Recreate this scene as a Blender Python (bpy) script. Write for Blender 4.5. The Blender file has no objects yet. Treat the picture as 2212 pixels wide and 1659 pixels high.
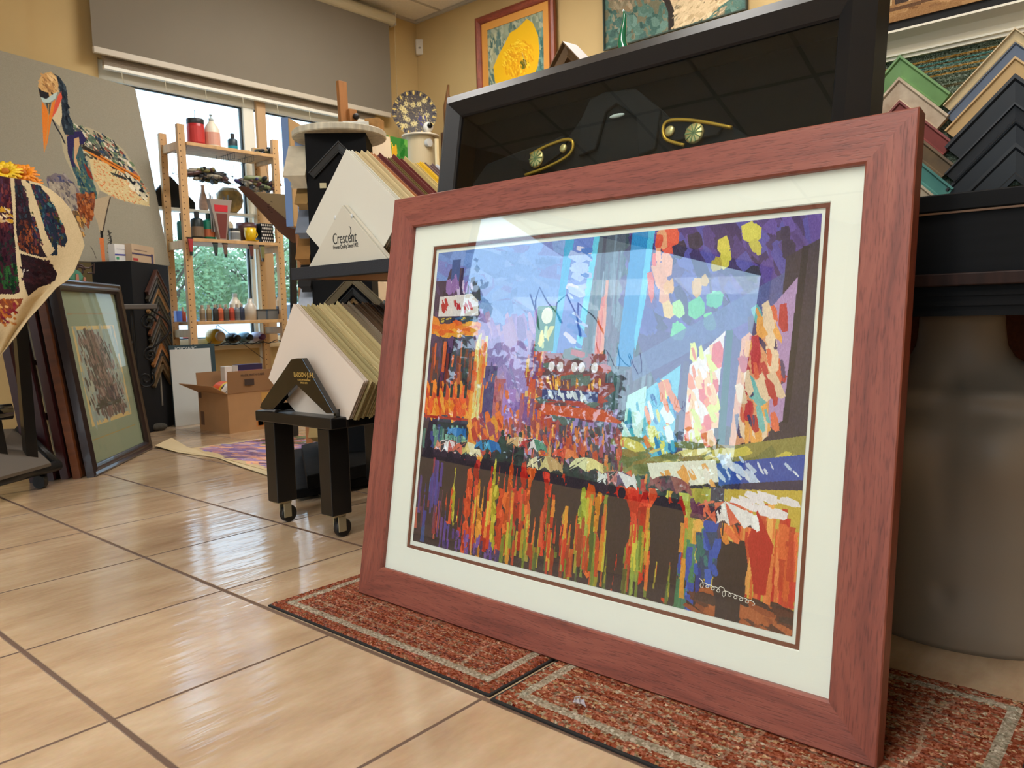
import bpy, math, random
import numpy as np
from mathutils import Matrix, Vector
R_ = random.Random(7)
C = bpy.context.scene.collection
PI = math.pi
# ---------------------------------------------------------------- camera, sky, lamps, exposure
TILE = 0.42
CAM = Vector((-1.1129*TILE, -3.0530*TILE, 1.4987*TILE)); FPX = 1685.0
cam = bpy.data.objects.new('camera', bpy.data.cameras.new('camera')); C.objects.link(cam)
cam.location = CAM; cam.rotation_euler = [math.radians(a) for a in (84.884, 1.561, -48.838)]
cam.data.sensor_width = 36; cam.data.lens = FPX/2212*36; cam.data.clip_start = 0.02
cam.data.dof.use_dof = True; cam.data.dof.focus_distance = 1.75; cam.data.dof.aperture_fstop = 11
bpy.context.scene.camera = cam
CR = cam.rotation_euler.to_matrix()
w = bpy.data.worlds.new('sky'); bpy.context.scene.world = w; w.use_nodes = True
nt = w.node_tree; bg = nt.nodes['Background']
tc = nt.nodes.new('ShaderNodeTexCoord'); sx = nt.nodes.new('ShaderNodeSeparateXYZ'); cr = nt.nodes.new('ShaderNodeValToRGB')
nt.links.new(tc.outputs['Generated'], sx.inputs[0]); nt.links.new(sx.outputs['Z'], cr.inputs[0]); nt.links.new(cr.outputs[0], bg.inputs['Color'])
cr.color_ramp.elements[0].position = 0.0; cr.color_ramp.elements[0].color = (0.82, 0.92, 1.0, 1)
cr.color_ramp.elements[1].position = 0.6; cr.color_ramp.elements[1].color = (0.42, 0.66, 1.0, 1)
bg.inputs['Strength'].default_value = 2.7
vs = bpy.context.scene.view_settings
bpy.context.scene.display_settings.display_device = 'sRGB'
vs.view_transform = 'Standard'; vs.look = 'None'; vs.gamma = 1.0; vs.exposure = 0.5; vs.use_curve_mapping = False
def portal(name, loc, rot, sx_, sy_):
    l = bpy.data.lights.new(name, 'AREA'); l.shape = 'RECTANGLE'; l.size = sx_; l.size_y = sy_; l.energy = 1; l.cycles.is_portal = True
    o = bpy.data.objects.new(name, l); o.location = loc; o.rotation_euler = rot; C.objects.link(o)
H = 3.12; NY = 3.8; EX = 4.207; WX = -4.3; SY = -4.0      # room: ceiling, north, east, west, south
portal('window_portal_north', (2.64, NY+0.12, 1.33), (PI/2, 0, PI), 2.1, 1.75)
portal('window_portal_west', (WX-0.12, -1.35, 1.45), (0, 0, 0), 2.6, 2.5)
DG0 = Vector((-1.13, NY)); DG1 = Vector((-4.3, NY-3.17*0.929))            # diagonal shop front from the north wall to the west wall
dmid = (DG0+DG1)/2; dang = math.atan2(DG1.y-DG0.y, DG1.x-DG0.x)
portal('window_portal_diagonal', (dmid.x-0.08, dmid.y+0.08, 1.45), (PI/2, 0, math.atan2(1, -0.93)+PI/2+0.0), 3.3, 2.3)
bpy.data.objects['window_portal_diagonal'].rotation_euler = Vector((-0.68, 0.733, 0)).to_track_quat('Z', 'Y').to_euler()
bpy.data.objects['window_portal_north'].rotation_euler = Vector((0, 1, 0)).to_track_quat('Z', 'Y').to_euler()
bpy.data.objects['window_portal_west'].rotation_euler = Vector((-1, 0, 0)).to_track_quat('Z', 'Y').to_euler()
# ---------------------------------------------------------------- helpers
def at(u, v, axis, val):
    """point where the sight line of a photo pixel meets the plane axis=val"""
    r = CR @ Vector(((u-1106)/FPX, (829.5-v)/FPX, -1)); k = 'xyz'.index(axis)
    return CAM + r*((val-CAM[k])/r[k])
def atn(u, v, n, p):
    r = CR @ Vector(((u-1106)/FPX, (829.5-v)/FPX, -1)); n = Vector(n)
    return CAM + r*(n.dot(Vector(p)-CAM)/n.dot(r))
def lin(c):
    return tuple(((x/255)/12.92 if x <= 10 else (((x/255)+0.055)/1.055)**2.4) for x in c)
MATS = {}
def mat(name, col, rough=0.5, metal=0.0, var=0.0, scale=20.0, bump=0.0, spec=0.5, coat=0.0, stretch=(1, 1, 1), col2=None, trans=0.0, emit=None, uv=False, detail=4.0):
    if name in MATS: return MATS[name]
    m = bpy.data.materials.new(name); m.use_nodes = True; t = m.node_tree; b = t.nodes['Principled BSDF']
    c = lin(col); b.inputs['Base Color'].default_value = (*c, 1)
    b.inputs['Roughness'].default_value = rough; b.inputs['Metallic'].default_value = metal
    b.inputs['Specular IOR Level'].default_value = spec; b.inputs['Coat Weight'].default_value = coat
    b.inputs['Transmission Weight'].default_value = trans
    if emit: b.inputs['Emission Color'].default_value = (*lin(col), 1); b.inputs['Emission Strength'].default_value = emit
    if var or bump or col2:
        tcn = t.nodes.new('ShaderNodeTexCoord'); mp = t.nodes.new('ShaderNodeMapping'); n = t.nodes.new('ShaderNodeTexNoise')
        mp.inputs['Scale'].default_value = stretch; n.inputs['Scale'].default_value = scale; n.inputs['Detail'].default_value = detail
        t.links.new(tcn.outputs['UV' if uv else 'Object'], mp.inputs[0]); t.links.new(mp.outputs[0], n.inputs['Vector'])
        if var or col2:
            r = t.nodes.new('ShaderNodeValToRGB'); t.links.new(n.outputs['Fac'], r.inputs[0]); t.links.new(r.outputs[0], b.inputs['Base Color'])
            r.color_ramp.elements[0].position = 0.32; r.color_ramp.elements[1].position = 0.68
            d = lin(col2) if col2 else tuple(x*(1-var) for x in c)
            r.color_ramp.elements[0].color = (*d, 1); r.color_ramp.elements[1].color = (*(c if col2 else tuple(min(1, x*(1+var*0.5)) for x in c)), 1)
        if bump:
            bn = t.nodes.new('ShaderNodeBump'); bn.inputs['Strength'].default_value = bump; bn.inputs['Distance'].default_value = 0.002
            t.links.new(n.outputs['Fac'], bn.inputs['Height']); t.links.new(bn.outputs[0], b.inputs['Normal'])
    MATS[name] = m; return m
def glass_mat(name, tint=(255, 255, 255), refl=1.0):
    """thin sheet of glass: clear, with a Fresnel mirror on its face"""
    if name in MATS: return MATS[name]
    m = bpy.data.materials.new(name); m.use_nodes = True; t = m.node_tree; t.nodes.remove(t.nodes['Principled BSDF'])
    out = t.nodes['Material Output']; tr = t.nodes.new('ShaderNodeBsdfTransparent'); gl = t.nodes.new('ShaderNodeBsdfGlossy')
    lw = t.nodes.new('ShaderNodeLayerWeight'); lw.inputs['Blend'].default_value = .5; mx = t.nodes.new('ShaderNodeMixShader')
    pw = t.nodes.new('ShaderNodeMath'); pw.operation = 'POWER'; pw.inputs[1].default_value = 5; t.links.new(lw.outputs['Facing'], pw.inputs[0])
    ma = t.nodes.new('ShaderNodeMath'); ma.operation = 'MULTIPLY_ADD'; ma.inputs[1].default_value = .96*refl; ma.inputs[2].default_value = .04*refl; ma.use_clamp = True; t.links.new(pw.outputs[0], ma.inputs[0])
    tr.inputs[0].default_value = (*lin(tint), 1); gl.inputs['Roughness'].default_value = 0.0
    t.links.new(ma.outputs[0], mx.inputs[0]); t.links.new(tr.outputs[0], mx.inputs[1]); t.links.new(gl.outputs[0], mx.inputs[2])
    t.links.new(mx.outputs[0], out.inputs[0]); MATS[name] = m; return m
def paint_mat(name, rough=0.6, bump=0.0, spec=0.3):
    """a surface that shows the colours painted on its mesh (prints, labels, paintings)"""
    if name in MATS: return MATS[name]
    m = bpy.data.materials.new(name); m.use_nodes = True; t = m.node_tree; b = t.nodes['Principled BSDF']
    a = t.nodes.new('ShaderNodeAttribute'); a.attribute_name = 'Col'; t.links.new(a.outputs['Color'], b.inputs['Base Color'])
    b.inputs['Roughness'].default_value = rough; b.inputs['Specular IOR Level'].default_value = spec
    if bump:
        bn = t.nodes.new('ShaderNodeBump'); bn.inputs['Strength'].default_value = bump; bn.inputs['Distance'].default_value = 0.001
        t.links.new(a.outputs['Fac'], bn.inputs['Height']); t.links.new(bn.outputs[0], b.inputs['Normal'])
    MATS[name] = m; return m
def frame_m(o, x, y, z):
    """matrix from origin and three axis vectors"""
    x, y, z = (Vector(a).normalized() for a in (x, y, z))
    M = Matrix((x, y, z)).transposed().to_4x4(); M.translation = Vector(o); return M
class MB:
    def __init__(s): s.v = []; s.f = []; s.uv = []; s.M = Matrix()
    def add(s, vs_, fs, uvs=None):
        k = len(s.v); s.v += [tuple(s.M @ Vector(p)) for p in vs_]; s.f += [tuple(i+k for i in f) for f in fs]
        for i, f in enumerate(fs): s.uv += (uvs[i] if uvs else [(0, 0)]*len(f))
        return s
    def box(s, a, b, M=None):
        x0, y0, z0 = a; x1, y1, z1 = b; p = [(x0,y0,z0),(x1,y0,z0),(x1,y1,z0),(x0,y1,z0),(x0,y0,z1),(x1,y0,z1),(x1,y1,z1),(x0,y1,z1)]
        if M: p = [M @ Vector(q) for q in p]
        return s.add(p, [(0,3,2,1),(4,5,6,7),(0,1,5,4),(1,2,6,5),(2,3,7,6),(3,0,4,7)])
    def bar(s, a, b, w_, h_, up=(0, 0, 1)):
        """square bar from a to b"""
        a = Vector(a); b = Vector(b); d = (b-a); L = d.length; d.normalize(); u = Vector(up); sd = d.cross(u)
        if sd.length < 1e-4: sd = d.cross(Vector((1, 0, 0)))
        sd.normalize(); u = sd.cross(d)
        return s.box((-w_/2, 0, -h_/2), (w_/2, L, h_/2), frame_m(a, sd, d, u))
    def prism(s, pts, z0, z1, M=None):
        n = len(pts); p = [(x, y, z0) for x, y in pts]+[(x, y, z1) for x, y in pts]
        if M: p = [M @ Vector(q) for q in p]
        return s.add(p, [tuple(range(n))[::-1], tuple(range(n, 2*n))]+[(i, (i+1) % n, n+(i+1) % n, n+i) for i in range(n)])
    def lathe(s, prof, n=24, M=None, cap=True):
        p = []; f = []
        for r, z in prof: p += [(r*math.cos(2*PI*i/n), r*math.sin(2*PI*i/n), z) for i in range(n)]
        for k in range(len(prof)-1): f += [(k*n+i, k*n+(i+1) % n, (k+1)*n+(i+1) % n, (k+1)*n+i) for i in range(n)]
        if cap: f += [tuple(range(n))[::-1], tuple(range((len(prof)-1)*n, len(prof)*n))]
        if M: p = [M @ Vector(q) for q in p]
        return s.add(p, f)
    def tube(s, pts, r, n=8):
        pts = [Vector(p) for p in pts]; P = []; F = []; prev = None
        for i, p in enumerate(pts):
            d = (pts[min(i+1, len(pts)-1)]-pts[max(i-1, 0)]).normalized()
            u = prev if prev is not None else (Vector((0, 0, 1)) if abs(d.z) < .9 else Vector((1, 0, 0)))
            sd = d.cross(u).normalized(); u = sd.cross(d).normalized(); prev = u
            rr = r(i/(len(pts)-1)) if callable(r) else r
            P += [p+sd*rr*math.cos(2*PI*j/n)+u*rr*math.sin(2*PI*j/n) for j in range(n)]
        for i in range(len(pts)-1): F += [(i*n+j, i*n+(j+1) % n, (i+1)*n+(j+1) % n, (i+1)*n+j) for j in range(n)]
        F += [tuple(range(n))[::-1], tuple(range((len(pts)-1)*n, len(pts)*n))]
        return s.add(P, F)
    def ball(s, c, r, nu=16, nv=10, sc=(1, 1, 1)):
        pr = [(max(1e-4, r*math.sin(PI*k/nv)), -r*math.cos(PI*k/nv)) for k in range(nv+1)]
        M = Matrix.Translation(Vector(c)) @ Matrix.Diagonal((*sc, 1)); return s.lathe(pr, nu, M)
    def build(s, name, material, parent=None, smooth=False, bevel=0, M=None, sub=0):
        me = bpy.data.meshes.new(name); me.from_pydata(s.v, [], s.f)
        if any(a != (0, 0) for a in s.uv):
            l = me.uv_layers.new(name='UVMap'); l.data.foreach_set('uv', [c for a in s.uv for c in a])
        me.materials.append(material); me.update()
        if smooth: me.polygons.foreach_set('use_smooth', [True]*len(me.polygons))
        o = bpy.data.objects.new(name, me); C.objects.link(o); o.parent = parent
        if M is not None: o.matrix_local = M
        if bevel:
            b = o.modifiers.new('bevel', 'BEVEL'); b.width = bevel; b.segments = 2; b.limit_method = 'ANGLE'
        if sub:
            b = o.modifiers.new('sub', 'SUBSURF'); b.levels = b.render_levels = sub
        return o
def tag(o, label=None, cat=None, group=None, kind=None):
    if label: o['label'] = label
    if cat: o['category'] = cat
    if group: o['group'] = group
    if kind: o['kind'] = kind
    return o
def thing(name, label, cat, M=None, group=None):
    o = bpy.data.objects.new(name, None); C.objects.link(o); o.empty_display_size = 0.05
    if M is not None: o.matrix_world = M if isinstance(M, Matrix) else Matrix.Translation(Vector(M))
    return tag(o, label, cat, group)
def struct(name, mb, m, **k): return tag(mb.build(name, m, **k), kind='structure')
def copy_tree(o, parent=None):
    c = o.copy(); C.objects.link(c)
    if parent: c.parent = parent
    for ch in list(o.children):
        copy_tree(ch, c)
    return c
# ---- painted surfaces: colours are rastered and stored on the mesh
class Canvas:
    def __init__(s, w_, h_, bgc):
        s.w, s.h = w_, h_; s.a = np.zeros((h_, w_, 3), np.float32); s.a[:] = np.array(bgc, np.float32); s.rng = np.random.default_rng(3)
    def poly(s, pts, col, alpha=1.0):
        p = np.array(pts, float)*[s.w, s.h]
        x0 = max(int(p[:, 0].min()), 0); x1 = min(int(p[:, 0].max())+2, s.w); y0 = max(int(p[:, 1].min()), 0); y1 = min(int(p[:, 1].max())+2, s.h)
        if x1 <= x0 or y1 <= y0: return
        X, Y = np.meshgrid(np.arange(x0, x1)+.5, np.arange(y0, y1)+.5); ins = np.zeros(X.shape, bool); n = len(p)
        for i in range(n):
            xa, ya = p[i]; xb, yb = p[(i+1) % n]
            if ya == yb: continue
            c = ((ya > Y) != (yb > Y)) & (X < (xb-xa)*(Y-ya)/(yb-ya)+xa); ins ^= c
        sl = s.a[y0:y1, x0:x1]; sl[ins] = sl[ins]*(1-alpha)+np.array(col, np.float32)*alpha
    def rect(s, x0, y0, x1, y1, col, alpha=1.0): s.poly([(x0, y0), (x1, y0), (x1, y1), (x0, y1)], col, alpha)
    def ell(s, cx, cy, rx, ry, col, alpha=1.0, a0=0, a1=2*PI, rot=0):
        n = 18; P = []
        for i in range(n+1):
            a = a0+(a1-a0)*i/n; x = rx*math.cos(a); y = ry*math.sin(a); P.append((cx+x*math.cos(rot)-y*math.sin(rot), cy+x*math.sin(rot)+y*math.cos(rot)))
        s.poly(P, col, alpha)
    def line(s, pts, w_, col, alpha=1.0):
        for (xa, ya), (xb, yb) in zip(pts, pts[1:]):
            dx, dy = (xb-xa)*s.w, (yb-ya)*s.h; L = math.hypot(dx, dy) or 1; ox, oy = -dy/L*w_/2, dx/L*w_/2; ex, ey = dx/L*w_*.3, dy/L*w_*.3
            s.poly([((xa*s.w-ex+ox)/s.w, (ya*s.h-ey+oy)/s.h), ((xb*s.w+ex+ox)/s.w, (yb*s.h+ey+oy)/s.h), ((xb*s.w+ex-ox)/s.w, (yb*s.h+ey-oy)/s.h), ((xa*s.w-ex-ox)/s.w, (ya*s.h-ey-oy)/s.h)], col, alpha)
    def dabs(s, n, box, cols, size, ang=0, jit=18, rnd=R_, alpha=1.0, aspect=3, asp_j=.5):
        x0, y0, x1, y1 = box
        for _ in range(n):
            x = rnd.uniform(x0, x1); y = rnd.uniform(y0, y1); L = rnd.uniform(.5, 1.3)*size; W_ = L/aspect*rnd.uniform(1-asp_j, 1+asp_j)
            a = ang+rnd.gauss(0, .18); c = rnd.choice(cols); j = rnd.uniform(-jit, jit); c = tuple(min(255, max(0, q+j)) for q in c)
            ca, sa = math.cos(a), math.sin(a); P = []
            for px, py in ((-1, -.6), (-.3, -1), (.8, -.9), (1, .2), (.5, 1), (-.9, .8)):
                px *= L*rnd.uniform(.8, 1.1); py *= W_*rnd.uniform(.7, 1.2); P.append((x+px*ca-py*sa, y+(px*sa+py*ca)*s.w/s.h))
            s.poly(P, c, alpha)
    def noise(s, amp, sx_=1, sy_=1):
        n = s.rng.normal(0, 1, (s.h//sy_+1, s.w//sx_+1)); n = np.repeat(np.repeat(n, sy_, 0), sx_, 1)[:s.h, :s.w]; s.a += n[..., None]*amp
    def mesh(s, name, fn, material, parent=None, M=None, smooth=True):
        """fn(u,v) with arrays in 0..1 (v down) gives the surface point arrays"""
        nx, ny = s.w+1, s.h+1; U, V = np.meshgrid(np.linspace(0, 1, nx), np.linspace(0, 1, ny)); X, Y, Z = fn(U, V)
        co = np.stack([np.broadcast_to(q, U.shape) for q in (X, Y, Z)], -1).reshape(-1, 3).astype(np.float32)
        me = bpy.data.meshes.new(name); nf = s.w*s.h; me.vertices.add(len(co)); me.vertices.foreach_set('co', co.ravel())
        I = np.arange(nx*ny).reshape(ny, nx); q = np.stack([I[:-1, :-1], I[1:, :-1], I[1:, 1:], I[:-1, 1:]], -1).reshape(-1, 4)
        me.loops.add(nf*4); me.loops.foreach_set('vertex_index', q.ravel().astype(np.int32)); me.polygons.add(nf)
        me.polygons.foreach_set('loop_start', (np.arange(nf)*4).astype(np.int32)); me.polygons.foreach_set('loop_total', np.full(nf, 4, np.int32))
        me.update(calc_edges=True)
        if smooth: me.polygons.foreach_set('use_smooth', np.ones(nf, bool))
        a = np.clip(s.a, 0, 255)/255; a = np.where(a <= 0.04045, a/12.92, ((a+0.055)/1.055)**2.4); col = np.concatenate([a, np.ones((*a.shape[:2], 1))], -1).reshape(-1, 4)
        at_ = me.color_attributes.new('Col', 'FLOAT_COLOR', 'CORNER'); at_.data.foreach_set('color', np.repeat(col, 4, 0).ravel().astype(np.float32))
        me.materials.append(material); o = bpy.data.objects.new(name, me); C.objects.link(o); o.parent = parent
        if M is not None: o.matrix_local = M
        return o
def flat(w_, h_, z=0.0): return lambda U, V: (U*w_, (1-V)*h_, z+0*U)
def frame_mb(W, Hh, prof, uvs=1.0):
    """four mitred rails round W x Hh; prof = (inset, height) points; local x right, y up, z out"""
    mb = MB(); cs = lambda d: [(d, d), (W-d, d), (W-d, Hh-d), (d, Hh-d)]
    for sd in range(4):
        for (d0, z0), (d1, z1) in zip(prof, prof[1:]+prof[:1]):
            a, b = cs(d0)[sd], cs(d0)[(sd+1) % 4]; c_, d_ = cs(d1)[(sd+1) % 4], cs(d1)[sd]
            L = W if sd % 2 == 0 else Hh; o = sd*1.37
            mb.add([(*a, z0), (*b, z0), (*c_, z1), (*d_, z1)], [(0, 1, 2, 3)], [[(o+d0, d0+z0+sd*.3), (o+L-d0, d0+z0+sd*.3), (o+L-d1, d1+z1+sd*.3), (o+d1, d1+z1+sd*.3)]])
    return mb
def sheet(W, Hh, z, t=0.002, x0=0, y0=0): return MB().box((x0, y0, z-t), (x0+W, y0+Hh, z))
def text(s_, size, M, m, parent, name='lettering', ext=0.0004, sxk=1.0, align='CENTER'):
    cu = bpy.data.curves.new('t', 'FONT'); cu.body = s_; cu.size = size; cu.extrude = ext; cu.align_x = align; cu.resolution_u = 3
    o = bpy.data.objects.new('t', cu); C.objects.link(o); dg = bpy.context.evaluated_depsgraph_get(); dg.update()
    me = bpy.data.meshes.new_from_object(o.evaluated_get(dg)); bpy.data.objects.remove(o)
    me.materials.clear(); me.materials.append(m); q = bpy.data.objects.new(name, me); C.objects.link(q); q.parent = parent
    q.matrix_local = M @ Matrix.Diagonal((sxk, 1, 1, 1)); return q
# ---------------------------------------------------------------- the room
wallm = mat('yellow_wall', (198, 170, 116), .75, var=.06, scale=1.5, bump=.0)
kneem = wallm
ceilm = mat('ceiling_tile', (240, 232, 216), .9, var=.05, scale=60)
def floor_mat():
    m = bpy.data.materials.new('floor_tile'); m.use_nodes = True; t = m.node_tree; b = t.nodes['Principled BSDF']; N = t.nodes.new; L = t.links.new
    tcn = N('ShaderNodeTexCoord'); sp = N('ShaderNodeSeparateXYZ'); L(tcn.outputs['Object'], sp.inputs[0])
    ds = []
    for k, wd in (('X', .010), ('Y', .006)):
        d = N('ShaderNodeMath'); d.operation = 'DIVIDE'; d.inputs[1].default_value = TILE; L(sp.outputs[k], d.inputs[0])
        ad = N('ShaderNodeMath'); ad.operation = 'ADD'; ad.inputs[1].default_value = .5; L(d.outputs[0], ad.inputs[0])
        f = N('ShaderNodeMath'); f.operation = 'FRACT'; L(ad.outputs[0], f.inputs[0])
        s = N('ShaderNodeMath'); s.operation = 'SUBTRACT'; s.inputs[1].default_value = .5; L(f.outputs[0], s.inputs[0])
        a = N('ShaderNodeMath'); a.operation = 'ABSOLUTE'; L(s.outputs[0], a.inputs[0])
        mr = N('ShaderNodeMapRange'); mr.inputs['From Min'].default_value = wd/2/TILE*.75; mr.inputs['From Max'].default_value = wd/2/TILE*1.25; L(a.outputs[0], mr.inputs['Value']); ds.append(mr)
    mn = N('ShaderNodeMath'); mn.operation = 'MINIMUM'; L(ds[0].outputs[0], mn.inputs[0]); L(ds[1].outputs[0], mn.inputs[1])
    n1 = N('ShaderNodeTexNoise'); n1.inputs['Scale'].default_value = 3.2; n1.inputs['Detail'].default_value = 8; n1.inputs['Roughness'].default_value = .65
    mp = N('ShaderNodeMapping'); mp.inputs['Scale'].default_value = (.8, 2.2, 1); L(tcn.outputs['Object'], mp.inputs[0]); L(mp.outputs[0], n1.inputs['Vector'])
    r1 = N('ShaderNodeValToRGB'); L(n1.outputs['Fac'], r1.inputs[0]); e = r1.color_ramp.elements
    e[0].position = .3; e[0].color = (*lin((166, 134, 104)), 1); e[1].position = .68; e[1].color = (*lin((204, 180, 150)), 1)
    x = e.new(.5); x.color = (*lin((188, 160, 128)), 1)
    n2 = N('ShaderNodeTexNoise'); n2.inputs['Scale'].default_value = 90; n2.inputs['Detail'].default_value = 3; L(tcn.outputs['Object'], n2.inputs['Vector'])
    mx0 = N('ShaderNodeMix'); mx0.data_type = 'RGBA'; mx0.blend_type = 'MULTIPLY'; mx0.inputs['Factor'].default_value = .12
    L(r1.outputs[0], mx0.inputs['A']); L(n2.outputs['Color'], mx0.inputs['B'])
    mx = N('ShaderNodeMix'); mx.data_type = 'RGBA'; L(mn.outputs[0], mx.inputs['Factor']); mx.inputs['A'].default_value = (*lin((92, 66, 48)), 1); L(mx0.outputs['Result'], mx.inputs['B']); L(mx.outputs['Result'], b.inputs['Base Color'])
    rr = N('ShaderNodeMapRange'); L(mn.outputs[0], rr.inputs['Value']); rr.inputs['To Min'].default_value = .75; rr.inputs['To Max'].default_value = .13; L(rr.outputs[0], b.inputs['Roughness'])
    b.inputs['Specular IOR Level'].default_value = .85
    wv = N('ShaderNodeTexNoise'); wv.inputs['Scale'].default_value = 9; wv.inputs['Detail'].default_value = 3; mp2 = N('ShaderNodeMapping'); mp2.inputs['Scale'].default_value = (.7, 3.2, 1)
    mp2.inputs['Rotation'].default_value = (0, 0, .25)
    L(tcn.outputs['Object'], mp2.inputs[0]); L(mp2.outputs[0], wv.inputs['Vector'])
    b1 = N('ShaderNodeBump'); b1.inputs['Strength'].default_value = .35; b1.inputs['Distance'].default_value = .004; L(wv.outputs['Fac'], b1.inputs['Height'])
    b2 = N('ShaderNodeBump'); b2.inputs['Strength'].default_value = .8; b2.inputs['Distance'].default_value = .002; L(mn.outputs[0], b2.inputs['Height']); L(b1.outputs[0], b2.inputs['Normal']); L(b2.outputs[0], b.inputs['Normal'])
    return m
T_ = .14
struct('floor', MB().box((WX-T_, SY-T_, -.1), (EX+T_, NY+T_, 0)), floor_mat())
tbar = mat('ceiling_bar', (190, 182, 165), .6)
ce = struct('ceiling', MB().box((WX-T_, SY-T_, H), (EX+T_, NY+T_, H+.1)), ceilm)
mb = MB(); g = .61
x = EX-.02
while x > WX: mb.box((x-.012, SY, H-.004), (x+.012, NY, H+.001)); x -= g
y = NY-.33
while y > SY: mb.box((WX, y-.012, H-.0045), (EX, y+.012, H+.001)); y -= g
struct('ceiling_grid', mb, tbar, parent=ce)
struct('trim_ceiling', MB().box((WX, NY-.02, H-.02), (EX, NY, H)).box((EX-.02, SY, H-.02), (EX, NY-.02, H)), tbar)
W0, W1, WZ0, WZ1 = 1.587, 3.70, .47, 2.25
struct('wall_north', MB().box((DG0.x, NY, 0), (W0, NY+T_, H)).box((W1, NY, 0), (EX+T_, NY+T_, H)).box((W0, NY, 0), (W1, NY+T_, WZ0)).box((W0, NY, WZ1), (W1, NY+T_, H))
       .box((1.05, NY-.035, 0), (1.21, NY, H)), wallm)
struct('wall_east', MB().box((EX, SY-T_, 0), (EX+T_, NY, H)), wallm)
struct('wall_west', MB().box((WX-T_, SY-T_, 0), (WX, -2.65, H)).box((WX-T_, -.05, 0), (WX, DG1.y, H)).box((WX-T_, -2.65, 0), (WX, -.05, .2)).box((WX-T_, -2.65, 2.7), (WX, -.05, H)), wallm)
struct('wall_south', MB().box((WX, SY-T_, 0), (EX, SY, H)), wallm)
DX = (DG1-DG0); DL = DX.length; DXn = DX.normalized()
MD = frame_m((DG0.x, DG0.y, 0), (DXn.x, DXn.y, 0), (0, 0, 1), (-DXn.y*-1, -DXn.x, 0))
MD = frame_m((DG0.x, DG0.y, 0), (DXn.x, DXn.y, 0), Vector((0, 0, 1)).cross(Vector((DXn.x, DXn.y, 0))), (0, 0, 1))
s0, s1, dz0, dz1 = .30*DL, .86*DL, .55, 2.6
dm = MB(); dm.M = MD
dm.box((0, -T_, 0), (s0, 0, H)).box((s1, -T_, 0), (DL, 0, H)).box((s0, -T_, dz1), (s1, 0, H)).box((s0, -T_, 0), (s1, 0, dz0))
struct('wall_northwest', dm, wallm)
framem = mat('white_window_frame', (238, 236, 222), .4); glassm = glass_mat('window_glass', (246, 252, 252))
gask = mat('black_gasket', (25, 32, 34), .5)
# north window: white aluminium frame, one mullion, two panes
mb = MB(); y0, y1 = NY+.02, NY+.09
mb.box((W0, y0, WZ0), (W1, y1, WZ0+.05)).box((W0, y0, WZ1-.12), (W1, y1, WZ1)).box((W0, y0, WZ0+.05), (W0+.05, y1, WZ1-.12)).box((W1-.05, y0, WZ0+.05), (W1, y1, WZ1-.12)).box((2.555, y0, WZ0+.05), (2.64, y1, WZ1-.12))
wn = struct('window_1', mb, framem, bevel=.004)
struct('mullion_cover', MB().box((2.645, NY-.01, WZ0+.002), (2.715, NY+.018, WZ1-.002)), mat('tan_mullion', (196, 160, 118), .6), parent=wn)
mb = MB()
for a, b in ((W0+.05, 2.555), (2.64, W1-.05)):
    z0, z1 = WZ0+.05, WZ1-.12
    mb.box((a, y0+.02, z0), (b, y0+.04, z0+.008)).box((a, y0+.02, z1-.008), (b, y0+.04, z1)).box((a, y0+.02, z0), (a+.008, y0+.04, z1)).box((b-.012, y0+.02, z0), (b, y0+.04, z1))
struct('window_gasket', mb, gask, parent=wn)
struct('window_glass', MB().box((W0+.04, NY+.055, WZ0+.04), (2.56, NY+.057, WZ1-.11)), glassm, parent=wn)
struct('window_glass', MB().box((2.635, NY+.055, WZ0+.04), (W1-.04, NY+.057, WZ1-.11)), glassm, parent=wn)
struct('trim_1', MB().box((W0-.02, NY-.05, WZ0-.03), (W1+.02, NY+.02, WZ0)), mat('window_stool', (214, 190, 148), .5), bevel=.003)
# west and diagonal glazing
mb = MB()
for a in (-2.65, -1.39, -.13): mb.box((WX-.1, a, .2), (WX-.03, a+.08, 2.7))
mb.box((WX-.1, -2.57, .2), (WX-.03, -.13, .28)).box((WX-.1, -2.57, 2.62), (WX-.03, -.13, 2.7))
w3 = struct('window_3', mb, framem)
struct('window_glass', MB().box((WX-.066, -2.6, .25), (WX-.064, -.1, 2.65)), glassm, parent=w3)
mb = MB(); mb.M = MD; mid = s0+(s1-s0)*.5
for a in (s0, s1-.06): mb.box((a, -.09, dz0), (a+.06, -.03, dz1))
mb.box((s0, -.09, dz0), (s1, -.03, dz0+.08)).box((s0, -.09, dz1-.06), (s1, -.03, dz1))
w2 = struct('window_2', mb, mat('bronze_frame', (60, 52, 45), .4, metal=.4))
g2 = MB(); g2.M = MD; g2.box((s0+.05, -.061, dz0), (s1-.05, -.059, dz1)); struct('window_glass', g2, glassm, parent=w2)
ink = mat('window_lettering', (110, 96, 150), .5)
def scrawl(s, z, size, k, n):
    rr = random.Random(k); P = []; nrm = Vector((-0.68, .733, 0))
    for i in range(n*6):
        q = i/6*1.0; ss = s+size*(q*.42+.2*math.sin(q*6.0)); zz = z+size*(.28*math.cos(q*6.0+k)*(1.6 if int(q) % 2 == 0 else .8))
        P.append(Vector((DG0.x+DXn.x*ss, DG0.y+DXn.y*ss, zz))+nrm*.052)
    MB().tube(P, size*.016, 5).build('window_lettering', ink, w2)
scrawl(s0+.55, 1.85, .38, 1, 4); scrawl(s0+1.1, 1.6, .2, 2, 5); scrawl(s0+1.55, 1.35, .14, 3, 7); scrawl(s0+1.5, 1.1, .09, 4, 6)
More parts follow.
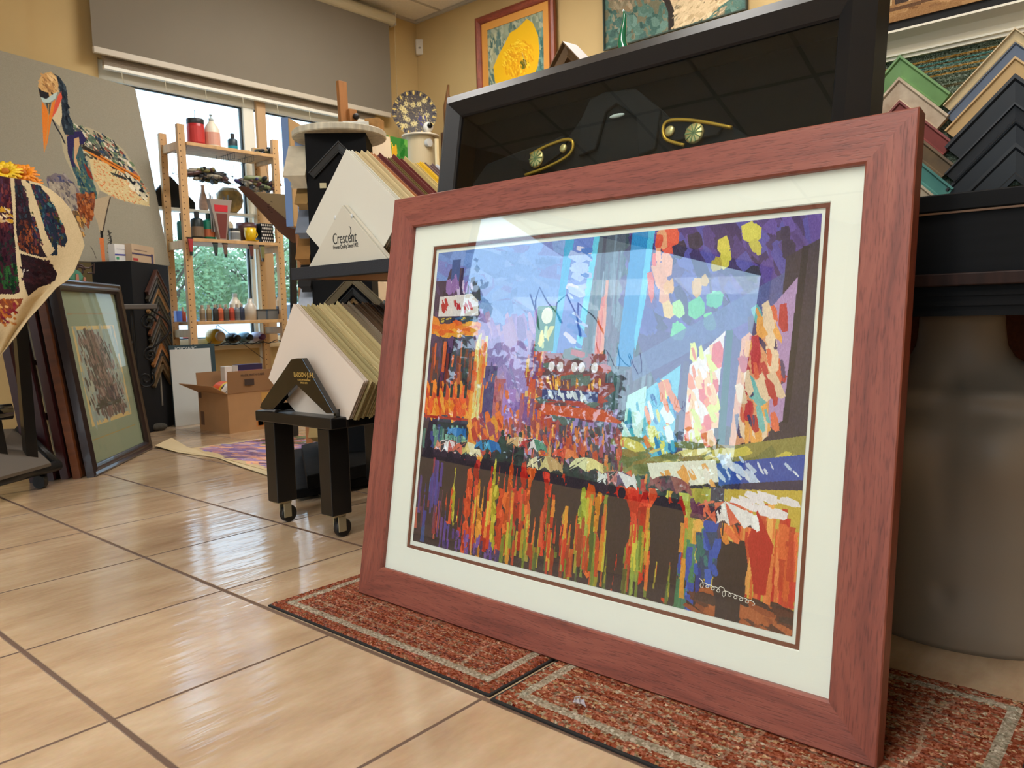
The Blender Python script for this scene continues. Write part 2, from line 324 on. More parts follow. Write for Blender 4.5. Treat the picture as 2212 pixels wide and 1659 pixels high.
# a plain vertical band of cords left of the column
mb = MB()
bcs = tag(mb.box((.93, NY-.075, H-.33), (1.035, NY-.03, H-.27)).build('cord_bracket', mat('cord', (214, 206, 180), .7)), 'cream bracket with long blind cords hanging down the wall at the left edge', 'blind cord')
for k in range(5): MB().tube([(1.02-.012*k, NY-.06, .9), (1.02-.012*k, NY-.06, H-.3)], .0018, 5).build('cord', mat('cord', (214, 206, 180), .7), bcs)
# added ceiling panels, all out of view, put in to brighten the shop
lampm = mat('fill_diffuser', (255, 252, 247), .5, emit=17.0)
tw = mat('lamp_body', (225, 222, 212), .5)
lights = [(-1.5, -.35), (2.9, .5), (2.7, 2.3), (-2.9, -.35), (-.3, -.9)]
lp = None
for i, (lx, ly) in enumerate(lights):
    if lp is None:
        lp = thing('added_ceiling_light', 'added unseen ceiling fill light above the front of the shop', 'ceiling light', (lx, ly, H-.03), 'added ceiling fill lights')
        frame_mb(1.2, .6, [(0, 0), (0, .02), (.03, .02), (.03, 0)]).build('lamp_frame', tw, lp, M=Matrix.Translation((-.6, .3, .025)) @ Matrix.Rotation(PI, 4, 'X'))
        sheet(1.14, .54, 0, x0=-.57, y0=-.27).build('fill_diffuser', lampm, lp, M=Matrix.Translation((0, 0, .012)))
    else:
        q = copy_tree(lp); q.location = (lx, ly, H-.03)
        q['label'] = ['', 'added unseen ceiling fill light above the black display table', 'added unseen ceiling fill light above the corner pedestal', 'added unseen ceiling fill light nearest the west window', 'added unseen ceiling fill light above the large framed print'][i]
# ---------------------------------------------------------------- roller shade, raised mini blind, sensor
shm = mat('shade_cloth', (126, 117, 102), .9, var=.03, scale=3)
sh = thing('roller_shade', 'wide grey roller shade pulled over the top of the window', 'shade', (1.5, NY-.09, 2.28))
MB().box((.03, 0, .0), (2.33, .003, .75)).build('shade_cloth', shm, sh)
mb = MB().lathe([(.045, 0), (.045, 2.38)], 20, Matrix.Translation((0, .01, .745)) @ Matrix.Rotation(PI/2, 4, 'Y')); mb.build('shade_tube', mat('shade_tube', (196, 186, 158), .6), sh, smooth=False)
MB().box((.03, -.012, -.035), (2.31, .014, .002)).build('bottom_rail', mat('shade_rail', (200, 190, 172), .5), sh, bevel=.004)
MB().tube([(2.375, -.02, .7), (2.37, -.02, -1.0), (2.38, -.02, -1.35)], .003, 6).tube([(2.39, -.0, .7), (2.388, 0, -1.0)], .003, 6).build('pull_chain', mat('chain', (185, 160, 110), .5), sh)
MB().box((2.375, -.03, .70), (2.385, .05, .80)).build('end_cap', tbar, sh)
bl = thing('mini_blind', 'raised white mini blind gathered under the roller shade', 'blind', (1.60, NY-.045, 2.2))
mb = MB()
for k in range(12): mb.box((0, -.012, .0+k*.007), (2.08, .014, .003+k*.007))
mb.build('slat_stack', mat('slats', (176, 160, 138), .6), bl)
MB().box((0, -.015, -.024), (2.08, .017, -.003)).build('bottom_rail', framem, bl, bevel=.002)
for k in range(8): MB().tube([(.1+k*.27, -.016, -.024), (.1+k*.27, -.02, -.06), (.11+k*.27, -.018, -.09)], .0022, 5).build('cord_end', mat('cord', (214, 206, 180), .7), bl)
p = at(901, 103, 'x', EX)
sn = thing('motion_sensor', 'small white motion sensor box high in the corner of the room', 'sensor', frame_m((EX-.02, NY-.06, 2.9), (-.707, .707, 0), (0, 0, 1), (-.707, -.707, 0)))
MB().box((-.035, -.065, -.05), (.035, .065, .0)).build('case', mat('sensor_white', (214, 205, 186), .5), sn, bevel=.012)
MB().ball((0, -.01, 0), .012, 12, 8, (1, .6, .5)).build('lens', mat('sensor_lens', (150, 140, 125), .3), sn, smooth=True)
# ---------------------------------------------------------------- outside
GZ = -.7
struct('ground', MB().box((-40, NY+.3, GZ-.1), (70, 80, GZ)).box((-40, -30, GZ-.12), (WX-.6, NY+.3, GZ)).box((WX-.6, -30, GZ-.12), (30, SY-.6, GZ)), mat('asphalt', (176, 172, 166), .9, var=.1, scale=2))
leafm = [mat('leaf_a', (120, 146, 96), .7), mat('leaf_b', (132, 160, 106), .7), mat('leaf_c', (146, 172, 124), .7)]
barkm = mat('bark', (96, 84, 70), .9)
def tree(x, y, h, r, k, label, n=2600, dark=False):
    t = thing('tree', label, 'tree', (x, y, GZ), 'trees outside the windows'); rr = random.Random(k)
    mb = MB().tube([(0, 0, 0), (.05, 0, h*.3), (-.05, .05, h*.6), (0, 0, h*.9)], lambda q: .14*(1-q)+.03, 8)
    for i in range(9):
        a = rr.uniform(0, 6.28); z = h*rr.uniform(.3, .6); mb.tube([(0, 0, z), (math.cos(a)*r*.4, math.sin(a)*r*.4, z+h*.18), (math.cos(a)*r*.75, math.sin(a)*r*.75, z+h*.28)], lambda q: .05*(1-q)+.01, 6)
    mb.build('trunk', barkm, t); mb = MB(); bl_ = []
    for i in range(16):
        a = rr.uniform(0, 6.28); q = rr.uniform(0, 1)**.6*r; bl_.append((q*math.cos(a), q*math.sin(a), h*rr.uniform(.38, .86), r*rr.uniform(.28, .45)))
    for i in range(n):
        bx_, by_, bz_, br = rr.choice(bl_); d = Vector((rr.gauss(0, 1), rr.gauss(0, 1), rr.gauss(0, 1))).normalized()*br*rr.uniform(.55, 1.05)
        c = Vector((bx_, by_, bz_))+d; u = Vector((rr.gauss(0, 1), rr.gauss(0, 1), rr.gauss(0, 1))).normalized(); v = u.orthogonal().normalized(); s = rr.uniform(.05, .12)*(r/1.6)
        mb.add([c-u*s, c-v*s*.5, c+u*s, c+v*s*.5], [(0, 1, 2, 3)])
    mb.build('foliage', leafm[k % 3], t)
for k, (u, y, h, r) in enumerate(((372, 24, 4.6, 1.5), (462, 28, 5.0, 1.8), (560, 25, 5.2, 2.0), (655, 26, 5.4, 2.0), (515, 35, 5.0, 1.9), (410, 34, 4.8, 1.7), (605, 36, 6.0, 2.3))):
    q = at(u, 640, 'y', y); tree(q.x, y, h, r, k, ['leafy tree at the left of the window view', 'leafy tree behind the tail of the white pickup', 'tall leafy tree in the middle of the window view', 'leafy tree at the right pane of the window', 'low tree by the blue building', 'small tree far behind the left shelf post', 'tree behind the middle of the right pane'][k])
for k, (x, y, h, r) in enumerate(((-5.0, 9.0, 5.0, 1.9), (-7.6, 7.2, 3.9, 1.7), (-9.4, 4.6, 3.0, 1.5))): tree(x, y, h, r, k+3, ['tallest leafy tree outside the shop door, mirrored in the picture glass', 'middle leafy tree outside the shop door, mirrored in the picture glass', 'lowest leafy tree outside the shop door, mirrored in the picture glass'][k], 3500)
q = at(470, 655, 'y', 40); q2 = at(640, 655, 'y', 40)
bu = thing('blue_building', 'low pale blue building across the parking lot', 'building', (q.x-2, 40, GZ))
MB().box((0, 0, 0), (9, 5, 2.6)).build('wall', mat('blue_wall', (120, 150, 190), .8), bu)
MB().prism([(-.3, 2.5), (9.3, 2.5), (8.6, 3.2), (.4, 3.2)], -.3, 5.3, Matrix.Rotation(PI/2, 4, 'X') @ Matrix.Diagonal((1, 1, -1, 1))).build('roof', mat('blue_roof', (150, 165, 185), .8), bu)
# white pickup
q = at(498, 735, 'y', 20.0)
cr_ = thing('pickup_truck', 'white pickup truck parked outside behind the shelf', 'truck', (q.x-1.0, 20.0, GZ))
wpm = mat('white_car_paint', (232, 236, 240), .25, coat=.5); tyr = mat('tyre', (30, 30, 32), .8)
body = [(-.35, .45), (-.35, .95), (-.3, 1.27), (1.9, 1.3), (2.0, 1.32), (2.25, 1.85), (3.6, 1.88), (4.1, 1.3), (5.2, 1.2), (5.4, .9), (5.4, .45)]
arch = lambda cx: [(cx+.45*math.cos(a), .45+.45*math.sin(a)) for a in [PI*i/12 for i in range(13)]]
poly = [(-.35, .45)]+body[1:-1]+[(5.4, .45)]+arch(4.3)+arch(1.0)
MB().prism(poly, -1.85, 0, Matrix.Rotation(PI/2, 4, 'X')).build('body', wpm, cr_)
for cx in (1.0, 4.3):
    for yy in (0.02, 1.6): 
        wq = MB().lathe([(.1, 0), (.36, 0), (.38, .04), (.38, .2), (.36, .24), (.1, .24)], 24, Matrix.Translation((cx, yy+.24, .38)) @ Matrix.Rotation(PI/2, 4, 'X')).build('wheel', tyr, cr_)
        MB().lathe([(.22, 0), (.2, .02), (.05, .03)], 16, Matrix.Translation((cx, yy-.0, .38)) @ Matrix.Rotation(PI/2, 4, 'X')).build('hubcap', mat('hub', (150, 155, 160), .3, metal=.8), wq)
MB().box((-.37, -.01, .85), (-.22, .12, 1.15)).build('tail_lamp', mat('red_lamp', (210, 40, 50), .3), cr_)
MB().prism([(2.35, 1.35), (2.4, 1.8), (3.5, 1.82), (3.95, 1.35)], -.002, .004, Matrix.Rotation(PI/2, 4, 'X')).build('side_window', mat('dark_glass', (60, 75, 85), .1), cr_)
MB().lathe([(.0001, 0), (.14, 0), (.14, .01), (.0001, .01)], 20, Matrix.Translation((3.02, -.002, .95)) @ Matrix.Rotation(PI/2, 4, 'X')).lathe([(.0001, 0), (.09, 0), (.09, .014), (.0001, .014)], 20, Matrix.Translation((3.02, -.002, .95)) @ Matrix.Rotation(PI/2, 4, 'X')).build('door_emblem', mat('emblem_blue', (60, 80, 160), .4), cr_)
# ---------------------------------------------------------------- the large framed print
def wood_frame_mat(name, base, dark, lite, rough=.45):
    m = bpy.data.materials.new(name); m.use_nodes = True; t = m.node_tree; b = t.nodes['Principled BSDF']; N = t.nodes.new; L = t.links.new
    tcn = N('ShaderNodeTexCoord'); mp = N('ShaderNodeMapping'); mp.inputs['Scale'].default_value = (2.2, 26, 1); L(tcn.outputs['UV'], mp.inputs[0])
    nd = N('ShaderNodeTexNoise'); nd.inputs['Scale'].default_value = 2.2; nd.inputs['Detail'].default_value = 2; L(tcn.outputs['UV'], nd.inputs['Vector'])
    ad = N('ShaderNodeVectorMath'); ad.operation = 'MULTIPLY_ADD'; L(nd.outputs['Color'], ad.inputs[0]); ad.inputs[1].default_value = (.6, 2.2, 0); L(mp.outputs[0], ad.inputs[2])
    n1 = N('ShaderNodeTexNoise'); n1.inputs['Scale'].default_value = 2.0; n1.inputs['Detail'].default_value = 9; n1.inputs['Roughness'].default_value = .62; L(ad.outputs[0], n1.inputs['Vector'])
    r = N('ShaderNodeValToRGB'); L(n1.outputs['Fac'], r.inputs[0]); e = r.color_ramp.elements; e[0].position = .25; e[0].color = (*lin(dark), 1); e[1].position = .75; e[1].color = (*lin(lite), 1); q = e.new(.48); q.color = (*lin(base), 1)
    mp2 = N('ShaderNodeMapping'); mp2.inputs['Scale'].default_value = (34, 420, 1); L(tcn.outputs['UV'], mp2.inputs[0]); n2 = N('ShaderNodeTexNoise'); n2.inputs['Scale'].default_value = 1; n2.inputs['Detail'].default_value = 3; L(mp2.outputs[0], n2.inputs['Vector'])
    r2 = N('ShaderNodeValToRGB'); L(n2.outputs['Fac'], r2.inputs[0]); r2.color_ramp.elements[0].position = .36; r2.color_ramp.elements[0].color = (.5, .44, .44, 1); r2.color_ramp.elements[1].position = .47; r2.color_ramp.elements[1].color = (1, 1, 1, 1)
    mx = N('ShaderNodeMix'); mx.data_type = 'RGBA'; mx.blend_type = 'MULTIPLY'; mx.inputs['Factor'].default_value = .65; L(r.outputs[0], mx.inputs['A']); L(r2.outputs[0], mx.inputs['B']); L(mx.outputs['Result'], b.inputs['Base Color'])
    b.inputs['Roughness'].default_value = rough; bn = N('ShaderNodeBump'); bn.inputs['Strength'].default_value = .35; bn.inputs['Distance'].default_value = .001; L(r2.outputs[0], bn.inputs['Height']); L(bn.outputs[0], b.inputs['Normal'])
    MATS[name] = m; return m
FW, FH = 1.113, .906; lean = .172
ex = Vector((0.002, -1, 0)); up = Vector((math.sin(lean), 0, math.cos(lean))); nz = ex.cross(up)          # nz points to the viewer
MF = frame_m((.592, .131, .0085), ex, up, nz)
fr = thing('framed_print', 'large mahogany framed city street print standing on the doormats', 'framed picture', MF)
mahog = wood_frame_mat('mahogany', (130, 68, 54), (94, 47, 38), (148, 84, 66), .42)
frame_mb(FW, FH, [(0, -.030), (0, 0), (.002, .002), (.066, -.001), (.069, -.004), (.069, -.014), (.012, -.030)]).build('frame', mahog, fr)
sheet(FW-.12, FH-.12, -.0095, .001, .06, .06).build('glass', glass_mat('picture_glass', (252, 255, 254), 2.0), fr)
matm = mat('cream_mat_board', (246, 242, 233), .85); wm = mat('white_mat_board', (244, 242, 234), .85); brn = mat('brown_mat_board', (112, 52, 40), .8)
a0, a1, b0, b1 = .131, .996, .123, .790
def ring(x0, y0, x1, y1, X0, Y0, X1, Y1, z, t=.0015):
    return MB().box((x0, y0, z-t), (x1, Y0, z)).box((x0, Y1, z-t), (x1, y1, z)).box((x0, Y0, z-t), (X0, Y1, z)).box((X1, Y0, z-t), (x1, Y1, z))
ring(.062, .062, FW-.062, FH-.062, a0, b0, a1, b1, -.0125).build('outer_mat', matm, fr)
frame_mb(a1-a0, b1-b0, [(0, 0), (.0015, -.0018), (0, -.0018)]).build('mat_bevel', wm, fr, M=Matrix.Translation((a0, b0, -.0125)))
ring(.1, .1, FW-.1, FH-.09, a0+.008, b0+.008, a1-.008, b1-.008, -.0145).build('inner_mat', brn, fr)
# the print: a rainy night street, built from many palette-knife strokes
cv = Canvas(760, 580, (62, 44, 62)); r = random.Random(11)
def vs_streaks(x0, x1, y0, y1, cols, n, wmin=.004, wmax=.014, lmin=.05, lmax=.2):
    for _ in range(n):
        x = r.uniform(x0, x1); y = r.uniform(y0, y1); wd = r.uniform(wmin, wmax); L = r.uniform(lmin, lmax); c = r.choice(cols); P = []; k = 5
        l = [(x-wd/2*r.uniform(.6, 1.2), y+L*i/k) for i in range(k+1)]; rr = [(x+wd/2*r.uniform(.6, 1.2), y+L*i/k) for i in range(k, -1, -1)]
        j = r.uniform(-14, 14); cv.poly(l+rr, tuple(min(255, max(0, q+j)) for q in c), r.uniform(.75, 1))
# sky
for i in range(40):
    f = i/40; cv.rect(0, f*.62, .6, f*.62+.02, tuple((1-f)*a+f*b for a, b in zip((118, 150, 214), (176, 132, 196))))
cv.dabs(420, (0, 0, .55, .3), [(120, 152, 218), (134, 160, 220), (110, 140, 206), (126, 132, 204)], .05, .2, 6)
cv.dabs(420, (.1, .25, .5, .62), [(160, 130, 200), (172, 140, 206), (150, 128, 196), (186, 150, 200)], .04, 1.2, 8)
# left corner building with a white sign
cv.poly([(0, .1), (.04, .1), (.05, .06), (.1, .06), (.1, .14), (.155, .15), (.17, .45), (.19, .5), (.19, .62), (0, .62)], (70, 52, 84))
cv.dabs(120, (.0, .12, .16, .5), [(70, 54, 90), (84, 62, 104), (58, 46, 70), (98, 66, 110)], .022, 1.5, 8)
cv.rect(.055, .03, .085, .11, (48, 84, 150)); cv.dabs(14, (.05, .1, .14, .15), [(150, 110, 180), (212, 190, 222), (46, 32, 60)], .02, 1.4, 8)
cv.poly([(.02, .155), (.135, .15), (.16, .175), (.165, .225), (.02, .225)], (226, 216, 216))
for x in (.045, .085, .125): cv.dabs(7, (x-.012, .175, x+.012, .2), [(190, 40, 50)], .011, 1.2, 12)
cv.rect(.02, .228, .165, .247, (52, 50, 74)); cv.dabs(16, (.025, .23, .16, .245), [(210, 180, 70), (60, 100, 150)], .007, 0, 8)
cv.poly([(0, .22), (.02, .23), (.03, .25), (.165, .25), (.17, .29), (0, .285)], (236, 140, 52)); cv.dabs(50, (0, .25, .17, .29), [(240, 130, 40), (240, 170, 60), (226, 96, 36)], .018, .1, 8)
vs_streaks(.0, .17, .3, .46, [(64, 46, 66), (150, 58, 40), (78, 44, 96), (226, 96, 44), (44, 34, 50)], 90, .006, .014, .04, .12)
cv.rect(0, .47, .165, .56, (236, 116, 34)); cv.dabs(110, (0, .46, .165, .56), [(242, 132, 34), (240, 90, 40), (244, 164, 60), (214, 66, 36)], .02, 1.3, 10)
for i in range(6): cv.rect(.015+i*.025, .455, .024+i*.025, .5, (56, 40, 50))
cv.rect(0, .565, .165, .575, (180, 40, 36)); vs_streaks(.165, .215, .28, .55, [(240, 190, 80), (244, 150, 50), (230, 220, 150), (230, 90, 40)], 60, .005, .012, .05, .14)
# far skyline
for x, y, w_, c in ((.205, .39, .04, (92, 66, 128)), (.24, .43, .035, (190, 100, 120)), (.27, .46, .04, (176, 128, 208)), (.3, .5, .03, (150, 110, 190)), (.325, .47, .03, (180, 96, 130)), (.35, .42, .035, (220, 90, 70)), (.37, .37, .03, (236, 140, 60))):
    cv.rect(x, y, x+w_, .63, c); cv.dabs(22, (x, y, x+w_, .62), [c, tuple(min(255, q+26) for q in c), tuple(max(0, q-30) for q in c), (230, 110, 60)], .012, 1.5, 10)
vs_streaks(.34, .48, .3, .6, [(226, 84, 50), (236, 130, 50), (180, 50, 60), (240, 190, 90), (120, 70, 150)], 170, .005, .016, .03, .1)
# tall towers in the middle and the right
cv.poly([(.42, 0), (.7, 0), (.68, .45), (.6, .5), (.42, .5)], (84, 92, 112)); vs_streaks(.42, .7, 0, .42, [(82, 96, 116), (98, 84, 116), (60, 84, 96), (112, 128, 150), (74, 60, 92)], 240, .005, .016, .06, .2)
cv.poly([(.43, .0), (.5, 0), (.475, .36), (.41, .36)], (98, 120, 204)); cv.poly([(.42, 0), (.445, 0), (.42, .36), (.405, .36)], (60, 170, 220)); cv.poly([(.5, 0), (.515, 0), (.49, .34), (.47, .36)], (90, 200, 232))
cv.dabs(26, (.445, .02, .485, .32), [(226, 214, 236), (176, 190, 240), (60, 110, 200)], .022, .4, 8)
vs_streaks(.52, .545, .1, .38, [(236, 110, 70), (230, 90, 60), (240, 150, 110)], 16, .006, .012, .1, .2)
cv.rect(.355, .2, .41, .34, (70, 128, 110)); cv.ell(.385, .23, .017, .025, (236, 232, 210)); cv.dabs(9, (.365, .27, .4, .33), [(232, 220, 130), (200, 220, 160)], .014, 1.5)
cv.rect(.39, .345, .56, .5, (150, 58, 74)); cv.dabs(70, (.39, .34, .56, .55), [(150, 54, 70), (190, 70, 70), (110, 60, 80), (100, 110, 110)], .03, 0, 8)
for i, x in enumerate((.41, .435, .475, .495, .53)): cv.ell(x, .385, .009, .015, (236, 224, 232))
cv.dabs(24, (.4, .42, .55, .445), [(240, 180, 80), (230, 150, 60)], .01, 1.4); cv.rect(.39, .455, .545, .485, (66, 60, 130)); cv.dabs(20, (.395, .46, .54, .48), [(226, 232, 246)], .01, 1.3)
cv.poly([(.39, .5), (.56, .505), (.62, .54), (.39, .53)], (214, 84, 50))
# top right: violet night, blue shaft, lit windows
cv.poly([(.6, 0), (1, 0), (1, .55), (.72, .5), (.63, .3)], (82, 62, 130)); cv.dabs(320, (.6, 0, 1, .26), [(84, 62, 132), (100, 76, 160), (66, 48, 104), (90, 84, 170)], .04, 1.0, 8)
cv.poly([(.6, 0), (.64, 0), (.625, .38), (.585, .38)], (40, 140, 206)); cv.poly([(.64, 0), (.655, 0), (.645, .2), (.63, .34), (.625, .3)], (80, 190, 230))
cv.dabs(12, (.655, .02, .69, .2), [(230, 90, 70), (240, 170, 130)], .03, 1.4, 8, aspect=2.2)
for x, y, c in ((.75, .04, (56, 46, 80)), (.72, .06, (56, 46, 80)), (.81, .06, (224, 206, 90)), (.82, .09, (214, 200, 80)), (.8, .11, (190, 170, 70)), (.87, .03, (226, 214, 100)), (.88, .07, (206, 192, 90)), (.93, .04, (58, 48, 84)), (.94, .08, (58, 48, 84)), (.88, .14, (46, 40, 66)), (.76, .16, (200, 150, 70)), (.7, .16, (232, 170, 90)), (.7, .22, (236, 196, 120)), (.72, .22, (180, 230, 150)), (.76, .22, (100, 200, 140)), (.8, .2, (90, 190, 150)), (.73, .28, (110, 206, 150)), (.79, .26, (110, 214, 130)), (.78, .15, (206, 160, 70))):
    cv.dabs(3, (x-.006, y-.006, x+.006, y+.006), [c], .017, 1.3, 8, aspect=1.6)
cv.poly([(.62, .36), (.95, .13), (.96, .2), (.63, .42)], (92, 104, 160), .8)
cv.poly([(.94, .1), (1, .06), (1, .62), (.93, .6)], (60, 52, 72)); cv.line([(.975, .08), (.96, .5)], 9, (36, 32, 50))
# slanted billboards
cv.poly([(.87, .3), (.965, .15), (.955, .5), (.86, .58)], (186, 150, 200)); cv.poly([(.865, .3), (.92, .24), (.93, .54), (.855, .575)], (230, 160, 120)); cv.dabs(60, (.87, .24, .95, .55), [(230, 110, 80), (196, 60, 66), (240, 170, 90), (90, 70, 110), (240, 210, 180), (120, 190, 190)], .024, 1.3, 8)
cv.poly([(.76, .37), (.83, .28), (.82, .6), (.75, .61)], (240, 226, 226)); cv.dabs(60, (.762, .33, .822, .58), [(240, 130, 80), (236, 90, 90), (250, 200, 150), (226, 230, 120), (246, 236, 236)], .02, 1.3, 8)
cv.rect(.832, .28, .846, .6, (44, 84, 92)); cv.rect(.745, .36, .758, .62, (86, 72, 120))
cv.poly([(.665, .44), (.74, .37), (.735, .6), (.66, .67)], (110, 196, 226)); cv.dabs(46, (.67, .42, .735, .62), [(30, 120, 190), (80, 180, 220), (226, 222, 110), (236, 130, 70), (226, 240, 250)], .02, 1.2, 8)
cv.poly([(.62, .46), (.665, .43), (.66, .66), (.61, .66)], (190, 236, 232)); cv.dabs(20, (.62, .5, .66, .65), [(30, 120, 170), (60, 170, 200), (214, 240, 240)], .02, 1.2, 8)
# awning band
cv.poly([(.56, .66), (1, .53), (1, .6), (.56, .7)], (150, 140, 80)); cv.dabs(60, (.62, .58, .98, .66), [(214, 196, 90), (150, 120, 60), (226, 210, 130), (120, 120, 70)], .03, -.25, 8)
cv.poly([(.83, .62), (1, .575), (1, .64), (.84, .675)], (52, 84, 176)); cv.dabs(26, (.84, .6, .99, .65), [(226, 230, 244), (200, 214, 240)], .013, 1.0, 6); cv.poly([(.85, .67), (1, .635), (1, .66), (.86, .69)], (56, 50, 84))
cv.poly([(.68, .64), (.83, .61), (.84, .665), (.7, .71)], (240, 234, 220)); cv.dabs(10, (.7, .64, .83, .68), [(240, 170, 90), (250, 240, 230)], .02, 1.0, 6)
# lit shop right
cv.poly([(.72, .7), (1, .66), (1, .97), (.86, .95), (.72, .82)], (206, 176, 72)); vs_streaks(.72, .82, .68, .8, [(216, 206, 80), (196, 200, 90), (236, 170, 80), (170, 160, 60)], 60, .01, .02, .05, .12)
cv.rect(.825, .68, .852, .86, (88, 64, 88)); cv.poly([(.855, .79), (.89, .78), (.89, .86), (.86, .86)], (80, 150, 84))
vs_streaks(.86, .995, .7, .88, [(232, 110, 60), (206, 40, 40), (240, 170, 90), (230, 130, 70), (200, 60, 40)], 110, .006, .016, .06, .14)
cv.dabs(18, (.87, .68, .99, .73), [(240, 230, 234)], .018, .3, 6); cv.poly([(.92, .72), (.955, .8), (.945, .92), (.925, .92), (.905, .8)], (190, 34, 34))
cv.poly([(.56, .7), (.7, .68), (.7, .84), (.56, .84)], (206, 84, 56)); cv.dabs(80, (.56, .68, .7, .84), [(236, 110, 70), (200, 60, 60), (236, 150, 80), (96, 116, 106), (60, 84, 84)], .022, 1.4, 8)
# street level left to centre
cv.rect(0, .585, .165, .66, (54, 40, 60)); vs_streaks(.0, .16, .59, .64, [(120, 160, 140), (70, 70, 140), (80, 130, 120), (150, 200, 180)], 34, .006, .014, .03, .07)
cv.ell(.2, .63, .035, .05, (240, 130, 40)); cv.ell(.205, .645, .015, .03, (250, 226, 190)); cv.dabs(60, (.17, .56, .28, .68), [(236, 110, 44), (240, 160, 60), (200, 60, 50), (160, 60, 90)], .02, 1.2, 10)
cv.dabs(260, (.28, .56, .62, .68), [(206, 84, 56), (170, 70, 80), (226, 130, 70), (110, 60, 90), (90, 70, 84)], .013, 1.4, 10)
# wet road and the reflections
cv.poly([(0, .7), (.2, .7), (.45, .68), (.72, .74), (.84, .95), (1, .99), (1, 1.01), (0, 1.01)], (48, 34, 48))
cv.dabs(300, (0, .72, .75, 1), [(50, 36, 50), (58, 40, 54), (42, 30, 44)], .03, 0, 5)
vs_streaks(0, .13, .7, .9, [(60, 60, 150), (40, 90, 170), (150, 40, 60), (86, 60, 150), (110, 50, 80), (200, 90, 70)], 50, .006, .014, .06, .14)
for x in [i*.0215+.12 for i in range(31)]:
    c = r.choice([(222, 56, 36), (200, 44, 40), (236, 110, 44), (240, 160, 56), (214, 200, 70), (180, 190, 70), (226, 80, 40)]); y = r.uniform(.68, .76); e = r.uniform(.88, 1.0)
    for k in range(9): cv.dabs(4, (x-.004, y+(e-y)*k/9, x+.004, y+(e-y)*(k+1)/9), [c, tuple(max(0, q-40) for q in c)], .016, 1.5, 16, aspect=2.2)
vs_streaks(.3, .78, .76, .95, [(170, 60, 40), (120, 140, 50), (196, 180, 60), (214, 70, 40), (76, 100, 50)], 150, .005, .012, .04, .12)
vs_streaks(.1, .3, .92, .99, [(96, 60, 160), (120, 80, 170), (60, 44, 110)], 40, .004, .01, .02, .05); vs_streaks(.76, .8, .8, .98, [(50, 90, 200), (40, 70, 170), (60, 130, 90)], 22, .01, .02, .05, .1)
cv.poly([(.83, .93), (1, .97), (1, 1.01), (.8, 1.01), (.82, .95)], (140, 66, 40)); cv.dabs(60, (.8, .94, 1, 1), [(150, 70, 40), (90, 44, 40), (176, 90, 50), (60, 36, 40)], .026, .2, 8)
# people as dark strokes under umbrellas
def person(x, y, h_, c=(44, 32, 46)):
    cv.ell(x, y, h_*.04, h_*.07, c); cv.poly([(x-h_*.04, y+h_*.06), (x+h_*.05, y+h_*.06), (x+h_*.1, y+h_*.2), (x+h_*.11, y+h_*.5), (x+h_*.07, y+h_*.62), (x+h_*.06, y+h_*1.15), (x+h_*.015, y+h_*1.15), (x, y+h_*.66), (x-h_*.03, y+h_*1.1), (x-h_*.07, y+h_*1.1), (x-h_*.08, y+h_*.6), (x-h_*.11, y+h_*.5), (x-h_*.1, y+h_*.2)], c)
def brolly(x, y, w_, cols, tilt=0.0):
    n = len(cols); hh_ = w_*.78
    arc = lambda k, m=24: (x+w_*math.cos(PI+PI*k/m)*(1), y+hh_*math.sin(PI+PI*k/m))
    cv.poly([arc(k) for k in range(25)], (70, 50, 66))
    for i, c in enumerate(cols):
        k0, k1 = i*24/n, (i+1)*24/n; P = [arc(k0+(k1-k0)*j/6) for j in range(7)]; b0_ = x-w_+2*w_*i/n; b1_ = x-w_+2*w_*(i+1)/n
        cv.poly([(x, y-hh_)]+P+[(b1_, y+.006), ((b0_+b1_)/2, y-.008), (b0_, y+.006)], c); cv.dabs(4, (b0_+.002, y-hh_*.6, b1_-.002, y-.012), [c], w_*.2, 1.3, 22)
    cv.line([(x, y), (x, y+.03)], 1.5, (40, 30, 44))
for x, y, h_ in ((.03, .66, .2), (.11, .68, .2), (.155, .69, .2), (.235, .66, .17), (.28, .6, .15), (.3, .61, .15), (.335, .6, .15), (.4, .7, .2), (.46, .7, .2), (.5, .68, .2), (.6, .72, .26), (.625, .73, .24), (.72, .71, .26), (.75, .72, .24)): person(x, y, h_)
for a in ((.10, .68, .05, [(236, 150, 130), (240, 226, 230), (206, 90, 90), (240, 220, 226)]), (.165, .68, .05, [(226, 110, 90), (220, 196, 120), (240, 226, 190)]), (.235, .66, .044, [(50, 130, 200), (70, 160, 210), (40, 100, 180)]), (.125, .625, .035, [(90, 150, 220), (40, 110, 190)]), (.33, .635, .036, [(220, 170, 120), (236, 220, 196)]), (.375, .64, .042, [(200, 70, 70), (236, 226, 230), (90, 140, 120)]), (.415, .695, .052, [(236, 220, 180), (220, 200, 140), (200, 160, 110)]), (.47, .655, .038, [(220, 80, 60), (236, 130, 80)]), (.53, .68, .046, [(230, 226, 180), (236, 220, 150)]), (.61, .71, .05, [(236, 236, 236), (200, 120, 120), (110, 80, 120), (236, 232, 236)]), (.735, .705, .05, [(150, 70, 80), (110, 50, 80), (160, 90, 90)])): brolly(*a)
for x in (.44, .48, .54, .58, .66, .69, .77, .2, .25, .32): vs_streaks(x, x+.012, .74, .9, [(236, 110, 44), (240, 160, 56), (214, 200, 70), (222, 56, 36), (150, 170, 70)], 7, .005, .012, .05, .12)
person(.875, .78, .3); cv.poly([(.852, .8), (.9, .8), (.91, .86), (.9, .95), (.865, .95), (.85, .86)], (42, 30, 42)); cv.dabs(12, (.855, .77, .885, .8), [(240, 150, 70), (226, 190, 90), (230, 110, 60)], .014, 1)
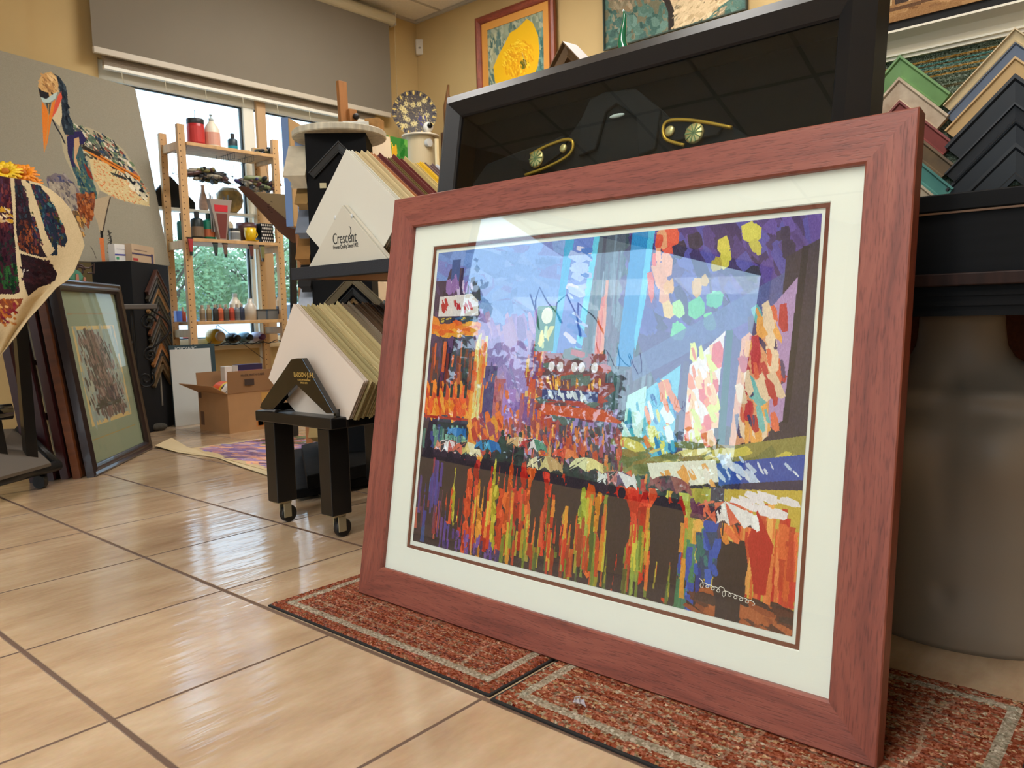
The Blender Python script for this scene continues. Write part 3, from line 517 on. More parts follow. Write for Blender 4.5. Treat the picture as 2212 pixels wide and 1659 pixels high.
cv.poly([(.872, .95), (.9, .95), (.9, 1), (.88, 1)], (42, 30, 42)); cv.ell(.83, .77, .016, .032, (40, 80, 180)); cv.poly([(.8, .8), (.845, .79), (.85, .9), (.81, .92)], (40, 70, 110)); cv.dabs(14, (.8, .8, .845, .92), [(50, 90, 190), (40, 110, 110), (40, 60, 150)], .02, 1.4)
brolly(.855, .765, .07, [(110, 56, 84), (226, 110, 80), (240, 230, 226), (226, 110, 80), (240, 236, 236)])
cv.noise(3.0); cv.noise(5.0, 1, 3)
pm = paint_mat('oil_print', .55, .5)
AX0, AX1, AY0, AY1 = .147, .982, .141, .774
bk = sheet(FW-.11, FH-.11, -.0172, .002, .055, .055).build('white_mount', wm, fr)
cv.mesh('print', flat(AX1-AX0, AY1-AY0), pm, fr, M=Matrix.Translation((AX0, AY0, -.0165)))
# pale scrawl in the lower right corner of the print
sg = [(.815+.11*t_+.006*math.sin(t_*60), .075-.02*t_+.007*math.cos(t_*60)*(1.6 if .4 < t_ < .5 or t_ < .08 else .7)) for t_ in [k/70 for k in range(71)]]
MB().tube([(AX0+x*(AX1-AX0), AY0+y*(AY1-AY0), -.0163) for x, y in sg], .0006, 4).build('signature', wm, fr)
# ---------------------------------------------------------------- black shadow box with the uniform jacket
SBx, SBlean = .634, .19
upS = Vector((math.sin(SBlean), 0, math.cos(SBlean))); nS = Vector((0, -1, 0)).cross(upS); SW, SH = .96, 1.152
MS = frame_m((SBx, .066, .012), (0, -1, 0), upS, nS)
sb = thing('shadow_box', 'big black shadow box frame leaning behind the mahogany framed print', 'shadow box', MS)
blk = mat('black_satin_wood', (22, 22, 24), .42, spec=.4)
frame_mb(SW, SH, [(0, -.07), (0, -.012), (.03, .012), (.055, -.008), (.058, -.012), (.058, -.07)]).build('frame', blk, sb)
sheet(SW-.1, SH-.1, -.014, .001, .05, .05).build('glass', glass_mat('shadow_glass', (235, 240, 238), .8), sb)
sheet(SW-.1, SH-.1, -.066, .004, .05, .05).build('backing', mat('black_felt', (9, 9, 10), .95, spec=.1), sb)
nSy = lambda u, v, z: None
def sbp(u, v, off):
    """photo pixel to shadow-box coordinates on the layer at height off"""
    pw = Vector(MS.translation)+nS*off; q = atn(u, v, nS, pw); return MS.inverted() @ q
jm = mat('black_wool', (26, 27, 30), .85, bump=.2, scale=400, spec=.2)
MJ = MS @ Matrix.Translation((0, 0, -.055))
jk = thing('uniform_jacket', 'black uniform jacket with gold trimmed shoulder boards inside the shadow box', 'jacket', MJ)
def jp(u, v, o=.0): q = sbp(u, v, -.055+o); return (q.x, q.y, o)
outl = [(1030, 400), (1060, 358), (1130, 330), (1235, 300), (1262, 262), (1285, 225), (1320, 208), (1385, 200), (1440, 245), (1455, 262), (1590, 278), (1640, 310), (1660, 345)]
top = [jp(*q) for q in outl]; pts = [(q[0], q[1]) for q in top]+[(.90, .62), (.90, .12), (.08, .12), (.08, .6)]
pts = [(min(max(x_, .07), SW-.07), y_) for x_, y_ in pts]
MB().prism(pts, .001, .014).build('body', jm, jk, bevel=.004)
def strip(P, o, wd, name, m, th=.004):
    q = [Vector(jp(u, v, o)) for u, v in P]; mb = MB()
    mb.tube(q, wd, 8); return mb.build(name, m, jk, smooth=True)
cl = [jp(*q) for q in ((1288, 224), (1320, 208), (1386, 201), (1440, 246), (1428, 330), (1392, 345), (1388, 262), (1345, 232), (1322, 250), (1300, 330), (1262, 345), (1268, 268))]
MB().prism([(a[0], a[1]) for a in cl], .014, .024).build('collar', mat('collar_wool', (30, 31, 35), .8, bump=.2, scale=300, spec=.2), jk, bevel=.003)
MB().ball(jp(1333, 250, .026), .012, 14, 8, (1.5, .35, .3)).build('white_lining', mat('lining', (225, 228, 226), .4), jk, smooth=True)
gold = mat('gold_braid', (214, 164, 60), .35, metal=.6); goldb = mat('gold_button', (240, 214, 150), .35, metal=.6)
def smooth_path(P, m=6):
    P = [Vector(p) for p in P]; out = []
    for i in range(len(P)-1):
        a, b, c, d = P[max(i-1, 0)], P[i], P[i+1], P[min(i+2, len(P)-1)]
        for k in range(m): t = k/m; out.append(.5*((2*b)+(c-a)*t+(2*a-5*b+4*c-d)*t*t+(-a+3*b-3*c+d)*t**3))
    return out+[P[-1]]
def board(P, name_pts, buttons):
    sh_ = MB().prism([jp(u, v)[:2] for u, v in P], .015, .021).build('shoulder_board', jm, jk, bevel=.002)
    mb = MB().tube(smooth_path([jp(u, v, .022) for u, v in name_pts]), .0036, 8); mb.build('gold_braid', gold, sh_, smooth=True)
    for u, v, rr in buttons:
        q = jp(u, v, .022); b_ = MB().lathe([(rr, 0), (rr, .003), (rr*.8, .005), (rr*.3, .006), (.0005, .006)], 20, Matrix.Translation(q)).build('gold_button', goldb, sh_, smooth=True)
        if rr > .015:
            mb = MB()
            for k in range(10): a = k*.628; mb.bar((q[0], q[1], .0275), (q[0]+rr*.9*math.cos(a), q[1]+rr*.9*math.sin(a), .0275), .0022, .002)
            mb.build('badge_rays', mat('badge_green', (150, 170, 120), .35, metal=.5), b_)
board([(1140, 368), (1150, 332), (1228, 300), (1238, 310), (1228, 335), (1160, 382)], [(1135, 378), (1180, 362), (1222, 340), (1237, 322), (1236, 305), (1220, 302), (1180, 316), (1146, 334)], [(1160, 344, .019), (1218, 321, .009)])
board([(1434, 272), (1450, 260), (1500, 262), (1580, 275), (1560, 300), (1470, 312), (1438, 300)], [(1478, 314), (1442, 303), (1433, 288), (1436, 268), (1456, 259), (1510, 262), (1581, 276)], [(1448, 284, .010), (1501, 289, .019)])
# ---------------------------------------------------------------- doormats
def rug(name, label, o, exv, eyv, W_, L_, seed, pale=False):
    nx, ny = int(L_/.003), int(W_/.003); c = Canvas(nx, ny, (120, 62, 40)); r = random.Random(seed)
    base = [(124, 68, 50), (112, 56, 44), (118, 88, 62), (92, 70, 56), (94, 50, 42), (132, 88, 64)] if not pale else [(140, 92, 64), (142, 124, 98), (124, 70, 52), (152, 120, 86), (112, 94, 74), (134, 118, 96)]
    grey = (134, 124, 104)
    c.dabs(6500, (0, 0, 1, 1), base, .0075, 0, 8, r)
    sc = W_/L_
    for i in range(17):
        y = .14+.72*i/16; c.line([(.1, y), (.9, y)], 1.8, grey if i % 2 else (70, 36, 30), .5)
    for x in (.17, .42, .68): c.line([(x-.01, .12), (x+.02, .3), (x, .5), (x+.025, .7), (x, .88)], 2.4, (150, 128, 106), .5)
    for i in range(9):
        x = .14+.09*i; P = [(x+.035*math.cos(a), (.18 if i % 2 else .84)+.06*math.sin(a)) for a in [k*.45 for k in range(10)]]; c.line(P, 1.8, grey, .45)
    m1, m2 = .05, .05/sc
    for q in ((m1, m2, 1-m1, m2), (m1, 1-m2, 1-m1, 1-m2), (m1, m2, m1, 1-m2), (1-m1, m2, 1-m1, 1-m2)): c.line([(q[0], q[1]), (q[2], q[3])], 6.0, (140, 134, 116), .85)
    c.noise(15); c.noise(10, 2, 1)
    t = thing(name, label, 'doormat', frame_m(o, exv, eyv, (0, 0, 1)), None)
    rng = np.random.default_rng(seed); bump_ = rng.normal(0, .0007, (ny+1, nx+1))
    def fn(U, V):
        e = np.minimum(np.minimum(U, 1-U)*L_, np.minimum(V, 1-V)*W_); d = np.abs(e-.05*L_)
        return U*L_, (1-V)*W_, .0068+bump_+.0018*np.exp(-(d/.006)**2)-.004*(e < .003)
    c.mesh('pile', fn, paint_mat('rug_pile', .95, .6, .1), t)
    MB().box((-.004, -.004, 0), (L_+.004, W_+.004, .0042)).build('rubber_backing', mat('rubber', (22, 20, 18), .8), t, bevel=.001)
rug('doormat', 'rust red patterned doormat under the left end of the large framed print', (.431, -.424, 0), (0, 1, 0), (1, 0, 0), .40, .66, 5)
bpy.context.view_layer.update()
rug('doormat', 'worn beige and rust doormat under the right end of the large framed print', (.424, -1.13, 0), (0, 1, 0), (1, 0, 0), .50, .69, 9, True)
# ---------------------------------------------------------------- right side: black display table, torso, samples panel
blkw = mat('black_oak', (9, 8, 9), .6, var=.5, scale=6, stretch=(12, 1, 12), spec=.15)
dt = thing('display_table', 'black painted display table with drawers behind the framed pictures', 'table', (.868, -1.0, 0))
zt = [at(2212, v, 'x', .868).z for v in (400, 440, 583, 612, 680)]; y0, y1 = -1.35, 1.13; xo = .868
MB().box((0, y0, zt[1]), (.85, y1, zt[0])).build('tabletop', blkw, dt, bevel=.002)
MB().box((.004, y0+.01, zt[2]), (.8, y1-.01, zt[1]-.004)).build('drawer_front', mat('black_drawer', (8, 8, 10), .6, spec=.15, var=.4, scale=5, stretch=(1, 1, 20)), dt)
MB().box((-.001, y0, zt[1]-.004), (.003, y1, zt[1]-.001)).build('gold_line', mat('bronze_line', (90, 60, 30), .5), dt)
MB().box((-.012, y0, zt[3]), (.8, y1, zt[2])).build('ledge', mat('dark_walnut', (40, 22, 16), .6, spec=.2, var=.4, scale=8, stretch=(1, 8, 1)), dt, bevel=.002)
mb = MB(); n = 6
for k in range(n): z = zt[4]+(zt[3]-zt[4])*k/n; mb.box((0.0+.003*(k % 2), y0, z), (.03, y1, z+(zt[3]-zt[4])/n))
mb.build('apron', blkw, dt)
for yy in (y0, y1-.07):
    for xx in (.02, .72): MB().box((xx, yy, 0), (xx+.07, yy+.07, zt[3]-.001)).build('leg', blkw, dt, bevel=.003)
MB().box((.78, y0+.07, .03), (.8, y1-.07, zt[3]-.002)).build('back_panel', mat('brown_felt_panel', (92, 46, 24), .9, var=.25, scale=120), dt)
# torso form
def torso():
    prof = [(0, .158, .098), (.03, .16, .1), (.12, .150, .09), (.22, .158, .09), (.32, .182, .105), (.40, .2, .108), (.455, .205, .09), (.485, .185, .078), (.505, .13, .066), (.525, .088, .060), (.55, .074, .058), (.585, .070, .057), (.606, .070, .057), (.610, .064, .052)]
    nz_, na = 60, 64; V = []; F = []
    zs = [p[0] for p in prof]
    for i in range(nz_+1):
        z = .610*i/nz_; a = np.interp(z, zs, [p[1] for p in prof]); b = np.interp(z, zs, [p[2] for p in prof])
        for j in range(na):
            t = 2*PI*j/na; cx, cy = -math.cos(t), math.sin(t); x = b*cx*(abs(cx)**-.1 if abs(cx) > .01 else 1); y = a*cy
            if cx < 0:                                         # front: chest, collar bones, hollow of the throat, midline
                g = lambda yc, zc, sy, sz, am: am*math.exp(-((y-yc)/sy)**2-((z-zc)/sz)**2)
                x -= g(.085, .36, .06, .055, .026)+g(-.085, .36, .06, .055, .026)+g(.08, .468, .07, .012, .012)+g(-.08, .468, .07, .012, .012)
                x += g(0, .475, .014, .022, .016)+g(0, .30, .012, .11, .008)+g(0, .1, .012, .02, .01)+g(.1, .435, .05, .012, .008)+g(-.1, .435, .05, .012, .008)
            V.append((x, y, z))
    for i in range(nz_): F += [(i*na+j, i*na+(j+1) % na, (i+1)*na+(j+1) % na, (i+1)*na+j) for j in range(na)]
    F += [tuple(range(na))[::-1], tuple(range(nz_*na, (nz_+1)*na))]
    return MB().add(V, F)
mt = tag(torso().build('mannequin_torso', mat('torso_plastic', (136, 122, 106), .5, spec=.3), smooth=True, M=Matrix.Translation((1.17, -.955, 0))), 'grey translucent mannequin torso standing under the black display table', 'mannequin')
# samples panel on the table
px = 1.40
pn = thing('sample_board', 'fabric covered sample board with a white crown moulding on the black table', 'display board', (px, -1.0, zt[0]))
c = Canvas(520, 200, (82, 92, 78)); rr = random.Random(4)
for k in range(40): c.rect(0, k/40, 1, k/40+.014, rr.choice([(60, 66, 52), (96, 104, 86), (104, 116, 100), (72, 60, 36)]), .7)
for v in (.07, .13, .16): c.rect(0, v, 1, v+.012, (150, 108, 46), .8)
for v in (.09, .11): c.rect(0, v, 1, v+.012, (66, 116, 112), .7)
c.noise(16); c.noise(12, 2, 1)
BW = 1.0; BH = at(1871, 143, 'x', px).z-zt[0]+.012
MB().box((.004, -BW/2-.1, 0), (.03, BW/2-.1, BH+.0)).build('board', mat('board_edge', (120, 84, 40), .8), pn)
c.mesh('fabric', lambda U, V: (0*U, (1-U)*BW-BW/2-.1, (1-V)*(BH-.002)+.001), paint_mat('woven_fabric', .95, .8, .05), pn)
z0c = at(1871, 143, 'x', px-.01).z-zt[0]; z1c = at(1873, 83, 'x', px-.03).z-zt[0]; hc = z1c-z0c
prof = [(0, 0), (-.012, 0), (-.012, .12), (-.018, .14), (-.018, .22), (-.010, .25), (-.016, .45), (-.03, .68), (-.048, .84), (-.052, .88), (-.052, .96), (-.046, 1), (0, 1)]
MB().prism([(x_, z_*hc) for x_, z_ in prof], -BW/2-.12, BW/2-.08, frame_m((.004, 0, z0c), (1, 0, 0), (0, 0, 1), (0, -1, 0)) @ Matrix.Diagonal((1, 1, -1, 1))).build('crown_moulding', mat('cream_gloss', (236, 226, 204), .35), pn, smooth=False)
for u in (1883, 1985, 2096):
    q = at(u, 75-(u-1883)*.225, 'x', px+.02); MB().box((.018, q.y+1.0-.008, z1c-.03), (.022, q.y+1.0+.008, z1c+.012)).build('white_tab', mat('tab', (225, 222, 214), .5), pn)
MB().box((.03, -BW/2-.1, 0), (.045, BW/2-.1, z1c+.09)).build('black_back_board', mat('black_card', (16, 14, 13), .8), pn)
vq = at(1876, 60, 'x', px+.035)
vp_ = thing('sepia_picture', 'sepia picture with pale bottle shapes above the white crown moulding', 'picture', frame_m((px+.025, vq.y+.18, vq.z-.004), (0, -1, 0), (0, 0, 1), (-1, 0, 0)))
c = Canvas(260, 160, (150, 108, 64)); c.dabs(200, (0, 0, 1, 1), [(160, 118, 72), (134, 94, 54), (176, 134, 86)], .05)
for x, w_, col in ((.52, .03, (206, 176, 130)), (.6, .035, (60, 44, 34)), (.66, .03, (196, 160, 112)), (.74, .04, (52, 38, 30)), (.45, .02, (70, 50, 36))):
    c.poly([(x-w_*.3, .3), (x+w_*.3, .3), (x+w_*.4, .62), (x+w_, .72), (x+w_, .88), (x-w_, .88), (x-w_, .72), (x-w_*.4, .62)], col)
c.line([(.0, .93), (1, .9)], 4, (96, 64, 36)); c.noise(5)
MB().box((0, 0, -.012), (.42, .3, -.001)).build('panel', mat('sepia_edge', (110, 76, 44), .8), vp_)
c.mesh('picture', flat(.42, .3), paint_mat('matte_print', .7), vp_)
def corner_sample(name, label, M, leg, wd, dp, m, group, m2=None):
    """two short mitred rails glued to a right-angled corner, apex up"""
    t = thing(name, label, 'frame sample', M, group); s = math.sqrt(.5)
    for sg in (1, -1):
        mb = MB(); prof = [(0, 0), (0, dp), (wd*.12, dp), (wd*.2, dp*.8), (wd*.8, dp*.62), (wd*.86, dp*.75), (wd, dp*.7), (wd, 0)]
        V = []; n = len(prof)
        for d, z in prof: V.append((0, -d/s, z))
        for d, z in prof: V.append((sg*(leg*s-d*s), -leg*s-d*s, z))
        mb.add(V, [(i, (i+1) % n, n+(i+1) % n, n+i) for i in range(n)]+[tuple(range(n))[::-1], tuple(range(n, 2*n))])
        mb.build('rail', m if sg > 0 or m2 is None else m2, t)
    return t
sm = lambda nm, c, v=.25, sc=14, c2=None: mat(nm, c, .5, var=v, scale=sc, stretch=(1, 1, 1), col2=c2, bump=.15)
def on_panel(u, v, z=.0): q = at(u, v, 'x', px-.001-z); return frame_m(q, (0, -1, 0), (0, 0, 1), (-1, 0, 0))
for i, (u, v, leg, wd, dp, m, lb) in enumerate((
    (1950, 123, .139, .036, .022, sm('moss_green', (112, 152, 92)), 'moss green corner sample, topmost of the left row on the fabric board'),
    (1948, 170, .137, .039, .022, sm('whitewash', (214, 196, 170), .1, 30, (176, 150, 124)), 'whitewashed corner sample with scratches below the moss green one'),
    (1948, 219, .150, .034, .018, sm('rose_red', (134, 66, 62)), 'faded rose red corner sample on the fabric board'),
    (1948, 264, .150, .036, .018, sm('driftwood', (120, 98, 70), .3, 20, (86, 74, 60)), 'weathered brown corner sample below the rose red one'),
    (1948, 314, .150, .034, .018, sm('teal_paint', (66, 124, 120), .2, 16, (92, 150, 140)), 'chipped teal corner sample on the fabric board'),
    (1948, 362, .120, .034, .018, sm('pale_wash', (190, 176, 152), .2), 'pale washed corner sample, lowest of the left row'),
    (2197, 66, .175, .018, .024, sm('cream_wood', (214, 192, 150), .1), 'slim cream corner sample, topmost of the right row'),
    (2197, 92, .172, .026, .016, sm('slate_blue', (96, 108, 128), .15), 'slate blue corner sample on the fabric board'),
    (2197, 126, .172, .028, .022, sm('maple', (206, 170, 116), .1), 'plain maple corner sample below the slate blue one'),
    (2197, 163, .172, .050, .022, sm('black_wide', (34, 36, 40), .2), 'widest black corner sample below the maple one'),
    (2197, 225, .172, .026, .026, sm('black_raised', (44, 46, 50), .2), 'raised black corner sample in the middle of the right row'),
    (2197, 260, .172, .040, .016, sm('black_flat', (30, 33, 38), .2), 'flat black corner sample near the table edge'),
    (2197, 310, .172, .05, .016, sm('black_low', (26, 29, 33), .2), 'lowest black corner sample of the right row'))):
    corner_sample('corner_sample', lb, on_panel(u, v, .001), leg, wd, dp, m, 'corner samples on the fabric board')
# hidden stand behind the shadow box with a sample and a glass ornament on it
q1 = at(1232, 138, 'x', 1.5); zz = q1.z-.03
MB_ = MB().box((1.42, q1.y-.35, zt[0]+.001), (1.70, q1.y-.05, zz)); tag(MB_.build('display_stand', mat('black_card', (16, 14, 13), .8)), 'tall black display stand hidden behind the black shadow box', 'stand')
q = at(1255, 101, 'x', 1.5)
corner_sample('corner_sample', 'grey brown corner sample peeking over the top of the shadow box', frame_m((1.48, q.y, q.z), (0, -1, 0), (0, 0, 1), (-1, 0, 0)) @ Matrix.Rotation(math.radians(-8), 4, 'Y'), .11, .03, .06, sm('grey_brown', (120, 92, 62)), None)
a = at(1333, 28, 'x', 1.5); b = at(1352, 110, 'x', 1.5)
go = thing('glass_ornament', 'curved green glass spike ornament above the shadow box', 'ornament', (1.5, b.y, zz))
hh = a.z-zz; dy = a.y-b.y
MB().tube([(0, dy*t*t*.6+.01*math.sin(t*5), .004+hh*t) for t in [k/14 for k in range(15)]], lambda t: .016*(1-t)**.8+.0012, 12).build('glass_spike', mat('green_glass', (14, 120, 84), .04, spec=.9, coat=.6), go, smooth=True)
MB().lathe([(.03, 0), (.03, .004), (.012, .01)], 20).build('base', mat('green_glass', (14, 120, 84), .04), go)
# ---------------------------------------------------------------- pictures on the east wall
def wall_pic(name, label, corners, z_bottom, prof, fm, cnv, liner=None, lw_=.03, cat='framed picture'):
    (yl, zt_), (yr, _) = corners; W_ = yl-yr; Hh = zt_-z_bottom
    t = thing(name, label, cat, frame_m((EX-.035, yl, z_bottom), (0, -1, 0), (0, 0, 1), (-1, 0, 0)))
    wd = prof[-2][0]; frame_mb(W_, Hh, prof).build('frame', fm, t)
    if liner: frame_mb(W_-2*wd+.01, Hh-2*wd+.01, [(0, 0), (0, .01), (lw_, .008), (lw_, 0)]).build('liner', liner, t, M=Matrix.Translation((wd-.005, wd-.005, 0)))
    k = wd+(lw_ if liner else 0)-.008
    cnv.mesh('picture', flat(W_-2*k, Hh-2*k), paint_mat('matte_print', .7), t, M=Matrix.Translation((k, k, .003)))
    MB().box((.01, .01, -.03), (W_-.01, Hh-.01, .0)).build('backing', mat('board_edge', (120, 84, 40), .8), t)
p0, p1 = at(1031, 43, 'x', EX-.03), at(1200, -6, 'x', EX-.03)
c = Canvas(300, 330, (150, 158, 132)); r = random.Random(2)
c.dabs(700, (0, 0, 1, 1), [(150, 160, 134), (128, 142, 120), (172, 176, 150), (110, 132, 120)], .06, 1.3); c.dabs(120, (0, .1, .25, .7), [(90, 118, 110), (176, 176, 140)], .05, 1.5); c.dabs(120, (.8, .2, 1, 1), [(70, 110, 104), (96, 136, 126)], .05, 1.5)
fl = [(.12, .62), (.1, .45), (.2, .33), (.32, .22), (.42, .12), (.55, .1), (.72, .03), (.82, .1), (.9, .25), (.92, .45), (.88, .6), (.8, .7), (.66, .74), (.62, .86), (.5, .8), (.35, .76), (.22, .72)]
c.poly(fl, (236, 184, 20)); 
def inside(cx, cy, n, cols, sz, sx, sy):
    for _ in range(n): a_ = r.uniform(0, 6.28); q_ = r.random()**.5; c.dabs(1, (cx+sx*q_*math.cos(a_), cy+sy*q_*math.sin(a_))*2, cols, sz, 1.0+.5*math.sin(a_), 6, r)
inside(.54, .44, 500, [(238, 190, 24), (230, 168, 14), (244, 206, 50), (226, 156, 10)], .03, .27, .2)
inside(.52, .5, 60, [(228, 164, 14), (218, 150, 12)], .03, .17, .13); inside(.66, .52, 26, [(96, 100, 20), (60, 70, 24), (150, 120, 20)], .03, .07, .06); c.line([(.62, .38), (.68, .54)], 3, (236, 206, 120)); c.line([(.625, .4), (.675, .54)], 1.2, (40, 40, 20))
c.poly([(.1, 1), (.14, .78), (.3, .74), (.55, .82), (.62, 1)], (190, 146, 20)); c.dabs(90, (.12, .78, .55, 1), [(180, 140, 20), (206, 160, 30), (150, 120, 24)], .06, 1.2); c.dabs(30, (.55, .75, .75, .9), [(120, 150, 30), (230, 190, 30), (220, 100, 40)], .04, .8)
redm = wood_frame_mat('cherry_red', (134, 58, 34), (84, 30, 20), (168, 88, 52), .4)
wall_pic('framed_flower_painting', 'painting of a yellow calla lily in a red wood frame on the yellow wall', [(p0.y, p0.z), (p1.y, 0)], p0.z-.86, [(0, 0), (0, .025), (.02, .034), (.05, .02), (.055, .01), (.055, 0)], redm, c, mat('orange_liner', (214, 150, 66), .7), .06)
p0, p1 = at(1305, -40, 'x', EX-.03), at(1616, -120, 'x', EX-.03)
c = Canvas(340, 340, (78, 112, 100)); c.dabs(600, (0, 0, 1, 1), [(72, 106, 96), (88, 120, 108), (60, 92, 84), (120, 116, 92)], .07, 1.5); c.dabs(90, (.05, .1, .4, .5), [(150, 130, 100), (130, 118, 92)], .05, 1.5)
c.poly([(.38, 0), (.78, 0), (.8, .2), (.74, .42), (.8, .6), (.95, .76), (.7, .95), (.5, 1), (.5, .7), (.42, .5), (.34, .3)], (214, 190, 150))
for P, w_ in (([(.36, 0), (.4, .2), (.38, .4), (.46, .5), (.5, .72), (.5, 1)], 14), ([(.76, 0), (.76, .2), (.72, .4), (.8, .55), (.92, .72)], 9), ([(.44, .3), (.56, .26), (.66, .34)], 12), ([(.5, .42), (.58, .46), (.66, .4)], 9), ([(.4, .05), (.5, .15), (.6, .02)], 20), ([(.42, .45), (.47, .55)], 16)): c.line(P, w_, (44, 34, 28))
c.dabs(120, (.52, .55, .85, .98), [(214, 190, 150), (196, 170, 130), (150, 134, 106)], .03, 2.2); c.noise(5, 1, 4)
wall_pic('portrait_painting', 'black and cream figure painting on weathered teal boards, high on the wall', [(p0.y, p0.z), (p1.y, 0)], at(1307, 112, 'x', EX-.03).z, [(0, 0), (0, .02), (.008, .02), (.008, 0)], mat('teal_edge', (60, 70, 62), .8), c)
# ---------------------------------------------------------------- low black cart on casters with mat boards
stm = mat('black_enamel', (14, 14, 15), .3, spec=.5, var=.2, scale=30)
S0 = at(715, 905, 'x', .815); S1 = at(550, 882, 'x', .815); ztop = S0.z; SL = S1.y-S0.y; SD = .46; th = .033
st = thing('rolling_cart', 'low black wooden cart on small casters beside the framed print', 'cart', (.815, S0.y, 0))
mb = MB(); r_ = .055
mb.box((0, 0, ztop-th), (r_, SL, ztop)).box((SD-r_, 0, ztop-th), (SD, SL, ztop)).box((r_, 0, ztop-th), (SD-r_, r_, ztop)).box((r_, SL-r_, ztop-th), (SD-r_, SL, ztop))
mb.build('top_frame', stm, st, bevel=.004)
MB().box((r_, SL-.17, ztop-.012), (SD-r_, SL-r_, ztop-.003)).build('top_slat', stm, st, bevel=.001)
LG = .056; zb = .057
tyre_b = mat('black_rubber', (12, 12, 12), .5); zinc = mat('zinc', (176, 168, 140), .35, metal=.7)
for (lx, ly) in ((-.0, .025), (-.0, SL-LG-.035), (SD-LG-.02, .025), (SD-LG-.02, SL-LG-.035)):
    lx += .008
    lg = MB().box((lx, ly, zb+.012), (lx+LG+.012, ly+LG, ztop-th)).build('leg', stm, st, bevel=.003)
    cs = MB().box((lx+.01, ly+.006, zb+.006), (lx+LG-.004, ly+LG-.008, zb+.012)).box((lx+.024, ly+.0055, .018), (lx+.05, ly+.0095, zb+.006)).box((lx+.024, ly+.0305, .018), (lx+.05, ly+.0345, zb+.006)).build('caster_fork', zinc, st, bevel=.001)
    MB().lathe([(.006, 0), (.024, .0), (.0268, .003), (.0268, .016), (.024, .019), (.006, .019)], 24, Matrix.Translation((lx+.046, ly+.0295, .0272)) @ Matrix.Rotation(PI/2, 4, 'X')).build('wheel', tyre_b, cs)
    MB().lathe([(.0005, 0), (.005, 0), (.005, .026), (.0005, .026)], 12, Matrix.Translation((lx+.046, ly+.033, .0272)) @ Matrix.Rotation(PI/2, 4, 'X')).build('axle', zinc, cs)
# front A-shaped holders
def tri_holder(name, label, P, thick, m, xo, inner=None):
    """P: triangle apex, left, right as (y,z); plate of given thickness facing -x"""
    t = thing(name, label, 'board holder', (xo, 0, 0))
    MB().prism([(-y, z) for y, z in P], 0, thick, frame_m((0, 0, 0), (0, -1, 0), (0, 0, 1), (-1, 0, 0))).build('front_plate', m, t, bevel=.004); return t
hx = .842
hq = [at(u, v, 'x', hx) for u, v in ((652, 773), (664, 773), (733, 892), (716, 892), (651, 830), (600, 884), (581, 884), (572, 880), (575, 870), (640, 775))]
for k in (2, 3, 5, 6, 7): hq[k].z = max(hq[k].z, ztop+.001)
acr = mat('black_acrylic', (8, 8, 9), .08, spec=.6, coat=.5)
t = thing('board_holder', 'glossy black A shaped holder in front of the mat boards on the cart', 'board holder', (hx, 0, 0))
MB().prism([(-q.y, q.z) for q in hq], 0, .018, frame_m((0, 0, 0), (0, -1, 0), (0, 0, 1), (-1, 0, 0))).build('front_plate', acr, t, bevel=.002)
a = at(720, 890, 'x', hx); b = at(580, 876, 'x', hx)
for yy, s in ((a.y+.01, 1), (b.y-.02, 1)): MB().box((.012, yy-.006, ztop+.001), (.36, yy+.006, ztop+.02)).build('side_runner', acr, t)
goldl = mat('gold_lettering', (206, 170, 90), .4, metal=.4)
def face_x(q, roll=0): return frame_m(q, (0, -1, 0), (0, 0, 1), (-1, 0, 0)) @ Matrix.Rotation(math.radians(roll), 4, 'Z')
q = at(656, 815, 'x', hx-.02); text('LARSON·JUHL', .021, face_x((-.0192, q.y, q.z)), goldl, t, sxk=.78)
q = at(656, 823, 'x', hx-.02); text('CUSTOM FRAMING', .0075, face_x((-.0192, q.y, q.z)), goldl, t); q = at(656, 829, 'x', hx-.02); text('SINCE 1893', .007, face_x((-.0192, q.y, q.z)), goldl, t)
# mat boards: thin rotated sheets with white-cream bevel cores; one object each
def board_stack(x0, x1, T, Rr, L, segs, group, lab, seed, zcut, thick=.0026):
    rr = random.Random(seed); T = Vector((0, *T)); Rr = Vector((0, *Rr)); L = Vector((0, *L)); a = (Rr-T); b = (L-T); n = sum(s[1] for s in segs); k = 0
    protos = {}
    for nm, cnt, col in segs:
        for i in range(cnt):
            x = x0+(x1-x0)*k/(n-1); key = nm
            if key not in protos:
                zc = zcut-T.z+.012; c1 = a+b*((zc-a.z)/b.z); c2 = b+a*((zc-b.z)/a.z); cs_ = [Vector(), a, c1, c2, b]; nn = 5
                mb = MB().add([tuple(v) for v in cs_]+[tuple(v+Vector((thick, 0, 0))) for v in cs_], [tuple(range(nn)), tuple(range(nn, 2*nn))[::-1]]+[(i2, nn+i2, nn+(i2+1) % nn, (i2+1) % nn) for i2 in range(nn)])
                o = mb.build('mat_board', mat('board_'+nm.replace(' ', '_'), col, .85)); protos[key] = o
            else:
                o = protos[key].copy(); C.objects.link(o)
            j = rr.uniform(-.006, .003) if k else 0; jj = rr.uniform(-.004, .004) if k else 0
            if rr.random() < .12 and k: j += .009
            o.location = Vector((x, T.y+jj, T.z+j)); o.rotation_euler = (rr.uniform(-.006, .006) if k else 0, 0, 0)
            od = lambda i_: '%d%s' % (i_, 'th' if 10 < i_ % 100 < 14 else {1: 'st', 2: 'nd', 3: 'rd'}.get(i_ % 10, 'th')); tag(o, '%s mat board, %s from the front of the stack %s' % (nm, od(k+1), lab), 'mat board', group); k += 1
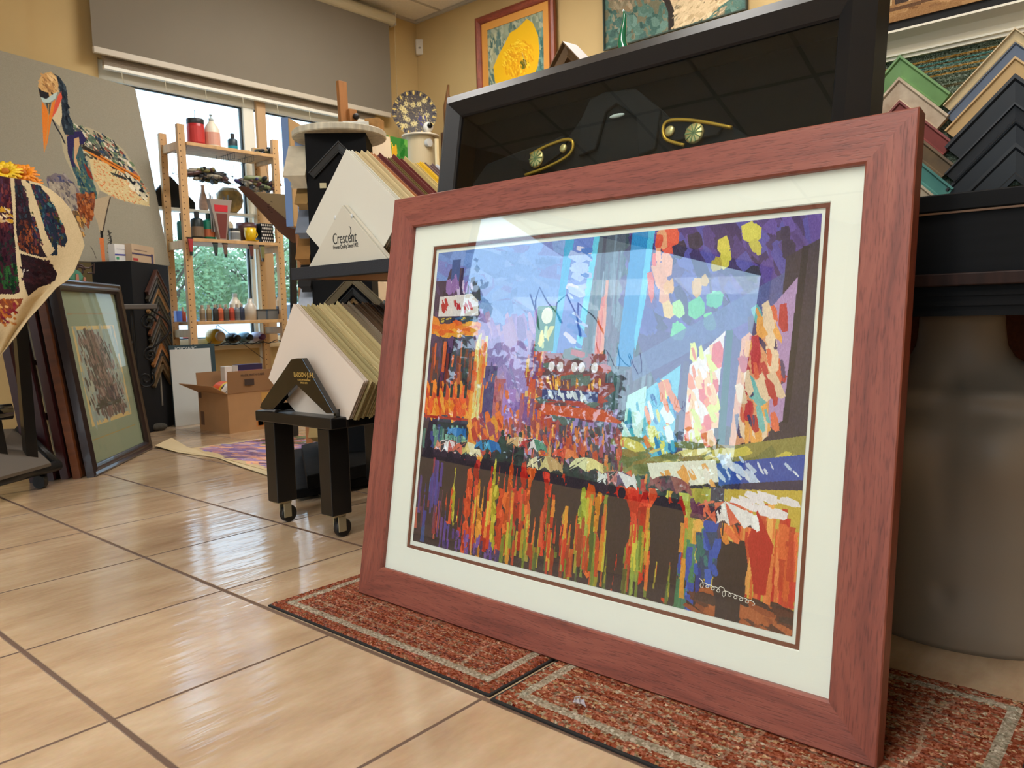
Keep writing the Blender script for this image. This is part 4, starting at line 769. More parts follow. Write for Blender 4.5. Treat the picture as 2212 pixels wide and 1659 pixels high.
low = [('ivory', 3, (216, 200, 184)), ('khaki', 7, (176, 160, 112)), ('straw', 6, (206, 188, 138)), ('sand', 6, (190, 170, 120)), ('mushroom', 5, (150, 132, 108)), ('pale grey', 2, (206, 204, 196)), ('brown', 8, (112, 86, 62)), ('dark taupe', 6, (92, 76, 66)), ('silver grey', 3, (160, 158, 152))]
g = lambda u, v, x: (lambda q: (q.y, q.z))(at(u, v, 'x', x))
X0 = .868
Tl, Rl, Ll = (.739+.008, .678), (.422+.008, .458), (.898+.008, .451)
Tl, Rl, Ll = g(634, 656, X0), g(786, 824, X0), g(580, 817, X0)
board_stack(X0, 1.22, Tl, Rl, Ll, low, 'mat boards on the low cart', 'on the low cart', 21, ztop-.02)
X1 = 1.0
Tu, Ru, Lu = g(735, 320, X1), g(862, 450, X1), g(648, 500, X1)
# the upper rack
zs = g(740, 568, X1-.02)[1]; yL, yR = g(628, 580, X1-.02)[0], g(848, 555, X1-.02)[0]-.03
rk = thing('board_rack', 'black rack shelf carrying the upper row of mat boards', 'shelf', (X1-.02, yR, 0))
tb = zs-.038
MB().box((0, 0, tb), (.04, yL-yR, zs)).box((.04, 0, tb), (.46, .04, zs)).box((.42, .04, tb), (.46, yL-yR, zs)).box((.04, yL-yR-.04, tb), (.42, yL-yR, zs)).build('shelf_frame', mat('charcoal_laminate', (36, 40, 48), .6, var=.4, scale=300), rk, bevel=.002)
MB().box((.03, .03, tb+.002), (.43, yL-yR-.03, tb+.008)).build('shelf_bottom', mat('raw_plywood', (170, 120, 70), .6, var=.2, scale=4, stretch=(1, 12, 1)), rk)
for (px_, py_) in ((.005, .006), (.42, .006), (.42, yL-yR-.05)): MB().box((px_, py_, 0), (px_+.035, py_+.035, tb)).build('post', stm, rk, bevel=.002)
MB().box((.03, .008, tb-.06), (.42, .03, tb)).build('wood_cleat', mat('raw_plywood', (170, 120, 70), .6), rk)
up_ = [('antique white', 3, (214, 210, 196)), ('oatmeal', 5, (206, 186, 142)), ('terracotta', 2, (176, 112, 66)), ('burgundy', 4, (98, 40, 36)), ('olive', 2, (110, 88, 40)), ('dark red', 4, (112, 48, 40)), ('wheat', 5, (208, 184, 120)), ('bright yellow', 3, (232, 190, 40)), ('mauve', 4, (116, 92, 92)), ('white', 2, (216, 220, 224))]
dz = zs+.0015
# boards stand on one corner in the frame: lift so that the lowest corner clears the shelf bottom
board_stack(X1+.022, 1.40, Tu, Ru, Lu, up_, 'mat boards on the upper rack', 'on the upper rack', 33, zs-.012)
hx2 = X1+.004
t = thing('board_holder', 'cream triangular holder with a crescent moon logo on the upper rack', 'board holder', (hx2, 0, 0))
hp = [at(u, v, 'x', hx2) for u, v in ((742, 444), (838, 556), (670, 575))]
for q in hp[1:]: q.z = zs+.001
crm = mat('cream_styrene', (206, 200, 184), .4)
MB().prism([(-q.y, q.z) for q in hp], 0, .005, frame_m((0, 0, 0), (0, -1, 0), (0, 0, 1), (-1, 0, 0))).build('front_plate', crm, t, bevel=.001)
for (u0, v0, u1, v1) in ((742, 444, 838, 556), (742, 444, 670, 575)):
    A_, B_ = at(u0, v0, 'x', hx2), at(u1, v1, 'x', hx2); B_.z = zs+.002; dd = A_-B_; dd.z *= 1; MB().bar(B_-Vector((hx2, 0, 0))+Vector((.009, 0, 0)), A_-Vector((hx2, 0, 0))+Vector((.009, 0, 0)), .006, .012, (1, 0, 0)).build('side_lip', crm, t)
for u_, v_ in ((724, 470), (760, 467)):
    q = at(u_, v_, 'x', hx2-.004); MB().ball((-.004, q.y, q.z), .006, 12, 8, (.6, .8, 1.2)).build('clip', mat('clear_clip', (200, 204, 204), .1), t, smooth=True)
inkd = mat('dark_ink', (52, 52, 50), .6)
q = at(744, 525, 'x', hx2-.006); text('Crescent', .048, face_x((-.0055, q.y, q.z), 0), inkd, t, sxk=.66)
q = at(746, 536, 'x', hx2-.006); text('Proven Quality Since 1902', .0185, face_x((-.0055, q.y, q.z), 0), inkd, t, sxk=.62)
q = at(754, 498, 'x', hx2-.006); MB().tube([(-.0058, q.y-.009*math.cos(a_), q.z+.012*math.sin(a_)) for a_ in [-1.9+k*.33 for k in range(12)]], lambda s: .0004+.0011*math.sin(PI*s), 6).build('crescent_logo', inkd, t)
# ---------------------------------------------------------------- black sample tower with round top
s2 = math.sqrt(.5); TWd = .235; c0 = Vector((1.344, 1.343, 0)); fdir = Vector((s2, -s2, 0)); bdir = Vector((s2, s2, 0))
ztw = at(657, 288, 'x', c0.x).z
MT = frame_m(c0, fdir, bdir, (0, 0, 1))
tw_ = thing('sample_tower', 'tall black corner sample tower topped by a round wooden disc', 'display tower', MT)
MB().box((0, 0, .095), (TWd, TWd, ztw)).build('body', mat('black_velour', (13, 13, 15), .8, spec=.2), tw_, bevel=.002)
dm_ = mat('disc_wood', (206, 198, 176), .6, var=.25, scale=12, stretch=(4, 4, 1))
MB().lathe([(.0, ztw), (.182, ztw), (.186, ztw+.004), (.186, ztw+.023), (.182, ztw+.027), (0, ztw+.027)], 56, Matrix.Translation((TWd/2, TWd/2, 0)), cap=False).build('round_top', dm_, tw_, smooth=False)
bm_ = MB(); bi = MT.inverted()
def wbox(mb, a, b): 
    m_ = MB().box(a, b); mb.add([bi @ Vector(v) for v in m_.v], m_.f)

def wprism(P, z0_, z1_): return MB().prism([tuple((bi @ Vector((x_, y_, 0))).to_2d()) for x_, y_ in P], z0_, z1_)
F1 = at(640, 1086, 'z', 0); L1 = at(633, 1003, 'z', .03); F2 = at(664, 1056, 'z', .05)
wprism([(F1.x, F1.y), (1.92, .95), (2.0, 1.75), (F1.x+(L1.x-F1.x)*1.5, F1.y+(L1.y-F1.y)*1.5+.0)], .012, .045).build('base_tray', mat('scuffed_black', (18, 18, 19), .8, spec=.15, var=.5, scale=25), tw_, bevel=.004)
wprism([(F2.x, F2.y), (1.85, 1.02), (1.9, 1.68), (F2.x+(L1.x-F1.x)*1.2, F2.y+(L1.y-F1.y)*1.2)], .045, .095).build('base_step', MATS['scuffed_black'], tw_, bevel=.004)
for k, (x_, y_) in enumerate(((1.14, 1.09), (1.86, 1.02), (1.36, 1.6), (1.9, 1.68))):
    bm_ = MB(); wbox(bm_, (x_-.02, y_-.02, 0), (x_+.02, y_+.02, .012)); bm_.build('foot', tyre_b, tw_)
MB().box((.05, -.004, ztw-.21), (.075, 0, ztw-.19)).build('price_label', mat('label_cream', (196, 186, 150), .7), tw_)
nf = -bdir; left_n = -fdir
def twf(x, z, o=.001): return frame_m(c0+fdir*x+nf*o+Vector((0, 0, z)), fdir, (0, 0, 1), nf)
def twl(y, z, o=.001): return frame_m(c0+bdir*y+left_n*o+Vector((0, 0, z)), -bdir, (0, 0, 1), left_n)
FG = 'corner samples on the round topped tower'
zf = lambda u, v: atn(u, v, nf, c0).z
for (x_, v, leg, wd, dp, m, lb) in ((.16, 590, .2, .03, .016, sm('taupe_sample', (96, 84, 60)), 'wide taupe corner sample under the upper rack shelf'), (.16, 622, .17, .02, .016, sm('black_gloss_s', (18, 18, 18)), 'black corner sample inside the taupe one under the rack shelf'),
    (.16, 644, .12, .012, .014, sm('bronze_slim', (110, 84, 48)), 'slim bronze corner sample inside the black one'), (.13, 305, .17, .03, .014, sm('ebony', (22, 20, 18)), 'ebony corner sample just under the round disc')):
    corner_sample('corner_sample', lb, twf(x_, zf(740, v)), leg, wd, dp, m, FG)
woodend = mat('raw_wood_end', (176, 128, 68), .7, var=.2, scale=40); 
ls = [(1.325, .2, .06, .085, (214, 204, 180), 'big cream deep corner sample at the top left of the tower'), (1.20, .17, .03, .05, (150, 118, 70), 'natural wood corner sample on the left of the tower'), (1.10, .19, .028, .05, (120, 130, 146), 'blue grey corner sample on the left of the tower'), (1.0, .19, .03, .055, (150, 108, 58), 'honey wood corner sample on the left of the tower'),
      (.90, .20, .03, .05, (28, 30, 34), 'black corner sample level with the upper rack shelf'), (.81, .20, .03, .055, (176, 184, 198), 'silver corner sample on the left of the tower'), (.70, .19, .03, .045, (44, 46, 52), 'charcoal corner sample just below the rack shelf'), (.61, .15, .035, .06, (30, 30, 32), 'black corner sample level with the lower board tops'),
      (.50, .14, .03, .06, (140, 104, 60), 'raw wood corner sample low on the tower'), (.38, .14, .03, .05, (36, 34, 34), 'dark corner sample low on the tower'), (.24, .12, .03, .05, (170, 142, 90), 'pale wood corner sample near the tower base')]
for z_, leg, wd, dp, col, lb in ls:
    corner_sample('corner_sample', lb, twl(.115, z_), leg, wd, dp, mat('ls_%d' % int(z_*1000), col, .5, var=.15, scale=20), FG)
# things on the round top
top = c0+bdir*TWd/2+fdir*TWd/2+Vector((0, 0, ztw+.027))
q = at(715, 262, 'x', top.x-.02)
bk_ = thing('paper_box', 'slim white box lying tilted on the round tower top', 'box', Matrix.Translation((top.x+.03, top.y-.07, top.z)) @ Matrix.Rotation(.9, 4, 'Z') @ Matrix.Rotation(-.18, 4, 'Y'))
MB().box((-.06, -.05, .012), (.06, .05, .034)).build('cover', mat('white_paper', (222, 220, 212), .6), bk_, bevel=.002); MB().box((-.058, -.052, .016), (.062, .049, .030)).build('pages', mat('pages', (190, 170, 130), .8), bk_)
tag(MB().box((-.03, -.03, 0), (.03, .03, .05)).build('small_block', mat('raw_wood_end', (176, 128, 68), .7), M=Matrix.Translation((top.x+.10, top.y-.10, top.z)) @ Matrix.Rotation(.5, 4, 'Z'), bevel=.002), 'small brown wooden block at the right edge of the round tower top', 'block')
# easel mast behind the tower
a = at(737, 176, 'y', 2.3); b = at(755, 262, 'y', 2.3)
es = thing('easel', 'wooden studio easel whose mast rises behind the round tower top', 'easel', (b.x, 2.3, 0))
dx_ = (a.x-b.x)*1.0
eam = mat('easel_wood', (176, 118, 62), .5, var=.2, scale=5, stretch=(6, 6, 1))
MB().bar((-.0-dx_*6.0*0, 0, .05), (dx_, 0, a.z), .055, .025, (0, 1, 0)).build('mast', eam, es, bevel=.002)
MB().bar((.02, -.02, b.z-.25), (.0, -.02, b.z+.06), .05, .03, (0, 1, 0)).build('slider', eam, es, bevel=.002)
MB().lathe([(.016, 0), (.018, .01), (.014, .022), (.0005, .024)], 16, Matrix.Translation((.012, -.036, b.z+.02)) @ Matrix.Rotation(PI/2, 4, 'X')).build('knob', tyre_b, es, smooth=True)
for sx_ in (-.3, .3): MB().bar((sx_, .3, 0), (0, .02, 1.2), .04, .02, (0, 1, 0)).build('leg', eam, es)
# canvases behind the tower
def canvas_obj(name, label, P, y, depth, cnv, back=None, cat='canvas'):
    """stretched canvas facing the camera side: P = four photo corners tl,tr,br,bl on the plane y"""
    q = [at(u, v, 'y', y) for u, v in P]; t = thing(name, label, cat, (q[3].x, y, 0)); o = Vector((q[3].x, y, 0)); q[2].z = q[3].z = .001; q = [a_-o for a_ in q]
    fn = lambda U, V: tuple((1-V)*((1-U)*q[0][i]+U*q[1][i])+V*((1-U)*q[3][i]+U*q[2][i]) for i in (0, 1, 2))
    cnv.mesh('painted_face', fn, paint_mat('canvas_paint', .85, .3, .1), t)
    d = Vector((0, depth, 0)); e_ = [a_+Vector((0, .001, 0)) for a_ in q]; MB().add([*e_, *[a_+d for a_ in e_]], [(0, 1, 2, 3), (7, 6, 5, 4), (0, 4, 5, 1), (1, 5, 6, 2), (2, 6, 7, 3), (3, 7, 4, 0)]).build('stretcher', back or mat('canvas_edge', (222, 212, 190), .85), t); return t
c = Canvas(60, 60, (226, 208, 178)); c.dabs(60, (0, 0, 1, 1), [(226, 206, 176), (214, 196, 168)], .2)
fl0 = lambda y, u: at(u, 900, 'y', y)
canvas_obj('blank_canvas', 'blank cream canvas standing to the right of the round topped tower', [(770, 283), (842, 296), (900, 560), (790, 560)], 2.55, .03, c)
c = Canvas(90, 150, (60, 120, 50)); c.dabs(60, (0, 0, 1, .3), [(50, 120, 50), (90, 150, 60), (220, 170, 50)], .1); c.dabs(120, (.1, .18, 1, .5), [(214, 90, 30), (226, 130, 50), (200, 60, 30), (236, 180, 80)], .12); c.dabs(90, (0, .45, 1, .75), [(214, 180, 50), (170, 160, 50), (226, 200, 90)], .12); c.dabs(80, (0, .7, 1, 1), [(30, 140, 60), (20, 90, 90), (30, 70, 120)], .12)
canvas_obj('flower_canvas', 'green orange and yellow abstract flower canvas behind the mat boards', [(826, 290), (880, 302), (890, 700), (800, 700)], 2.75, .03, c)
c = Canvas(60, 60, (206, 224, 244)); c.dabs(40, (0, 0, 1, 1), [(206, 224, 244)], .1)
q = at(609, 256, 'y', 2.0)
bc = thing('stretched_canvas', 'blue edged stretched canvas seen from behind at the left of the tower', 'canvas', frame_m((q.x, 2.0, q.z-.5), (.83, .55, 0), (0, 0, 1), (.55, -.83, 0)))
frame_mb(.42, .5, [(0, 0), (0, .035), (.05, .035), (.05, 0)]).build('stretcher_bars', mat('stretcher_wood', (196, 160, 110), .7, var=.1, scale=8), bc)
MB().box((-.003, -.003, -.004), (.423, .503, .0)).box((-.004, -.003, 0), (0, .503, .03)).box((-.003, .5, 0), (.423, .504, .03)).build('canvas_back', mat('sky_blue_canvas', (120, 150, 200), .8), bc)
MB().box((.16, -q.z+.5, -.03), (.2, -.004, .0)).build('prop', eam, bc)
# ---------------------------------------------------------------- back corner: white pedestal, plate, webcam
PC = at(908, 294, 'y', 3.3); pr_ = .145
pd = thing('pedestal_table', 'round white pedestal table in the far corner under the patterned plate', 'table', (PC.x, 3.3, 0))
wl = mat('white_laminate', (214, 204, 184), .4)
MB().lathe([(.0, PC.z-.012), (pr_, PC.z-.01), (pr_, PC.z), (0, PC.z)], 48, cap=False).build('table_top', wl, pd)
MB().lathe([(.11, .02), (.11, PC.z-.012)], 40).build('drum', mat('drum_beige', (186, 170, 136), .6), pd, smooth=False); MB().lathe([(.0, 0), (.14, 0), (.14, .02), (0, .02)], 40, cap=False).build('base', wl, pd)
MB().lathe([(.03, 0), (.03, .028), (.0005, .03)], 20, frame_m((-.03, -.108, PC.z-.075), (1, 0, 0), (0, 0, 1), (0, -1, 0))).build('round_knob', mat('grey_knob', (190, 190, 186), .35), pd)
q = at(943, 300, 'y', 3.1); q2 = at(944, 440, 'y', 3.1)
tag(MB().bar((q2.x, 3.1, 0), (q.x, 3.1, q.z), .022, .022).build('wood_stick', mat('pale_wood', (226, 206, 160), .6)), 'pale square wooden stick standing in front of the white pedestal table', 'stick')
q = at(902, 288, 'y', 3.33); rp = .172
pl = thing('decorative_plate', 'round plate with dark blue and cream flowers standing on the corner table', 'plate', frame_m((q.x, 3.36, PC.z+.002), (.80, -.6, 0), Vector((.02, .03, 1)), (-.6, -.8, .03)))
c = Canvas(130, 130, (70, 62, 60)); r = random.Random(5)
c.dabs(800, (0, 0, 1, 1), [(54, 48, 66), (160, 142, 92), (96, 86, 66), (190, 172, 118), (50, 42, 44), (120, 104, 70)], .02, 1.0, 14, r)
for k in range(16):
    x, y = r.uniform(.2, .8), r.uniform(.2, .8); 
    for j in range(8): c.line([(x, y), (x+.055*math.cos(j*.785), y+.055*math.sin(j*.785))], 2.6, (206, 190, 130))
    c.ell(x, y, .016, .016, (120, 90, 50))
c.dabs(30, (.6, .45, .75, .75), [(60, 50, 110)], .03, 1)
for k in range(36): a_ = k*PI/18; c.line([(.5+.42*math.cos(a_), .5+.42*math.sin(a_)), (.5+.48*math.cos(a_), .5+.48*math.sin(a_))], 4, (206, 176, 90) if k % 2 else (34, 30, 44))
def pf(U, V):
    X = U*2-1; Y = 1-V*2; x = X*np.sqrt(1-Y*Y/2); y = Y*np.sqrt(1-X*X/2); rad = np.hypot(x, y)
    return x*rp, y*rp+rp+.004, .012+.022*rad**2
# colours are sampled in disc space
sq = c.a.copy(); hh, ww = sq.shape[:2]; U, V = np.meshgrid((np.arange(ww)+.5)/ww, (np.arange(hh)+.5)/hh); X = U*2-1; Y = 1-V*2; x = X*np.sqrt(1-Y*Y/2); y = Y*np.sqrt(1-X*X/2)
c.a = sq[np.clip(((1-(y+1)/2)*hh).astype(int), 0, hh-1), np.clip(((x+1)/2*ww).astype(int), 0, ww-1)]
c.mesh('painted_face', pf, paint_mat('glazed', .5, .2, .3), pl)
MB().lathe([(.05, .0), (rp*.8, .012), (rp+.001, .032), (rp+.001, .034), (rp*.8, .015), (.05, .006)], 40, Matrix.Translation((0, rp+.004, 0))).build('rim', mat('plate_rim', (196, 160, 80), .3), pl)
MB().bar((-.05, .0, .04), (.05, 0, .04), .01, .008).bar((0, 0, .04), (0, .12, -.03), .008, .008).build('plate_stand', mat('dark_stand', (70, 44, 24), .5), pl)
q = at(929, 281, 'y', 3.19)
wc = thing('webcam', 'small white ball webcam with a black lens in front of the plate', 'camera', (q.x, 3.21, PC.z))
MB().lathe([(.034, 0), (.036, .005), (.018, .016)], 20).build('stand', wl, wc, smooth=True); MB().ball((0, 0, .052), .039, 20, 12).build('body', mat('webcam_white', (232, 230, 224), .3), wc, smooth=True)
MB().lathe([(.021, 0), (.021, .009), (.0005, .01)], 18, frame_m((-.013, -.031, .056), (0, 0, 1), Vector((-.4, -.9, .1)).cross(Vector((0, 0, 1))), (-.4, -.9, .1))).build('lens', mat('lens_black', (10, 10, 12), .1), wc)
q = at(966, 184, 'x', 3.9)
fg = thing('carved_figure', 'small carved wooden figure rising behind the black shadow box corner', 'figure', (3.9, q.y, 0)); z0 = at(966, 215, 'x', 3.9).z
MB().tube([(0, 0, z0-.25), (0, .01, z0-.05), (0, -.005, z0+.01), (.0, 0, z0+.03), (0, -.012, q.z)], lambda t: .028*(1-t)+.008, 8).build('carving', mat('carved_wood', (110, 72, 34), .6), fg, smooth=True); MB().box((-.04, -.05, 0), (.04, .05, z0-.25)).build('plinth', mat('dark_stand', (70, 44, 24), .5), fg)
# ---------------------------------------------------------------- canvas with the big patchwork bird
TRc, BRc, TLc = Vector((1.789, 3.768, 2.102)), Vector((1.771, 3.556, .984)), Vector((.994, 3.556, 2.098))
exx = (TRc-TLc).normalized(); ey = TRc-BRc; ey = (ey-exx*ey.dot(exx)).normalized(); bn = exx.cross(ey)
def bpx(u, v): return atn(u, v, bn, TRc)
Wb = .98; TLc = TRc-exx*Wb; zb0 = atn(325, 577, nfA_, (1.6, 3.345, 0)).z if False else .992; Hb = (TRc.z-zb0)/ey.z
bird = thing('bird_canvas', 'tall grey canvas with a patchwork wading bird with an orange beak', 'canvas', frame_m(TLc-ey*Hb, exx, ey, bn))
BI = bird.matrix_world.copy(); BI.invert()
cw, ch = 390, 446; c = Canvas(cw, ch, (150, 144, 128))
def B(u, v): q_ = BI @ bpx(u, v); return (q_.x/Wb, 1-q_.y/Hb)
bp = lambda P, col, a=1: c.poly([B(*p) for p in P], col, a)
bl_ = lambda P, w_, col, a=1: c.line([B(*p) for p in P], w_, col, a)
r = random.Random(8)
def feathers(P, n, cols, size, ang, jit=14):
    us = [p[0] for p in P]; vs_ = [p[1] for p in P]; k = 0
    while k < n:
        u, v = r.uniform(min(us), max(us)), r.uniform(min(vs_), max(vs_)); ins = False
        for i in range(len(P)):
            (xa, ya), (xb, yb) = P[i], P[(i+1) % len(P)]
            if (ya > v) != (yb > v) and u < (xb-xa)*(v-ya)/(yb-ya)+xa: ins = not ins
        k += 1
        if not ins: continue
        x, y = B(u, v); c.dabs(1, (x, y, x, y), cols, size*r.uniform(.7, 1.2), ang, jit, r, aspect=2.2)
body = [(128, 275), (160, 268), (195, 277), (235, 296), (268, 325), (292, 362), (312, 400), (322, 432), (318, 446), (285, 440), (245, 425), (215, 412), (205, 440), (180, 452), (172, 410), (155, 370), (140, 340), (132, 305)]
bp(body, (176, 164, 136)); bp([(190, 330), (240, 352), (322, 420), (322, 446), (260, 432), (218, 412), (200, 380)], (206, 188, 140))
feathers([(200, 330), (322, 410), (322, 446), (240, 428), (205, 390)], 900, [(206, 126, 80), (196, 140, 90), (214, 196, 150)], .007, .6)
feathers([(160, 268), (235, 296), (292, 362), (320, 425), (290, 400), (230, 350), (170, 320), (140, 290)], 1500, [(60, 66, 70), (196, 186, 160), (90, 110, 96), (150, 84, 70), (50, 70, 96), (214, 206, 186), (44, 44, 46), (110, 130, 100)], .017, .7)
feathers([(150, 300), (230, 320), (260, 350), (200, 345), (160, 330)], 160, [(66, 60, 54), (200, 190, 160), (96, 100, 90)], .016, .6)
bl_([(185, 322), (225, 345), (262, 366), (300, 386)], 12, (214, 130, 50)); bl_([(200, 330), (250, 358), (298, 386)], 3, (120, 60, 30)); bl_([(180, 318), (214, 334)], 9, (52, 46, 40))
for k in range(8): bl_([(238+k*3, 372+k*1), (246+k*6, 380+k*2), (252+k*4, 366+k*4)], 2, (50, 54, 56))
feathers([(270, 370), (318, 420), (318, 436), (282, 405)], 120, [(34, 38, 44), (214, 206, 180)], .02, .7)
# second bird neck, green and blue with an orange breast
bp([(100, 385), (118, 374), (140, 378), (158, 395), (176, 420), (170, 470), (160, 470), (140, 430), (120, 410), (104, 405)], (120, 110, 116)); feathers([(100, 385), (140, 378), (176, 420), (170, 470), (120, 430)], 300, [(90, 86, 112), (150, 140, 136), (110, 100, 104), (70, 74, 110)], .014, 1.1)
bp([(104, 392), (160, 396), (172, 440), (180, 500), (176, 512), (150, 470), (112, 440)], (160, 148, 132)); feathers([(104, 392), (160, 396), (176, 500), (150, 470), (110, 430)], 260, [(130, 120, 116), (170, 158, 140), (100, 96, 100)], .012, 1.2)
bp([(160, 310), (176, 318), (188, 352), (200, 390), (210, 420), (208, 440), (180, 440), (172, 400), (158, 370), (150, 345)], (66, 92, 96)); feathers([(165, 340), (190, 350), (212, 430), (180, 440), (166, 390)], 260, [(50, 90, 96), (80, 116, 106), (40, 66, 84), (110, 120, 90)], .016, 1.3)
bp([(144, 296), (160, 284), (176, 284), (186, 300), (180, 312), (170, 312), (158, 318), (156, 340), (164, 362), (156, 360), (146, 330)], (50, 44, 84)); bp([(160, 300), (170, 296), (172, 312), (164, 340), (174, 372), (160, 350)], (196, 160, 120)); bp([(180, 350), (196, 372), (202, 390), (190, 380)], (130, 50, 36))
feathers([(166, 420), (204, 420), (208, 450), (190, 490), (170, 470)], 420, [(140, 74, 40), (170, 100, 52), (96, 50, 32), (120, 64, 40)], .014, 1.5); feathers([(158, 455), (182, 470), (180, 512), (172, 500)], 110, [(200, 150, 80), (120, 90, 60), (80, 66, 50)], .018, 1.5)
# neck, head and beak
bp([(114, 158), (128, 166), (142, 186), (146, 215), (148, 245), (158, 270), (160, 292), (140, 290), (134, 275), (130, 250), (132, 220), (128, 190)], (44, 54, 64)); feathers([(114, 158), (142, 186), (148, 245), (160, 280), (136, 280), (132, 220), (126, 190)], 260, [(40, 50, 62), (60, 74, 84), (30, 36, 46)], .014, 1.4)
bp([(131, 205), (134, 250), (129, 274), (118, 262), (112, 255), (124, 225)], (206, 190, 156)); bp([(132, 198), (134, 212), (122, 240), (112, 256), (116, 230), (126, 205)], (214, 92, 70))
bl_([(113, 258), (122, 276), (132, 292), (140, 310)], 3.5, (36, 40, 48))
bp([(82, 185), (86, 168), (96, 158), (110, 155), (122, 166), (126, 184), (124, 200), (116, 214), (104, 222), (90, 214), (84, 202)], (206, 164, 108)); feathers([(84, 180), (96, 158), (122, 166), (124, 196), (96, 200)], 90, [(196, 150, 96), (150, 110, 70), (220, 184, 130)], .014, .8)
bp([(82, 188), (90, 196), (104, 200), (106, 210), (96, 216), (86, 208)], (44, 42, 46)); bp([(88, 210), (100, 214), (112, 205), (124, 198), (120, 212), (104, 224), (92, 220)], (180, 200, 196)); c.ell(*B(112, 202), .007, .006, (60, 40, 30)); bp([(98, 222), (110, 222), (106, 248)], (80, 80, 74))
bp([(90, 218), (100, 232), (106, 250), (112, 222), (120, 215), (114, 245), (108, 275), (102, 310), (95, 331), (93, 300), (91, 262)], (222, 128, 50)); bl_([(105, 225), (103, 280), (96, 325)], 1.6, (190, 150, 90))
# legs and scribbles
bp([(206, 430), (240, 422), (236, 445), (228, 470), (222, 500), (215, 502), (210, 480), (202, 460)], (176, 158, 130)); bl_([(238, 426), (230, 460), (222, 500)], 3, (70, 60, 52)); bl_([(219, 500), (220, 514)], 7, (34, 32, 30)); bp([(214, 514), (224, 514), (229, 590), (226, 600), (221, 575)], (206, 116, 66))
bl_([(234, 498), (240, 520), (236, 545)], 4, (52, 52, 50), .9); 
for k in range(6): bl_([(232, 500+k*9), (240, 503+k*9), (234, 507+k*9)], 1.6, (44, 44, 42))
bl_([(196, 533), (203, 545), (208, 560)], 1.5, (70, 62, 56))
c.noise(3)
c.mesh('painting', flat(Wb, Hb, .001), paint_mat('canvas_paint', .85, .3, .1), bird)
MB().box((0, 0, -.028), (Wb, Hb, 0)).build('stretcher', mat('grey_canvas_edge', (168, 162, 146), .85), bird)
# ---------------------------------------------------------------- left display tower with dark samples
a0_ = Vector((1.45, 3.215, 0)); a1_ = Vector((1.806, 3.524, 0)); fd = (a1_-a0_); AW = fd.length; fd.normalize(); nfA = Vector((fd.y, -fd.x, 0)); bdA = -nfA; ztA = at(281, 574, 'x', a0_.x).z
ztA = .985
TA = thing('sample_tower', 'black display tower with dark corner samples left of the wooden shelf', 'display tower', frame_m(a0_, fd, bdA, (0, 0, 1)))
MB().box((0, 0, 0), (AW, .012, ztA)).box((0, .012, 0), (.012, .22, ztA)).box((AW-.012, .012, 0), (AW, .22, ztA)).box((.012, .208, 0), (AW-.012, .22, ztA)).box((.012, .012, ztA-.012), (AW-.012, .208, ztA)).build('body', mat('black_cloth_panel', (24, 25, 28), .8, spec=.2), TA)
MB().box((AW*.56-.006, -.006, .14), (AW*.56+.006, 0, .55)).build('metal_rail', mat('dull_rail', (130, 122, 112), .5), TA)
cols = [((70, 40, 30), .03), ((56, 50, 40), .026), ((30, 30, 30), .022), ((140, 104, 62), .02), ((60, 58, 44), .024), ((44, 40, 34), .022), ((110, 66, 40), .02), ((52, 48, 38), .026), ((70, 56, 36), .02), ((44, 42, 36), .024), ((60, 50, 40), .02), ((150, 96, 44), .026), ((40, 36, 30), .02), ((120, 88, 54), .018), ((96, 76, 48), .018)]
vz = [583, 598, 614, 624, 640, 656, 672, 684, 698, 710, 726, 742, 757, 770, 788]
nms = ['reddish brown', 'smoky olive', 'matte black', 'tan', 'mossy', 'umber', 'russet', 'dark olive', 'bronze', 'charcoal olive', 'coffee', 'orange brown', 'near black', 'light brown', 'khaki']
for k, (v, (col, wd)) in enumerate(zip(vz, cols)):
    z_ = atn(335, v, nfA, a0_).z
    corner_sample('corner_sample', '%s corner sample on the black tower, %s from the top' % (nms[k], ['first', 'second', 'third', 'fourth', 'fifth', 'sixth', 'seventh', 'eighth', 'ninth', 'tenth', 'eleventh', 'twelfth', 'thirteenth', 'fourteenth', 'lowest, fifteenth'][k]),
                  frame_m(a0_+fd*AW*.56+nfA*.0065+Vector((0, 0, z_)), fd, (0, 0, 1), nfA), .19 if k < 11 else .17, wd, .022, mat('tw_%d' % k, col, .5, var=.2, scale=20), 'corner samples on the left black tower')
# postal boxes on it
def small_box(name, label, c0_, sz, yaw, m, extra=None, group=None):
    t = thing(name, label, 'box', Matrix.Translation(c0_) @ Matrix.Rotation(yaw, 4, 'Z'), group); MB().box((-sz[0]/2, -sz[1]/2, 0), (sz[0]/2, sz[1]/2, sz[2])).build('carton', m, t, bevel=.002)
    for nm, lo, hi, mm in extra or []: MB().box(lo, hi).build(nm, mm, t)
    return t
blu = mat('blue_stripe', (60, 64, 150), .6); redm_ = mat('red_stripe', (170, 40, 44), .6); grn = mat('green_mark', (60, 150, 110), .6)
q = at(259, 573, 'y', 3.30)
small_box('postal_box', 'small white postal box with a blue stripe on the black tower', (lambda q_: Vector((q_.x, q_.y, ztA+.001)))(at(261, 573, 'y', 3.315)), (.105, .055, .095), .25, mat('postal_white', (222, 222, 220), .6), [('blue_stripe', (-.0525, -.029, .032), (.0525, -.0275, .04), blu), ('green_logo', (-.045, -.029, .008), (-.028, -.0275, .024), grn), ('print_line', (-.04, -.0288, .065), (.02, -.0275, .068), mat('grey_print', (150, 150, 170), .6))])
